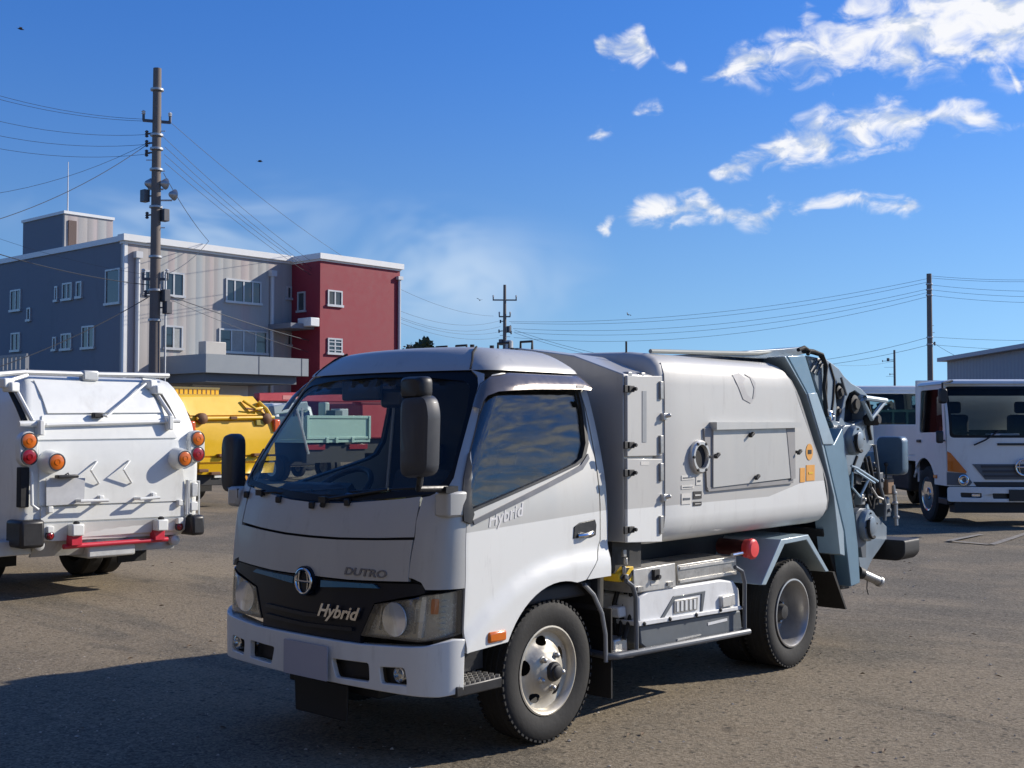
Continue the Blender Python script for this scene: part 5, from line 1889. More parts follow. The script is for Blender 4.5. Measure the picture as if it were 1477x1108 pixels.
# cabinet between cab and body
cb = MB().prism([(-.88, .975), (.885, .975), (.885, 1.885), (.54, 2.0), (.12, 2.06), (-.88, 2.06)], 'y', .52, .80).build('cabinet', M_SIL, T, bevel=.006)
MB().prism([(-.87, .975), (-.87, .80), (.80, .80), (.80, .975)], 'y', .53, .80).build('cabinet_base', M_CHAS, T)
for (v0, v1) in ((542, 659), (661.5, 783)):
    p = [sx(u, v, .90) for (u, v) in ((903.5, v0), (954, v0 + .5), (954, v1 - 1.5), (903.5, v1))]
    dr = MB().prism(p, 'x', .886, .906).build('cabinet_door', M_BODY, cb, bevel=.004)
    for (u, v) in (((909, 561), (909, 642)) if v0 < 600 else ((909, 682), (909, 764))):
        q = sx(u, v, .91)
        MB().box((.913, q[0], q[1]), (.02, .05, .035)).cyl((.91, q[0] + .02, q[1]), (.94, q[0] + .02, q[1]), .011, 8).box((.912, q[0] - .045, q[1]), (.012, .03, .04)).build('latch', M_CHAS, dr, bevel=.003)
    for (u, v) in (((954, 563), (954, 641)) if v0 < 600 else ((954, 681), (954, 757))):
        q = sx(u, v, .91)
        MB().box((.912, q[0] - .005, q[1]), (.015, .03, .10)).build('hinge', M_STEEL, dr, bevel=.003)
    if v0 < 600:
        MB().prism([sx(u, v, .91) for (u, v) in ((927, 564), (933, 564), (933, 638), (927, 638))], 'x', .90, .9085).build('sight_window', mat('sight_window', (.33, .34, .34), .4), dr)
    else:
        MB().prism([sx(u, v, .91) for (u, v) in ((925, 666), (937, 666), (937, 671), (925, 671))], 'x', .90, .9075).build('label', M_STICKW, dr)
for (u, v) in ((955, 601), (955, 718)):
    q = sx(u, v, .91)
    MB().box((.915, q[0] + .01, q[1]), (.03, .04, .04)).cyl((.92, q[0] + .01, q[1]), (.95, q[0] + .03, q[1] + .01), .012, 8).build('door_catch', M_ALUM, cb, bevel=.004)
for (u, v) in ((906, 539), (925, 540)):
    q = sx(u, v, .87)
    MB().box((.86, q[0], q[1] - .01), (.05, .04, .04)).build('top_bracket', M_STEEL, cb, bevel=.004)
for x in (-.10, .08, -.45, -.62):
    MB().tube([(x, .60, 2.05), (x, .60, 2.10), (x + .09, .60, 2.10), (x + .09, .60, 2.05)], .008, 6).build('lifting_hoop', M_CHAS, cb)

# ---- blue rear hopper -----------------------------------------------------
Z7 = lambda x, y: (1100 + x / 2.914, 480 + y / 2.914)


def z7p(pts, x):
    return [sx(*Z7(a, b), x) for (a, b) in pts]


hop = [(140, 80), (200, 95), (270, 112), (320, 150), (345, 185), (375, 213), (415, 235), (440, 262), (455, 300), (466, 380), (478, 440), (490, 560), (528, 640), (546, 720), (544, 795), (528, 815), (524, 868), (462, 955), (440, 1000), (395, 1005), (375, 900), (345, 700), (290, 470), (200, 250)]
hopper = MB().prism(z7p(hop, .80), 'x', -.70, .70).build('hopper', mat('hopper_recess_shade', (.022, .038, .058), .5, .1, .2, var=.3, dirt=.4, dirtcol=(.015, .015, .016)), T, bevel=.012, seg=3)  # recess shade between the side plates is put into this dark blue


def z7plate(name, pts, x0, x1, m, holes=(), parent=hopper, bev=.006, r=0.0):
    pl = z7p(pts, x1)
    if r:
        pl = rpoly(pl, r)
    o = MB().panel(pl, lambda a, b: np.array([x1, a, b]), x1 - x0, [z7p(h, x1) for h in holes], step=.3).build(name, m, parent, smooth=30, bevel=bev)
    return o


h1 = [(303, 225), (318, 212), (338, 216), (350, 240), (338, 300), (322, 375), (308, 372), (312, 310)]
h2 = [(350, 290), (365, 255), (388, 244), (412, 262), (430, 330), (428, 365), (380, 385), (343, 372)]
upper = [(185, 96), (270, 112), (320, 150), (345, 185), (375, 213), (415, 235), (440, 262), (452, 300), (466, 400), (470, 470), (430, 520), (400, 600), (372, 640), (345, 540), (300, 400), (230, 235)]
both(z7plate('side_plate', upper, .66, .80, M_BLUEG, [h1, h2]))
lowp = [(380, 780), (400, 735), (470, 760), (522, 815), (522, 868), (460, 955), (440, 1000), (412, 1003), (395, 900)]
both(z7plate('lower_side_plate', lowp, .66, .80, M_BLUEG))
# main slanted beam with its narrow front strip and a plate painted paler for its sun reflection
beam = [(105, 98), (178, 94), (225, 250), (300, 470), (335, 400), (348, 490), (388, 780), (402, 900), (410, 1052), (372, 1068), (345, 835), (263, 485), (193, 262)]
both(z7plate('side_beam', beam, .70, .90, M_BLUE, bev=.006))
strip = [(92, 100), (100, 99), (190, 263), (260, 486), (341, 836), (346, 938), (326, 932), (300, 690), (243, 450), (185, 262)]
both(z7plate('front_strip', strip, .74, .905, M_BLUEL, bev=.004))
both(z7plate('sunlit_panel', [(192, 256), (228, 252), (302, 468), (256, 470)], .86, .912, M_BLUEL, bev=.003))
# gap behind the body: dark filler and lower frame
both(z7plate('lower_frame', [(250, 825), (300, 825), (340, 930), (358, 940), (366, 1075), (330, 1080), (290, 960)], .30, .80, M_CHAS, parent=T))


def cover(px, r, x0, x1, boxpx=None):
    c_ = sx(*px, x1)
    m_ = MB().lathe([(r * .98, x0 - x1), (r, x0 - x1 + .01), (r, -.035), (r * .97, -.015), (r * .90, -.004), (r * .55, 0.0), (r * .53, .012), (r * .45, .016), (.004, .016)], 'x', (x1, c_[0], c_[1]), 36)
    o = m_.build('drum_cover', M_BLUEG, hopper)
    for k in range(4):
        a = k * math.pi / 2 + .1
        MB().lathe([(.007, -.004), (.007, .006), (.003, .008)], 'x', (x1, c_[0] + r * .75 * math.cos(a), c_[1] + r * .75 * math.sin(a)), 8).build('bolt', M_CHAS, o)
    g_ = [(x1 + .012, c_[0] + r * .62 * math.cos(a), c_[1] + r * .75 * math.sin(a)) for a in np.linspace(R(150), R(290), 10)]
    MB().tube(g_, .012, 6).build('grab_slot', M_SEAM, o)
    return o


c1 = cover(Z7(404, 452), .108, .78, .93)
c2 = cover(Z7(457, 810), .118, .78, .93)
z7plate('cover_box', [(336, 400), (350, 388), (385, 388), (385, 512), (350, 512), (338, 470)], .79, .88, M_BLUEG)
z7plate('cover_box', [(392, 760), (410, 738), (436, 738), (436, 945), (418, 945), (412, 905), (398, 905)], .79, .885, M_UNIT)
both(c1)
both(c2)
# folding handle
tu = MB()
P_ = lambda a, b, x: (x, *sx(*Z7(a, b), x))
tu.tube([P_(412, 270, .84), P_(430, 274, .90), P_(518, 286, .90)], .02, 8)
tu.tube([P_(418, 282, .88), P_(460, 365, .88)], .016, 8)
tu.tube([P_(512, 292, .90), P_(456, 362, .88)], .016, 8)
tu.build('folding_handle', M_BLUEL, hopper)
MB().lathe([(.03, -.06), (.045, -.04), (.045, .04), (.03, .06)], 'x', P_(460, 365, .85), 14).build('pivot', M_CHAS, hopper)
tu = MB()
tu.tube([P_(372, 560, .84), P_(395, 568, .86), P_(484, 625, .86)], .010, 6)
tu.tube([P_(390, 580, .86), P_(470, 632, .86)], .010, 6)
tu.tube([P_(378, 585, .84), P_(376, 650, .84), P_(410, 690, .84)], .008, 6)
tu.tube([P_(446, 615, .86), P_(410, 690, .84)], .010, 6)
tu.build('tailgate_latch', M_BLUEL, hopper)
z7plate('valve_plate', [(392, 590), (420, 600), (416, 640), (392, 635)], .80, .84, M_CHAS)
# pipework, valves and hoses crowded over the tail side
for k, (pts, r_, m_) in enumerate((
        (((430, 525), (445, 600), (440, 690), (455, 735)), .013, M_RUB), (((445, 520), (462, 600), (470, 680), (462, 740)), .012, M_RUB),
        (((380, 655), (372, 700), (386, 745)), .012, M_RUB), (((395, 520), (380, 560), (372, 640), (380, 700)), .014, M_RUB),
        (((470, 470), (482, 560), (492, 640), (515, 720), (512, 790)), .014, M_UNIT), (((455, 650), (480, 690), (505, 700)), .010, M_STEEL),
        (((300, 400), (318, 420), (330, 470)), .010, M_RUB), (((440, 270), (452, 340), (446, 400), (456, 450)), .012, M_RUB),
        (((330, 190), (342, 230), (352, 262)), .010, M_UNIT), (((280, 130), (300, 200), (296, 280), (288, 340)), .011, M_RUB))):
    MB().tube([P_(a_, b_, .80 + .012 * (k % 3)) for (a_, b_) in pts], r_, 7).build('hydraulic_hose', m_, hopper)
for (a_, b_, sy_b, sz_b, m_) in ((428, 650, .10, .09, M_CHAS), (470, 620, .08, .12, M_UNIT), (446, 705, .14, .07, M_CHAS), (500, 745, .09, .10, M_UNIT), (395, 700, .06, .08, M_STEEL), (440, 560, .07, .06, M_UNIT)):
    q = P_(a_, b_, .74)
    MB().box((.745, q[1], q[2]), (.10, sy_b, sz_b)).cyl((.79, q[1], q[2]), (.815, q[1], q[2]), .016, 8).build('valve_block', m_, hopper, bevel=.008)
for (a_, b_) in ((362, 735), (440, 735), (402, 610)):
    q = P_(a_, b_, .82)
    MB().box(q, (.012, .03, .045), rx=.6).build('hose_clip', M_BLUEL, hopper)
# round lamp in the side plate
q = P_(285, 352, .80)
MB().lathe([(.04, -.01), (.04, .012), (.03, .018), (.028, .008), (.003, .008)], 'x', q, 18).build('side_marker', M_CHR, hopper)
# rear lamp housing standing off the tail
y0_ = 4.22
a, b = sy(*Z7(476, 436), y0_), sy(*Z7(590, 600), y0_)
rbx = lambda k, y: [((a[0] + b[0]) / 2 + p[0] * k, y, (a[1] + b[1]) / 2 + p[1] * k) for p in rect(-(b[0] - a[0]) / 2, (b[0] - a[0]) / 2, (b[1] - a[1]) / 2, (a[1] - b[1]) / 2, .05, 5)]
lh = MB().loft([rbx(.95, y0_), rbx(1, y0_ + .012), rbx(1, y0_ + .10), rbx(.96, y0_ + .112)]).build('tail_lamp_housing', mat('lamp_housing_shade_blue', (.07, .13, .19), .4, .1, .3, var=.1), hopper, smooth=40)  # blue darkened to hold the shade on the forward face
MB().bx(.45, .66, 4.02, 4.25, 1.30, 1.40).build('lamp_arm', M_BLUE, hopper)
lz = MB().lathe([(.075, 0), (.075, .02), (.05, .035), (.003, .04)], 'y', ((a[0] + b[0]) / 2, y0_ + .112, (a[1] + b[1]) / 2 + .07), 20).build('tail_lamp', M_ORANGE, lh)
MB().lathe([(.075, 0), (.075, .02), (.05, .035), (.003, .04)], 'y', ((a[0] + b[0]) / 2, y0_ + .112, (a[1] + b[1]) / 2 - .08), 20).build('tail_lamp', M_REDL, lh)
both(lh)
# control valve with lever, and tail step
q0, q1 = sy(*Z7(478, 610), 4.18), sy(*Z7(545, 680), 4.18)
cv = MB().bx(q0[0], q1[0], 4.10, 4.22, q1[1], q0[1]).build('control_valve', M_BROWN, hopper, bevel=.012)
q = sy(*Z7(528, 552), 4.2)
MB().cyl((q[0], 4.16, q[1]), (q[0], 4.16, q0[1]), .008, 8).lathe([(.004, -.018), (.016, -.01), (.018, 0), (.016, .01), (.004, .018)], 'z', (q[0], 4.16, q[1]), 12).build('lever', M_CHAS, cv)
lv = MB()
l0, l1 = sy(*Z7(548, 640), 4.2), sy(*Z7(562, 810), 4.2)
lv.tube([(l0[0], 4.2, l0[1]), ((l0[0] + l1[0]) / 2, 4.22, (l0[1] + l1[1]) / 2), (l1[0], 4.2, l1[1])], .016, 8)
for k in (.2, .45, .8):
    lv.lathe([(.017, -.012), (.024, -.006), (.024, .006), (.017, .012)], 'z', (l0[0] + (l1[0] - l0[0]) * k, 4.205 + .01 * k, l0[1] + (l1[1] - l0[1]) * k), 10)
lv.build('rod', M_STEEL, hopper)
q = sy(*Z7(518, 715), 4.15)
MB().lathe([(.01, -.05), (.03, -.03), (.03, .03), (.015, .05)], 'z', (q[0], 4.15, q[1]), 12).build('coupling', M_STEEL, hopper)
a, b = sy(*Z7(502, 868), 4.02), sy(*Z7(598, 962), 4.02)
MB().prism(rpoly([(a[0] - .35, a[1]), (b[0], a[1]), (b[0], b[1] + .05), (b[0] - .05, b[1]), (a[0] - .35, b[1])], [0, .02, .03, .03, 0]), 'y', 4.02, 4.30).build('tail_step', M_CHAS, T, bevel=.008)
MB().bx(-a[0] - .1, a[0] - .34, 4.04, 4.26, .60, .70).build('tail_step_bar', M_CHAS, T, bevel=.008)
tp0, tp1 = P_(408, 1008, .84), P_(492, 1046, .90)
tpm = MB().tube([tp0, tp1], .034, 16)
tpo = tpm.build('tail_pipe', M_STEEL, T)
MB().tube([Vector(tp0).lerp(Vector(tp1), .93), Vector(tp0).lerp(Vector(tp1), 1.02)], .040, 16).build('pipe_clamp', M_ALUM, tpo)
MB().tube([Vector(tp0).lerp(Vector(tp1), -.1), Vector(tp0).lerp(Vector(tp1), .12)], .042, 16).build('pipe_sleeve', M_CHAS, tpo)
MB().tube([P_(440, 1030, .86), P_(438, 1075, .86), P_(444, 1100, .86)], .004, 5).build('drain_cord', M_RUB, tpo)
# hydraulic hoses over the top
for k, (dx_, pts) in enumerate(((0, ((170, 78), (205, 82), (240, 92), (262, 130), (265, 220), (262, 300), (270, 350))), (.03, ((180, 74), (215, 78), (250, 92), (268, 140), (258, 230), (268, 320))), (.06, ((150, 72), (175, 62), (195, 76), (190, 92))))):
    MB().tube([P_(a_, b_, .82 + dx_) for (a_, b_) in pts], .014, 8).build('hydraulic_hose', M_RUB, hopper)
for k in range(3):
    MB().tube([P_(200 + 14 * k, 165 + 6 * k, .815), P_(232 + 12 * k, 112 + 4 * k, .815)], .009, 6).build('hydraulic_pipe', M_UNIT, hopper)
for (a_, b_, r_) in ((320, 250, .05), (312, 330, .035), (385, 300, .07)):
    q = P_(a_, b_, .775)
    MB().lathe([(r_, -.01), (r_, .01), (r_ * .6, .015), (r_ * .55, .03), (.003, .03)], 'x', q, 18).build('hydraulic_fitting', M_CHAS, hopper)

# ------------------------------------------------------------------ other vehicles
M_TW = mat('parked_white_paint', (.745, .755, .725), .36, 0, .35, var=.05, scale=1.5, dirt=.32, dirtcol=(.34, .32, .29))
M_TY = mat('parked_yellow_paint', (.80, .47, .005), .4, 0, .3, var=.06, scale=1.5, dirt=.2, dirtcol=(.40, .24, .02))
M_TM = mat('mint_paint', (.42, .60, .52), .45, 0, .2, var=.06, scale=1.5, dirt=.15, dirtcol=(.25, .30, .27))
M_TR = mat('red_crane_paint', (.42, .035, .045), .45, 0, .2, var=.1, scale=1.5)
M_GLASSD = glass('parked_glass', (.60, .64, .64), .06, 1.5, .012)
M_SEAML = mat('seam_line_grey', (.22, .23, .23), .6)
M_GALVL = mat('pale_galvanised', (.55, .56, .55), .5, .4, var=.15)


def wheel(parent, x, y, r, w_, s, rim=M_RIM2, dish=-.02):
    h = w_ / 2
    t = MB().lathe([(r * .58, -h * .8), (r * .62, -h * .9), (r * .78, -h), (r * .93, -h * .94), (r, -h * .7), (r, h * .7), (r * .93, h * .94), (r * .78, h), (r * .62, h * .9), (r * .58, h * .8)], 'x', (x, y, r), 40, closed=True)
    o = t.build('wheel', M_RUB, parent)
    MB().lathe([(r * .60, s * h * .85), (r * .61, s * h * .95), (r * .56, s * h * .9), (r * .52, s * h * .4), (r * .48, s * dish), (r * .24, s * (dish + .04)), (r * .22, s * (dish + .09)), (.004, s * (dish + .10))], 'x', (x, y, r), 28).build('rim', rim, o)
    for k in range(6):
        a = k * math.pi / 3
        MB().lathe([(r * .055, s * dish), (r * .055, s * (dish + .06)), (.003, s * (dish + .065))], 'x', (x, y + r * .34 * math.cos(a), r + r * .34 * math.sin(a)), 8).build('lug_nut', M_STEEL, o)
    return o


def simple_cab(parent, hw, y0, y1, zb, zt, paint, gl=M_GLASSD, belt=None):
    """cab-over cab: shell with real window openings, front at y0, back at y1"""
    belt = belt or zb + (zt - zb) * .52
    ztop = zt - .10

    def fr(x, z):
        k = min(max((z - belt) / (ztop - belt), 0), 1)
        return np.array([x * (1 - .08 * k), y0 + .30 * k * k * .6 + .06 * (x / hw) ** 2, z])

    def sd(y, z):
        k = min(max((z - belt) / (ztop - belt), 0), 1)
        return np.array([hw * (1 - .08 * k), y, z])
    win = rect(-hw * .88, hw * .88, belt + .02, ztop - .06, .08)
    MB().panel(rect(-hw, hw, zb, ztop), fr, .03, [win], step=.2).build('front_panel', paint, parent, smooth=50, bevel=.01)
    MB().panel(win, fr, .006, step=.2, off=-.012).build('windscreen', gl, parent, smooth=60)
    yk = y0 + .10
    sw_ = rpoly([(y0 + .24, belt + .03), (y1 - .30, belt + .12), (y1 - .30, ztop - .08), (y0 + .42, ztop - .08)], .06)
    arch_ = [(.50 * math.cos(a), .42 + .52 * math.sin(a)) for a in np.linspace(R(165), R(15), 12)]
    arch_ = [(a, b) for a, b in arch_ if b > zb + .02]
    if arch_:
        ol = [(yk - .04, zb), (arch_[0][0], zb)] + arch_ + [(arch_[-1][0], zb), (y1, zb), (y1, ztop), (y0 + .26, ztop), (yk - .03, belt)]
    else:
        ol = [(yk - .04, zb), (y1, zb), (y1, ztop), (y0 + .26, ztop), (yk - .03, belt)]
    for s in (1, -1):
        f = (lambda y, z: sd(y, z)) if s > 0 else (lambda y, z: sd(y, z) * (-1, 1, 1))
        d = MB().panel(ol, f, .03, [sw_], step=.2, sign=s).build('door', paint, parent, smooth=50)
        MB().panel(sw_, f, .006, step=.2, off=-.012, sign=s).build('window', gl, d, smooth=60)
        q = sd(y1 - .38, belt - .12)
        MB().box((s * (q[0] + .012), q[1], q[2]), (.03, .16, .04)).build('door_handle', M_BLK, d, bevel=.006)
    bw_ = rect(-hw * .7, hw * .7, belt + .12, ztop - .15, .05)
    MB().panel(rect(-hw * .97, hw * .97, zb, ztop), lambda x, z: np.array([x * (1 - .08 * min(max((z - belt) / (ztop - belt), 0), 1)), y1, z]), .03, [bw_], step=.3, sign=-1).build('back_wall', paint, parent, smooth=40)
    MB().panel(rect(-hw * .9, hw * .9, zb, ztop - .02), lambda x, z: np.array([x * (1 - .08 * min(max((z - belt) / (ztop - belt), 0), 1)), y1 - .05, z]), .012, [bw_], step=.3, sign=-1).build('back_lining', M_INT, parent, smooth=40)
    rr_ = []
    for (dz, k) in ((0, 1.0), (.05, .995), (.085, .96), (.10, .88)):
        a, b = hw * .92 * k, hw * .92 * k
        rr_.append([(p[0], p[1], ztop + dz) for p in rect(-a, a, y0 + .18 + (1 - k) * .8, y1 - (1 - k) * .6, .12, 5)])
    MB().loft(rr_).build('roof', paint, parent, smooth=50)
    MB().bx(-hw * .9, hw * .9, y0 + .12, y0 + .5, zb + .2, belt - .02).build('dashboard', M_DASH, parent, bevel=.04)
    for x in (-hw * .5, hw * .5):
        b = MB().bx(x - .24, x + .24, y1 - .55, y1 - .4, zb + .3, belt + .35).build('seat', M_SEAT, parent, bevel=.05)
        MB().bx(x - .12, x + .12, y1 - .52, y1 - .42, belt + .37, belt + .55).build('headrest', M_SEAT, b, bevel=.03)
    MB().bx(-hw * .9, hw * .9, y0 + .15, y1 - .04, zb + .02, zb + .12).build('cab_floor', M_INT, parent)


def round_lamp(name, c, r, m, parent, dpt=.014):
    o = MB().lathe([(r * 1.12, -.01), (r * 1.12, dpt * .6), (r, dpt * .8), (r * .8, dpt * 1.25), (r * .4, dpt * 1.5), (.003, dpt * 1.55)], 'y', c, 24).build(name, m, parent)
    MB().lathe([(r * 1.14, -.008), (r * 1.16, dpt * .3), (r * 1.16, dpt * 1.0), (r * 1.02, dpt * 1.05), (r * 1.02, dpt * .6)], 'y', c, 24).build('lamp_ring', M_MIR, o)
    MB().lathe([(r * .42, dpt * 1.3), (r * .42, dpt * 1.72), (r * .3, dpt * 1.72), (r * .28, dpt * 1.4)], 'y', c, 18).build('lens_ring', m, o)
    return o


def compactor(root, hw, yb, zb, zt, paint, details, wr, wb, cabfront):
    """rear loading refuse truck: rear at y = yb, front axle at y = 0"""
    f1, f2 = hw / .92, 0
    lv = [(zb, .95, -.14), (zb + .06, .98, -.04), (zb + .18, 1.0, -.02), (zt * .55, 1.0, 0), (zt * .66, 1.0, 0), (zt * .78, .965, -.05), (zt * .88, .915, -.13), (zt * .955, .86, -.23), (zt * .985, .83, -.30), (zt, .78, -.40)]
    rings = []
    for (z, k, dy) in lv:
        rings.append([(p[0], p[1], z) for p in rect(-hw * k, hw * k, yb - 1.55, yb + dy, .07, 5)])
    hopper_ = MB().loft(rings).build('hopper', paint, root, smooth=40)

    def back(x, z):
        return np.array([x, yb + lerp([(a, c_) for a, b_, c_ in lv], z), z])
    pr = []
    for (x, z) in ((0, zb + .35), (hw * .86, zb + .35), (hw * .96, zb + .42), (hw, zb + .6), (hw, zt * .82), (hw * .94, zt * .95), (hw * .82, zt * .99), (0, zt)):
        pr.append((x, z))
    full = pr + [(-x, z) for x, z in reversed(pr[1:-1])]
    MB().loft([[(x, y, z) for x, z in full] for y in (.55, .62, yb - 1.75, yb - 1.56)]).build('refuse_body', paint, root, smooth=40)
    for s in (-1, 1):
        MB().bx(s * .36, s * .44, -.5, yb - .5, .5, .70).build('frame_rail', M_CHAS, root)
        wheel(root, s * (hw - .19), 0, wr, .2, s)
        for x in (hw - .15, hw - .40):
            wheel(root, s * x, wb, wr, .2, s, dish=-.06)
        MB().prism([(wb - wr - .10, .55), (wb - wr * .7, wr * 2 + .06), (wb + wr * .7, wr * 2 + .06), (wb + wr + .10, .55), (wb + wr + .06, .55), (wb + wr * .68, wr * 2 + .03), (wb - wr * .68, wr * 2 + .03), (wb - wr - .06, .55)], 'x', s * .45, s * (hw - .02)).build('rear_fender', paint, root)
        MB().bx(s * (hw - .50), s * (hw - .06), wb + wr + .12, wb + wr + .135, .22, .66).build('mud_flap', M_RUB, root)
    MB().cyl((-hw + .3, wb, wr), (hw - .3, wb, wr), .07, 10).build('rear_axle', M_CHAS, root)
    MB().cyl((-hw + .2, 0, wr), (hw - .2, 0, wr), .05, 10).build('front_axle', M_CHAS, root)
    MB().bx(-.3, .3, -.6, .5, .35, .8).build('engine', M_CHAS, root)
    simple_cab(root, hw * .92, -cabfront, .48, .42, zt * .95, paint)
    MB().bx(-hw * .92, hw * .92, -cabfront - .06, -cabfront + .1, .36, .60).build('bumper', paint, root, bevel=.03)
    return hopper_, back


def build_left_truck():
    X0, Y0 = -9.8, 1.36
    r = empty('parked_garbage_truck', (X0, Y0, 0), -math.pi / 2)
    tag(r, 'white garbage truck with round amber tail lamps, its rear turned to the yard', 'garbage truck', 'garbage trucks parked in a row')
    YB = 4.1
    hop_, back = compactor(r, .93, YB, .50, 2.08, M_TW, None, .37, 2.5, .95)

    def L(u, v, d=0.0):
        p = on(u, v, 0, X0 + YB)
        x, z = Y0 - p[1], p[2]
        q = back(x, z)
        return Vector((x, q[1] + d, z))

    def plate(name, pxs, m, d=.012, t_=.02, rr=0.0, parent=r, bev=.004):
        pl = [(L(u, v).x, L(u, v).z) for (u, v) in pxs]
        if rr:
            pl = rpoly(pl, rr)
        return MB().panel(pl, back, t_, step=.15, off=d, sign=-1).build(name, m, parent, smooth=40, bevel=bev)
    # rear panels proud of the hopper, with gaps between them
    plate('upper_panel', ((68, 549), (226, 553), (240, 596), (74, 597)), M_TW, .02, .03)
    plate('hinge_panel', ((66, 600), (241, 599), (246, 610), (62, 613)), M_TW, .014, .03)
    plate('middle_panel', ((54, 616), (248, 613), (256, 632), (54, 635)), M_TW, .02, .03)
    plate('tail_panel', ((54, 638), (256, 635), (266, 709), (266, 722), (56, 729)), M_TW, .024, .03)
    plate('lower_panel', ((59, 732), (266, 724), (266, 744), (59, 753)), M_TW, .018, .03)
    lp = plate('apron', ((59, 756), (266, 747), (264, 770), (54, 780)), M_TW, .016, .03)
    plate('bottom_skirt', ((54, 782), (264, 772), (262, 792), (54, 806)), mat('skirt_grey', (.40, .40, .38), .5, .3, var=.15, dirt=.4), .0, .03)
    a, b = L(66, 613, .05), L(246, 608, .05)
    MB().tube([a, b], .018, 8).build('hinge_bar', M_TW, r)
    for (u, v) in ((56, 617), (243, 610)):
        q = L(u, v, .06)
        MB().box(q, (.05, .10, .14)).build('hinge_bracket', M_TW, r, bevel=.01)
    q0, q1 = L(238, 607, .07), L(258, 607, .07)
    MB().tube([q0, q1], .025, 10).build('pivot_pin', M_TW, r)
    q0, q1 = L(27, 612, .05), L(66, 611, .05)
    MB().tube([q0, q1], .03, 10).build('pivot_pin', M_TW, r)
    # lamp clusters
    for (u, va, vr) in ((38, 636, 659), (281, 633, 655)):
        ca, cr_ = L(u, va), L(u, vr)
        yb_ = YB + .02
        pl = [(ca.x + .085 * math.cos(t), ca.z + .085 * math.sin(t)) for t in np.linspace(0, math.pi, 10)] + [(cr_.x + .085 * math.cos(t), cr_.z + .085 * math.sin(t)) for t in np.linspace(math.pi, 2 * math.pi, 10)]
        k = MB().prism(pl, 'y', yb_ - .06, yb_ + .03).build('tail_lamp_cluster', M_TW, r, bevel=.01)
        round_lamp('turn_lamp', (ca.x, yb_ + .03, ca.z), .066, M_ORANGE, k)
        round_lamp('brake_lamp', (cr_.x, yb_ + .03, cr_.z), .066, M_REDL, k)
        MB().box((ca.x * .95, yb_ - .05, (ca.z + cr_.z) / 2), (.10, .06, .12)).build('lamp_bracket', M_TW, k)
    for (u, v) in ((70, 666), (254, 661)):
        c_ = L(u, v)
        h_ = MB().lathe([(.115, -.04), (.105, .04), (.088, .12), (.085, .135), (.07, .135)], 'y', (c_.x, c_.y + .02, c_.z), 28).build('upper_lamp_pod', M_TW, r)
        round_lamp('turn_lamp', (c_.x, c_.y + .15, c_.z), .068, M_ORANGE, h_)
    # handles
    for (u, v) in ((136, 666), (183, 665)):
        p = [L(u, v, .02), L(u, v, .05), L(u - 13, v + 12, .10), L(u + 3, v + 31, .05), L(u + 4, v + 32, .02)]
        MB().tube(p, .010, 6).build('grab_handle', M_TW, r)
    for (u0, v0, u1, v1) in ((107, 722, 146, 721), (193, 719, 220, 717)):
        p = [L(u0, v0, .02), L(u0, v0, .13), L(u1, v1, .13), L(u1, v1, .02)]
        MB().tube(p, .016, 8).build('grab_bar', M_TW, r)
    for (u, v) in ((143, 719), (219, 715), (70, 735), (257, 725)):
        MB().box(L(u, v, .035), (.05, .05, .06)).build('latch', M_TW, r, bevel=.008)
    # plate and its lamp
    pl = plate('number_plate', ((63, 690), (119, 689), (118, 726), (64, 729)), mat('blurred_plate', (.52, .53, .54), .5, var=.15, scale=2), .05, .012)
    MB().box(L(90, 687, .08), (.20, .08, .03)).build('plate_lamp', M_BLK, r, bevel=.008)
    MB().tube([L(88, 686, .05), L(92, 682, .08), L(96, 686, .05)], .006, 5).build('lamp_wire', M_BLK, r)
    # red bar and brackets
    rb = MB().tube([L(93, 789, .12), L(243, 778, .12)], .024, 12).build('guard_bar', M_REDB if False else mat('red_bar', (.55, .02, .045), .4, 0, .3), r)
    for (u, v) in ((107, 764), (229, 757)):
        MB().box(L(u, v, .06), (.12, .10, .11)).build('bar_bracket', M_TW, r, bevel=.012)
        MB().box(L(u, v + 15, .07), (.11, .10, .10)).build('bar_holder', MATS['red_bar'], r, bevel=.008)
        MB().lathe([(.03, 0), (.03, .02), (.015, .03)], 'z', L(u, v - 8, .06), 10).build('knob', M_BLK, r)
    for (u, v) in ((72, 773), (259, 760)):
        c_ = L(u, v)
        round_lamp('reflector', (c_.x, c_.y + .02, c_.z), .035, M_REDL, r, .02)
        MB().box(L(u, v - 9, .02), (.06, .05, .06)).build('reflector_bracket', M_TW, r, bevel=.006)
    for (u, v) in ((60, 787), (258, 780)):
        MB().lathe([(.05, -.03), (.05, .03), (.03, .04), (.003, .045)], 'y', L(u, v, .05), 16).build('tow_eye', M_GALVL, r)
    # black corner bumpers, left lamp column, right ladder frame
    MB().box(L(40, 770, -.02), (.23, .30, .25)).build('corner_bumper', M_BLK, r, bevel=.03)
    MB().box(L(279, 757, -.02), (.15, .30, .20)).build('corner_bumper', M_BLK, r, bevel=.03)
    MB().box(L(34, 703, -.01), (.085, .08, .36)).build('side_recess', M_SEAM, r, bevel=.008)
    MB().tube([L(43, 680, .03), L(43, 728, .05), L(52, 735, .05)], .015, 8).build('edge_trim', M_TW, r)
    fr_ = [L(270, 693, .04), L(284, 694, .04), L(285, 742, .04), L(271, 740, .04)]
    MB().tube(fr_, .012, 6, closed=True).build('switch_guard', M_TW, r)
    MB().box(L(277, 706, .02), (.07, .08, .14)).build('switch_box', M_GALVL, r, bevel=.008)
    MB().box(L(277, 730, .02), (.08, .08, .09)).build('switch_box', M_TW, r, bevel=.008)
    MB().tube([L(268, 692, .03), L(268, 742, .03)], .018, 8).build('edge_trim', M_TW, r)
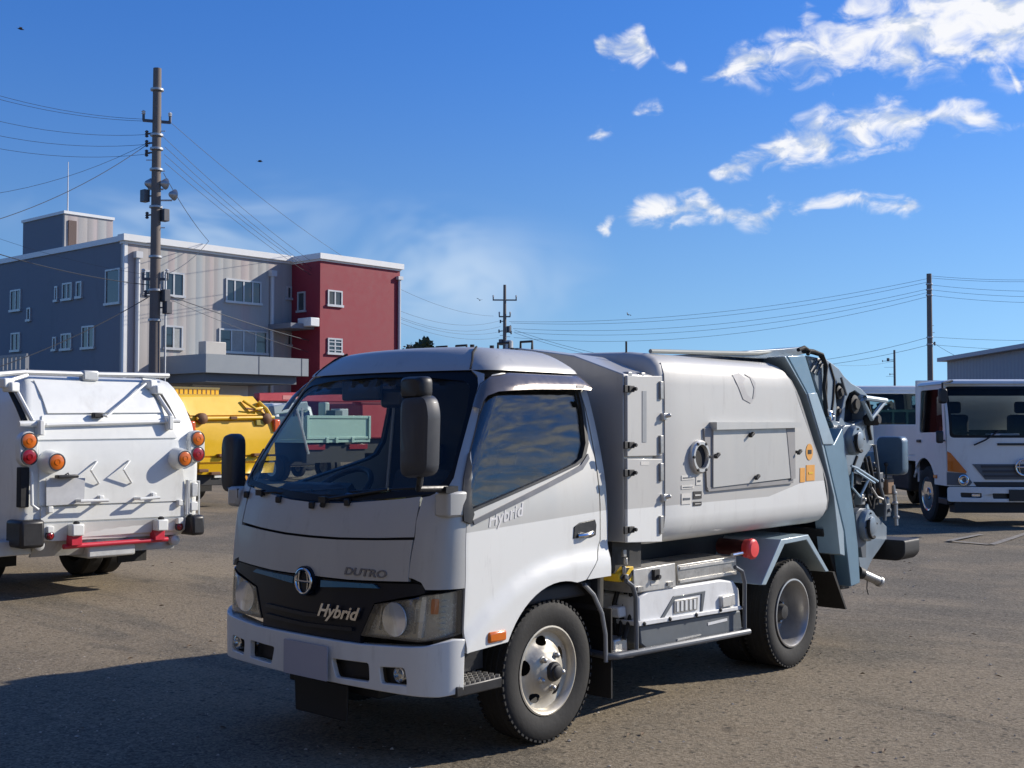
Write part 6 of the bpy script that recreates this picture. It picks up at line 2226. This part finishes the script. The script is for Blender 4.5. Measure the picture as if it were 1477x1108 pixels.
    # side openings with hydraulic rams
    for (pp) in (((74 - 48, 565), (31, 560), (44, 607), (36, 610)), ((241, 566), (247, 564), (260, 608), (254, 610))):
        plate('ram_slot', pp, M_SEAM, .012, .02, parent=hop_)
    for (a_, b_) in (((31, 548), (47, 608)), ((233, 552), (250, 604))):
        MB().tube([L(*a_, .06), L(*b_, .06)], .022, 8).build('hydraulic_ram', M_GALVL, r)
    for (u, v) in ((233, 554), (238, 562), (20, 552), (28, 558)):
        MB().box(L(u, v, .05), (.10, .12, .09), rz=.3).build('ram_mount', M_TW, r, bevel=.015)
    # top tubes
    MB().tube([L(2, 540, .12), L(56, 536, .12), L(148, 539, .14), L(264, 541, .14)], .026, 8).build('top_bar', M_GALVL, r)
    MB().box(L(150, 541, .12), (.16, .10, .10)).build('bar_clamp', M_GALVL, r, bevel=.015)
    MB().tube([L(226, 546, .10), L(246, 546, .10)], .015, 6).build('bar_bracket', M_TW, r)
    MB().tube([L(60, 540, .10), L(16, 552, .06)], .018, 6).build('bar_bracket', M_TW, r)
    # slanted wiper shaped stay on the upper panel
    MB().tube([L(222, 553, .05), L(222, 553, .12), L(152, 601, .10), L(146, 598, .05)], .012, 6).build('stay_rod', M_TW, r)
    MB().box(L(143, 599, .05), (.10, .06, .05)).build('stay_bracket', M_CHAS, r, bevel=.01)
    # underneath
    MB().box((.0, YB - .30, .42), (.50, .5, .14)).build('tow_frame', M_GALVL, r, bevel=.02)
    MB().box(L(225, 803, -.30), (.32, .02, .16)).build('mud_flap', M_RUB, r)
    MB().box(L(30, 792, -.15), (.32, .35, .14)).build('corner_frame', M_GALVL, r, bevel=.01)


build_left_truck()


def build_yellow_truck():
    X0, Y0 = -20.6, 9.02
    r = empty('parked_garbage_truck', (X0, Y0, 0), -math.pi / 2)
    tag(r, 'yellow garbage truck with a slatted roof rack beyond the white one', 'garbage truck', 'garbage trucks parked in a row')
    YB = 5.5
    hop_, back = compactor(r, 1.10, YB, .62, 2.22, M_TY, None, .42, 3.3, 1.2)

    def L(u, v, d=0.0):
        p = on(u, v, 0, X0 + YB)
        x, z = Y0 - p[1], p[2]
        return Vector((x, back(x, z)[1] + d, z))

    def plate(name, pxs, m, d=.012, t_=.02):
        return MB().panel([(L(u, v).x, L(u, v).z) for (u, v) in pxs], back, t_, step=.2, off=d, sign=-1).build(name, m, r, smooth=40, bevel=.006)
    plate('upper_panel', ((262, 574), (376, 573), (386, 599), (276, 600)), M_TY, .03, .04)
    plate('hinge_panel', ((276, 602), (388, 601), (390, 606), (278, 607)), M_TY, .02, .03)
    plate('tail_panel', ((280, 609), (392, 607), (396, 655), (286, 658)), M_TY, .03, .04)
    plate('lower_panel', ((287, 661), (396, 658), (396, 664), (287, 667)), M_TY, .05, .06)
    plate('apron', ((287, 670), (396, 667), (396, 680), (288, 683)), M_TY, .03, .04)
    MB().tube([L(282, 604, .09), L(394, 602, .09)], .035, 8).build('hinge_bar', M_TY, r)
    for (u, v) in ((290, 604), (383, 604)):
        MB().lathe([(.11, -.05), (.11, .06), (.06, .09), (.004, .1)], 'y', L(u, v, .06), 14).build('pivot_boss', mat('worn_brown_boss', (.16, .07, .03), .7, var=.3), r)
    MB().box(L(334, 603, .12), (.16, .05, .06)).build('centre_latch', MATS['worn_brown_boss'], r, bevel=.01)
    for (u, v) in ((274, 617), (397, 614)):
        k = MB().box(L(u, v, .03), (.16, .14, .26)).build('tail_lamp', mat('orange_red_lens', (.65, .10, .015), .3, 0, .4), r, bevel=.03)
    MB().tube([L(357, 578, .06), L(369, 590, .12), L(384, 588, .08)], .03, 8).build('hydraulic_ram', M_TY, r)
    MB().tube([L(378, 580, .08), L(384, 590, .12), L(390, 602, .08)], .04, 8).build('hydraulic_ram', M_TY, r)
    MB().tube([L(355, 589, .1), L(376, 592, .1)], .02, 6).build('stay_rod', MATS['worn_brown_boss'], r)
    MB().box(L(374, 610, .05), (.22, .06, .12)).build('lamp_pod', mat('olive_pod', (.35, .28, .05), .5), r, bevel=.02)
    # roof rack of upright slats
    zt0, zt1 = L(300, 571).z, L(300, 557).z
    x0, x1 = L(241, 564).x, L(347, 564).x
    rk = MB().bx(x1, x0, YB - .75, YB - .70, zt0 - .02, zt0 + .03)
    rk.bx(x1, x0, YB - .75, YB - .70, zt1 - .04, zt1)
    for x in (x0, (x0 + x1) / 2, x1):
        rk.bx(x - .03, x + .03, YB - .755, YB - .695, zt0 - .12, zt0 - .021)
    ro = rk.build('roof_rack', mat('rack_olive', (.20, .17, .06), .6), r)
    n = 16
    me = None
    for k in range(n):
        o = MB().bx(-.035, .035, YB - .745, YB - .715, zt0 + .031, zt1 - .041).build('slat', M_TY, ro) if me is None else bpy.data.objects.new('slat', me)
        if me is None:
            me = o.data
        else:
            C.objects.link(o)
            o.parent = ro
        o.location.x = x1 + (x0 - x1) * (k + .5) / n
    # bumper with red and yellow chevrons
    bp = MB().box((0, YB - .15, .55), (2.0, .10, .24)).build('rear_bumper', M_CHAS, r, bevel=.01)
    for s in (-1, 1):
        for k in range(5):
            x = s * (.46 + .11 * k)
            MB().prism([(x - .055, .49), (x + .0, .49), (x + .055, .61), (x, .61)], 'y', YB - .099, YB - .09).build('chevron', mat('chev_red', (.6, .03, .02), .4) if k % 2 == 0 else mat('chev_orange', (.75, .33, .02), .4), bp)
    for (u, v) in ((318, 657), (368, 656), (290, 679), (309, 683)):
        MB().box(L(u, v, .08), (.22, .10, .06)).build('latch', MATS['worn_brown_boss'], r, bevel=.01)
    MB().box(L(318, 687, .05), (.18, .05, .06)).build('plate_lamp', M_TW, r)


build_yellow_truck()


def build_mint_truck():
    XR = -21.5
    c0, c1 = on(441, 615, 0, XR), on(534, 615, 0, XR)
    Y0 = (c0[1] + c1[1]) / 2
    hw = (c1[1] - c0[1]) / 2
    yb = 4.6
    r = empty('crane_truck', (XR - yb, Y0, 0), -math.pi / 2)
    tag(r, 'mint green flatbed truck with a folded crane, seen through the windscreen', 'crane truck')

    def L(u, v, d=0.0):
        p = on(u, v, 0, XR + d)
        return Vector((Y0 - p[1], yb + d, p[2]))
    zt, zb = L(480, 600).z, L(480, 636).z
    tg = MB().bx(-hw, hw, yb - .05, yb, zb + .05, zt).build('tailgate', M_TM, r, bevel=.01)
    MB().bx(-hw, hw, yb + .002, yb + .03, zt - .07, zt + .01).build('top_rail', M_TM, tg, bevel=.008)
    MB().bx(-hw, hw, yb + .002, yb + .03, zb + .05, zb + .12).build('bottom_rail', M_TM, tg, bevel=.008)
    for x in (-hw + .05, hw - .05):
        MB().bx(x - .04, x + .04, yb + .004, yb + .045, zb + .05, zt).build('corner_post', M_TM, tg, bevel=.006)
    for x in (-.5, .1, .45):
        MB().bx(x - .05, x + .05, yb, yb + .05, zb - .06, zb + .10).build('hinge', M_TM, tg, bevel=.01)
    for s in (-1, 1):
        MB().bx(s * (hw - .05), s * hw, 1.3, yb - .052, zb + .05, zt - .02).build('side_gate', M_TM, r, bevel=.008)
    MB().bx(-hw, hw, 1.25, yb, zb - .05, zb + .045).build('bed', M_TM, r, bevel=.008)
    MB().bx(-hw * .9, hw * .9, yb - .3, yb - .1, .55, zb - .12).build('rear_frame', M_CHAS, r)
    for s in (-1, 1):
        MB().bx(s * .34, s * .42, -.6, yb - .2, .55, zb - .052).build('frame_rail', M_CHAS, r)
        wheel(r, s * (hw - .14), 0, .38, .2, s)
        wheel(r, s * (hw - .14), 3.0, .38, .2, s, dish=-.05)
        wheel(r, s * (hw - .37), 3.0, .38, .2, s, dish=-.05)
        MB().bx(s * .45, s * (hw - .05), yb - .1, yb - .05, zb - .25, zb - .10).build('tail_lamp', M_REDL, r, bevel=.01)
    # crane: post, folded boom and control box standing on the bed
    cpz = L(510, 575).z
    cr = MB().cyl((L(478, 600).x, yb - 1.6, zb), (L(478, 600).x, yb - 1.6, cpz), .12, 14)
    cr.box((L(482, 586).x, yb - 1.5, L(482, 588).z), (.30, .30, .26))
    crn = cr.build('crane_post', mat('crane_pale_green', (.45, .52, .46), .5, var=.1), r, bevel=.02)
    a, b = L(440, 592), L(482, 586)
    MB().box(((a.x + b.x) / 2, yb - 1.4, (a.z + b.z) / 2 + .02), (abs(a.x - b.x) + .2, .24, .26), ry=.12).build('crane_boom', mat('crane_grey_blue', (.30, .36, .38), .5), crn, bevel=.03)
    MB().box((L(506, 586).x, yb - 1.2, L(506, 592).z), (.20, .3, .50)).build('control_box', MATS['crane_pale_green'], crn, bevel=.04)
    MB().tube([(L(455, 604).x, yb - 1.2, zb + .3), (L(468, 590).x, yb - 1.25, cpz - .3), (L(470, 600).x, yb - 1.2, zb + .4)], .05, 8).build('hydraulic_ram', M_CHAS, crn)
    MB().box((L(519, 604).x, yb - .9, zt + .08), (.34, .4, .28)).build('cargo_box', mat('pale_box', (.55, .6, .58), .6), r, bevel=.02)
    MB().box((L(505, 606).x, yb - .7, zt + .02), (.3, .4, .3)).build('cargo_box', mat('dark_teal_box', (.08, .13, .15), .6), r, bevel=.02)
    # ladder posts beside the bed
    la = MB()
    la.tube([L(428, 590, .3), L(445, 655, .3)], .035, 6)
    la.tube([L(436, 588, .3), L(436, 620, .3)], .03, 6)
    la.build('side_stay', M_TW, r)
    simple_cab(r, hw * .95, -.95, .7, .5, 2.25, M_TM)


build_mint_truck()


def build_van():
    XR = -24.0
    p0, p1 = on(398, 600, 0, XR), on(437, 600, 0, XR)
    Y0 = p0[1] + .85
    r = empty('white_van', (XR - 3.2, Y0, 0), -math.pi / 2)
    tag(r, 'small white van standing between the yellow truck and the mint truck', 'van')
    zt = on(415, 581, 0, XR)[2]
    lv = [(.35, .80, 3.1), (.5, .84, 3.2), (1.1, .85, 3.22), (1.5, .80, 3.12), (zt - .12, .72, 2.95), (zt - .03, .66, 2.8), (zt, .5, 2.5)]
    MB().loft([[(p[0], p[1], z) for p in rect(-w_, w_, -.9 + (z > 1.2) * .3 * (z - 1.2), y_, .12, 5)] for (z, w_, y_) in lv]).build('body', M_TW, r, smooth=40)

    def bk(x, z):
        return np.array([x, lerp([(a, c_) for a, b_, c_ in lv], z), z])
    MB().panel(rect(-.58, .58, 1.25, zt - .2, .08), bk, .02, step=.15, off=.012, sign=-1).build('rear_window', mat('van_glass', (.02, .025, .03), .08, 0, .5), r, smooth=50)
    MB().panel(rect(-.62, .62, .62, 1.18, .04), bk, .02, step=.15, off=.01, sign=-1).build('tailgate', M_TW, r, smooth=50)
    for s in (-1, 1):
        MB().panel(rect(s * .66 - .06, s * .66 + .06, .85, 1.2, .03), bk, .03, step=.1, off=.02, sign=-1).build('tail_lamp', M_REDL, r)
        wheel(r, s * .72, 0, .30, .17, s)
        wheel(r, s * .72, 2.3, .30, .17, s)
        MB().panel(rect(.0, 2.6, 1.22, zt - .22, .08), lambda y, z, s=s: np.array([s * lerp([(a, b_) for a, b_, c_ in lv], z), y, z]), .02, step=.2, off=.008, sign=s).build('side_window', MATS['van_glass'], r, smooth=50)
    MB().bx(-.78, .78, 3.1, 3.28, .38, .6).build('rear_bumper', M_BLK, r, bevel=.03)
    MB().tube([(.2, 2.9, zt), (-.5, 2.4, zt + .3)], .02, 6).build('roof_bar', M_GALVL, r)


build_van()


def build_red_crane():
    XR = -28.5
    a, b = on(371, 573, 0, XR), on(566, 566, 0, XR)
    r = empty('mobile_crane', (XR - 1.2, (a[1] + b[1]) / 2 + 1.0, 0), 0)
    tag(r, 'red mobile crane with long boom lying level before the canopy', 'crane')
    X0, Y0 = XR - 1.2, (a[1] + b[1]) / 2 + 1.0
    y0, y1 = a[1] - Y0, b[1] - Y0 + .5
    z0, z1 = on(371, 579, 0, XR)[2], on(371, 567, 0, XR)[2]
    z2, z3 = on(560, 580, 0, XR)[2], on(560, 563, 0, XR)[2]
    bm = MB()
    bm.add([(1.0, y0, z0), (1.3, y0, z0), (1.3, y1, z2), (1.0, y1, z2), (1.0, y0, z1), (1.3, y0, z1), (1.3, y1, z3), (1.0, y1, z3)], [(3, 2, 1, 0), (4, 5, 6, 7), (0, 1, 5, 4), (1, 2, 6, 5), (2, 3, 7, 6), (3, 0, 4, 7)])
    bo = bm.build('boom', M_TR, r, bevel=.03)
    MB().bx(1.301, 1.31, y0 + 1.0, y0 + 1.9, z0 + .08, z1 - .06).build('boom_marking', mat('boom_pink', (.55, .22, .2), .5), bo)
    MB().tube([(1.15, y0 - .1, z0 + .1), (1.15, y0 + .2, z0 - .35), (1.15, y0 + .5, z0 - .1)], .05, 6).build('boom_head', M_CHAS, bo)
    q0, q1 = on(522, 582, 0, XR), on(600, 632, 0, XR)
    MB().bx(-.9, 1.2, q0[1] - Y0, q1[1] - Y0 + 1.2, q1[2], q0[2]).build('machine_body', M_TR, r, bevel=.05)
    MB().bx(-.8, 1.0, q0[1] - Y0 - 3.0, q1[1] - Y0 + 1.6, .55, q1[2] - .004).build('chassis', M_CHAS, r, bevel=.03)
    for s in (-1, 1):
        for yy in (q0[1] - Y0 - 2.2, q1[1] - Y0 - .3, q1[1] - Y0 + .9):
            t = MB().lathe([(.28, -.14), (.40, -.17), (.5, -.15), (.52, -.1), (.52, .1), (.5, .15), (.40, .17), (.28, .14)], 'x', (s * .85, yy, .52), 30, closed=True).build('wheel', M_RUB, r)
            MB().lathe([(.29, s * .13), (.26, s * .10), (.12, s * .05), (.1, s * .14), (.003, s * .15)], 'x', (s * .85, yy, .52), 20).build('rim', M_RIM2, t)
    cb_ = MB().bx(-.5, .75, q0[1] - Y0 - 2.9, q0[1] - Y0 - 1.5, q1[2], q1[2] + .75).build('operator_cab', M_TR, r, bevel=.06)
    MB().bx(.752, .762, q0[1] - Y0 - 2.7, q0[1] - Y0 - 1.7, q1[2] + .3, q1[2] + .65).build('window', MATS['van_glass'], cb_)
    MB().bx(.9, 1.05, q0[1] - Y0 - .2, q0[1] - Y0 + .1, q0[2] - .05, z2 + .05).build('boom_rest', M_TR, r)


build_red_crane()

# ------------------------------------------------------------------ vehicles beyond the hopper
FH = np.array([-math.sin(YAW), math.cos(YAW), 0.0])


class Facing:
    """local frame of a vehicle whose nose points back along the view: px -> local (x, z) on plane y"""
    def __init__(s, root):
        s.r = np.array(root)

    def __call__(s, u, v, ly):
        d = ray(u, v)
        t = ((s.r - CAM) @ FH + ly) / (d @ FH)
        p = CAM + d * t - s.r
        return (float(p @ RGT), float(p[2]))


def build_ranger():
    g = on(1348, 752, 2, 0)
    R0 = g + RGT * 1.0
    R0[2] = 0
    r = empty('parked_truck', tuple(R0), YAW)
    tag(r, 'white cab over truck with amber corner lamps facing the yard', 'truck')
    F = Facing(R0)
    yf = -1.15
    Z8 = lambda x, y: (1230 + x / 3.692, 480 + y / 3.692)
    L = lambda x, y, ly=yf: F(*Z8(x, y), ly)
    hw = 1.16
    xl = L(515, 700)[0]
    zt = L(600, 250)[1]
    zb = L(600, 818)[1]
    wt_, wb_ = L(600, 283)[1], L(600, 560)[1]
    paint = M_TW

    def fr(x, z):
        k = min(max((z - wb_) / (zt - wb_), 0), 1)
        return np.array([x, yf + .22 * k * k + .10 * (abs(x) / hw) ** 3, z])
    win = rpoly([(xl + .04, wb_), (-xl - .04, wb_), (-xl - .03, wt_), (xl + .03, wt_)], .07)
    MB().panel([(xl, zb), (-xl, zb), (-xl, zt - .06), (xl, zt - .06)], fr, .03, [win], step=.15).build('front_panel', paint, r, smooth=50)
    MB().panel(win, fr, .006, step=.15, off=-.01).build('windscreen', M_GLASSD, r, smooth=60)
    iw = [tuple(np.array((0, (wt_ + wb_) / 2)) + (np.array(p) - (0, (wt_ + wb_) / 2)) * (.965, .90)) for p in win]
    MB().panel(win, fr, .008, [iw], step=.15, off=-.003).build('windscreen_surround', MATS['black_frit'], r, smooth=60)
    # sides with door window and wheel arch
    yb = .42
    arch_ = [(.56 * math.cos(a), .48 + .58 * math.sin(a)) for a in np.linspace(R(162), R(12), 14)]
    arch_ = [(a, b) for a, b in arch_ if b > zb + .02]
    ol = [(yf + .12, zb), (arch_[0][0], zb)] + arch_ + [(arch_[-1][0], zb + .1), (yb, zb + .15), (yb, zt - .06), (yf + .34, zt - .06), (yf + .14, wb_)]
    wz0, wz1 = L(450, 540, -.2)[1], L(450, 305, -.2)[1]
    sw_ = rpoly([(yf + .26, wz0 + .04), (.22, wz0 + .02), (.22, wz1), (yf + .42, wz1)], .07)
    for s in (1, -1):
        f = lambda y, z, s=s: np.array([s * (abs(xl) + .006 - .04 * max(0, (z - wb_) / (zt - wb_))), y, z])
        d = MB().panel(ol, f, .03, [sw_], step=.15, sign=s).build('door', paint, r, smooth=50)
        MB().panel(sw_, f, .006, step=.2, off=-.01, sign=s).build('window', M_GLASSD, d, smooth=60)
        MB().box((s * (abs(xl) + .015), .22, wz0 - .12), (.03, .18, .05)).build('door_handle', M_BLK, d, bevel=.01)
        MB().bx(s * (abs(xl) - .25), s * (abs(xl) - .01), yf + .15, yf + .55, .34, .44).build('step', M_BLK, r, bevel=.01)
        wheel(r, s * 1.0, 0, .46, .24, s, M_CHR, .03)
        wheel(r, s * .95, 4.2, .46, .24, s)
        MB().box((s * (abs(xl) + .01), -.55, L(470, 765, -.55)[1]), (.03, .14, .06)).build('side_indicator', M_ORANGE, r, bevel=.01)
    rr_ = []
    for (z, k) in ((zt - .058, 1.0), (zt - .02, .99), (zt, .95), (zt + .015, .85)):
        rr_.append([(p[0], p[1], z) for p in rect(xl * k, -xl * k, yf + .15 + (1 - k), yb - (1 - k) * .5, .14, 5)])
    MB().loft(rr_).build('roof', paint, r, smooth=50)
    bw_ = rect(xl * .7, -xl * .7, wb_ + .12, wt_ - .12, .05)
    MB().panel(rect(xl + .03, -xl - .03, zb, zt - .06), lambda x, z: np.array([x, yb, z]), .03, [bw_], step=.3, sign=-1).build('back_wall', paint, r)
    MB().panel(rect(xl + .05, -xl - .05, zb, zt - .08), lambda x, z: np.array([x, yb - .05, z]), .012, [bw_], step=.3, sign=-1).build('back_lining', M_INT, r)
    MB().bx(xl + .1, -xl - .1, yf + .18, yf + .55, zb + .3, wb_ - .05).build('dashboard', M_DASH, r, bevel=.05)
    for x in (-.6, .6):
        b = MB().bx(x - .26, x + .26, .12, .32, zb + .4, wb_ + .38).build('seat', M_SEAT, r, bevel=.06)
        MB().bx(x - .14, x + .14, .16, .28, wb_ + .40, wb_ + .60).build('headrest', M_SEAT, b, bevel=.04)
    MB().bx(xl + .05, -xl - .05, yf + .2, yb - .05, zb + .02, zb + .2).build('cab_floor', M_INT, r)
    sp = MB()
    n = 24
    sp.tube([Vector((-.6, -.35, wb_ - .02)) + Matrix.Rotation(R(30), 3, 'X') @ Vector((.22 * math.cos(2 * math.pi * k / n), .22 * math.sin(2 * math.pi * k / n), 0)) for k in range(n)], .02, 6, closed=True)
    sp.build('steering_wheel', M_BLK, r)

    def fp(name, pts, m, off=.012, t_=.03, rr=0.0, parent=r, mir=False):
        pl = [L(x, y) for (x, y) in pts]
        if rr:
            pl = rpoly(pl, rr)
        o = MB().panel(pl, fr, t_, step=.12, off=off).build(name, m, parent, smooth=40, bevel=.004)
        if mir:
            mirror_copy(o)
        return o
    fp('corner_lamp', [(514, 632), (532, 642), (612, 742), (606, 748), (516, 738)], M_ORANGE, .02, mir=True)
    hl_ = fp('headlamp', [(514, 744), (606, 750), (640, 798), (625, 815), (515, 812)], M_UNIT, .016, mir=False)
    q = L(592, 785)
    MB().lathe([(.085, .03), (.085, -.03), (.07, -.035), (.05, -.01), (.003, .0)], 'y', (q[0], fr(*q)[1] - .01, q[1]), 22).build('reflector', M_CHR, hl_)
    mirror_copy(hl_)
    g0, g1 = L(640, 700), L(700, 782)
    MB().panel([(g0[0], g0[1]), (g1[0] + .02, g1[1]), (-g1[0] - .02, g1[1]), (-g0[0], g0[1])], fr, .03, step=.15, off=.012).build('grille', M_UNIT, r, smooth=40)
    for k in range(3):
        z = g1[1] + .04 + .075 * k
        MB().panel([(g1[0] - .02 * k, z), (-g1[0] + .02 * k, z), (-g1[0] + .02 * k, z + .035), (g1[0] - .02 * k, z + .035)], fr, .02, step=.15, off=.026).build('grille_bar', M_MIR, r, smooth=40)
    l0 = L(645, 795)
    l1 = L(645, 819)
    MB().panel([(l0[0], l0[1]), (l0[0] + .05, l1[1]), (-l0[0] - .05, l1[1]), (-l0[0], l0[1])], fr, .03, step=.2, off=.008).build('lower_grille', M_BLK, r)
    ec = L(886, 716)
    em_ = MB()
    em_.tube([(.0 + .13 * math.cos(a), yf - .05, ec[1] + .125 * math.sin(a)) for a in np.linspace(0, 2 * math.pi, 33)[:-1]], .016, 8, closed=True)
    em_.tube([(-.12, yf - .052, ec[1]), (.12, yf - .052, ec[1])], .013, 6)
    for s in (-1, 1):
        em_.tube([(s * (.045 + .032 * math.cos(a)), yf - .052, ec[1] + .10 * math.sin(a)) for a in np.linspace(-1.5, 1.5, 11)], .009, 6)
    em_.build('emblem', M_CHR, r)
    # bumper with slots
    z0, z1 = L(600, 902)[1], L(600, 822)[1]

    def bf(x, z):
        return np.array([x, yf - .06 + .14 * (abs(x) / hw) ** 3, z])
    sl1, sl2 = [L(x, y) for (x, y) in ((576, 852), (684, 855), (684, 880), (580, 878))], [L(x, y) for (x, y) in ((737, 855), (843, 856), (840, 884), (742, 884))]
    hs_ = [rpoly(sl1, .02), rpoly(sl2, .02)]
    hs_ += [[(-x, z) for x, z in h] for h in hs_]
    bo = MB().panel(rect(xl - .01, -xl + .01, z0, z1, .05), bf, .10, hs_, step=.15).build('bumper', paint, r, smooth=40, bevel=.01)
    for h in hs_:
        c0 = np.mean(np.array(h), axis=0)
        MB().panel([tuple(c0 + (np.array(p) - c0) * 1.1) for p in h], bf, .01, step=.2, off=-.05).build('bumper_slot', M_BLK, bo)
    for s in (-1, 1):
        q = ((hs_[0][0][0] + hs_[0][3][0]) / 2, 0)
        c0 = np.mean(np.array(hs_[0]), axis=0)
        MB().box((s * (c0[0] + .08), bf(c0[0], c0[1])[1] + .03, c0[1]), (.14, .04, .05)).build('fog_lamp', M_CHR, bo, bevel=.01)
    MB().panel(rect(-.25, .25, z0 + .02, z0 + .20), bf, .02, step=.2, off=.02).build('plate_recess', M_BLK, bo)
    MB().bx(xl + .1, -xl - .1, yf + .05, yf + .3, .22, z0 + .05).build('under_cover', M_CHAS, r)
    # wiper, vent bar
    a, b, c_ = L(642, 598), L(700, 572), L(780, 520)
    MB().tube([(a[0], yf - .03, a[1]), (b[0], yf - .04, b[1]), (c_[0], yf - .02, c_[1])], .014, 6).build('wiper', M_BLK, r)
    a, b = L(770, 588), L(905, 600)
    MB().panel([(a[0], b[1]), (-a[0], b[1]), (-a[0], a[1]), (a[0], a[1])], fr, .03, step=.2, off=.02).build('vent_bar', M_BLK, r, bevel=.006)
    MB().box((L(815, 540)[0], yf + .14, L(815, 545)[1]), (.45, .25, .05)).build('papers', mat('papers', (.55, .56, .6), .7), r, bevel=.01)
    # mirrors
    for s in (-1, 1):
        z_a = L(478, 290, yf - .1)[1]
        q0, q1 = L(457, 295, yf - .15), L(500, 378, yf - .15)
        w_ = q1[0] - q0[0]
        xm = s * abs((q0[0] + q1[0]) / 2)
        MB().tube([(s * (abs(xl) - .1), yf + .3, zt - .03), (s * (abs(xl) - .05), yf - .02, zt - .02), (xm, yf - .15, zt - .06), (xm, yf - .15, q1[1])], .018, 8).build('mirror_arm', M_BLK, r)
        MB().loft([[(xm + p[0] * k, yf - .15 + dy, (q0[1] + q1[1]) / 2 + p[1] * k) for p in rect(-w_ / 2, w_ / 2, -(q0[1] - q1[1]) / 2, (q0[1] - q1[1]) / 2, .05)] for (k, dy) in ((.8, -.06), (1, -.03), (1, .03), (.95, .04))]).build('mirror', M_BLK, r, smooth=40)
        q2 = L(445, 575, yf + .1)
        MB().tube([(s * abs(xl), yf + .2, q2[1]), (s * (abs(xl) + .10), yf + .1, q2[1])], .015, 6).build('lower_mirror_arm', M_BLK, r)
        q0, q1 = L(400, 490, yf), L(460, 545, yf)
        MB().box((s * (abs(xl) + .12), yf + .08, q2[1] + .06), (.12, .06, .20)).build('lower_mirror', M_BLK, r, bevel=.03)
    # chassis and white dropside body whose front guard stands behind the cab
    for s in (-1, 1):
        MB().bx(s * .38, s * .46, -.8, 5.6, .62, .86).build('frame_rail', M_CHAS, r)
    x0 = F(1321, 600, .72)[0]
    gz = F(1330, 549, .72)[1]
    MB().bx(x0, -x0, .66, .74, .98, gz).build('body_front_guard', paint, r, bevel=.01)
    MB().bx(x0, -x0, .742, 5.7, .98, 1.08).build('bed', paint, r, bevel=.01)
    for s in (-1, 1):
        MB().bx(s * abs(x0), s * (abs(x0) - .05), .75, 5.7, 1.082, 1.62).build('side_gate', paint, r, bevel=.01)
    MB().cyl((-.9, 0, .46), (.9, 0, .46), .06, 10).build('front_axle', M_CHAS, r)
    MB().cyl((-.9, 4.2, .46), (.9, 4.2, .46), .07, 10).build('rear_axle', M_CHAS, r)
    MB().bx(-.4, .4, -.7, 1.0, .4, 1.0).build('engine', M_CHAS, r)
    MB().bx(-.95, -.5, 1.4, 2.4, .42, .95).build('fuel_tank', M_CHAS, r, bevel=.05)


build_ranger()


def build_back_truck():
    c = dep(1262, 700, 24.5)
    R0 = np.array([c[0], c[1], 0.0])
    r = empty('parked_truck', tuple(R0), YAW)
    tag(r, 'white truck with green guard rails behind its dark windscreen, beyond the hopper', 'truck')
    F = Facing(R0)
    zt = F(1285, 556, -.9)[1]
    belt = F(1285, 632, -.9)[1]
    simple_cab(r, 1.0, -.95, .75, .45, zt, M_TW, belt=belt)
    MB().bx(-1.0, 1.0, -1.02, -.9, .35, .62).build('bumper', M_TW, r, bevel=.03)
    for s in (-1, 1):
        k = MB().bx(s * .55, s * .92, -.985, -.93, .68, .88).build('headlamp', M_REFL, r, bevel=.03)
        wheel(r, s * .85, 0, .38, .2, s)
        wheel(r, s * .85, 2.6, .38, .2, s)
        MB().bx(s * .36, s * .44, -.5, 4.0, .5, .7).build('frame_rail', M_CHAS, r)
    MB().bx(-.5, .5, -.99, -.93, .70, .86).build('grille', M_BLK, r, bevel=.01)
    green = mat('green_rail', (.22, .42, .33), .5, var=.15)
    z0, z1 = F(1285, 622, -.3)[1], F(1285, 591, -.3)[1]
    g = MB()
    g.bx(-.88, .88, -.33, -.27, z1 - .05, z1)
    g.bx(-.88, .88, -.33, -.27, z0 - .12, z0)
    for x in np.linspace(-.86, .86, 7):
        g.bx(x - .02, x + .02, -.325, -.275, z0, z1 - .05)
    g.build('guard_frame', green, r)
    MB().bx(-.87, .87, -.265, -.25, z0 - .3, z1 - .03).build('guard_panel', mat('dark_green_panel', (.025, .06, .045), .5), r)
    MB().bx(-1.0, 1.0, .96, 4.2, .86, .96).build('bed', green, r, bevel=.01)
    for s in (-1, 1):
        MB().bx(s * .95, s * 1.0, .96, 4.2, .962, 1.4).build('side_gate', green, r, bevel=.01)


build_back_truck()


def build_sky_blocker():  # added behind the camera to block sky light from the truck's front
    r = empty('sky_blocker_shed', (-4, -12, 0))
    m, t, b = base_mat('dark_brown_cladding')
    co = t.n('ShaderNodeTexCoord').outputs['Object']
    xx = t.n('ShaderNodeSeparateXYZ', {0: co}).outputs[0]
    rib = t.math('SINE', t.math('MULTIPLY', xx, 6.28 / .25))
    c = t.mix(t.noise(co, .4, 4, .6).outputs['Fac'], (.055, .045, .038), (.085, .07, .06))
    m.node_tree.links.new(c, b.inputs['Base Color'])
    b.inputs['Roughness'].default_value = .6
    bn = t.n('ShaderNodeBump', {'Strength': .5, 'Distance': .03, 'Height': rib})
    m.node_tree.links.new(bn.outputs[0], b.inputs['Normal'])
    MB().bx(-32, 22, -14, 0, 0, 9.5).build('wall', m, r, smooth=0)
    MB().prism([(-14.4, 9.502), (.5, 9.502), (.5, 9.7), (-7, 11.6), (-14.4, 9.7)], 'x', -32.4, 22.4).build('roof', mat('shed_roof', (.10, .105, .11), .6), r, smooth=0)
    for x in (-20, -8, 4, 14):
        MB().bx(x - 2.2, x + 2.2, .003, .08, 0, 4.6).build('shutter', mat('shed_shutter', (.16, .16, .16), .5), r, smooth=0)
    tag(r, 'added unseen dark brown shed that keeps sky light off the truck front', 'shed')


build_sky_blocker()
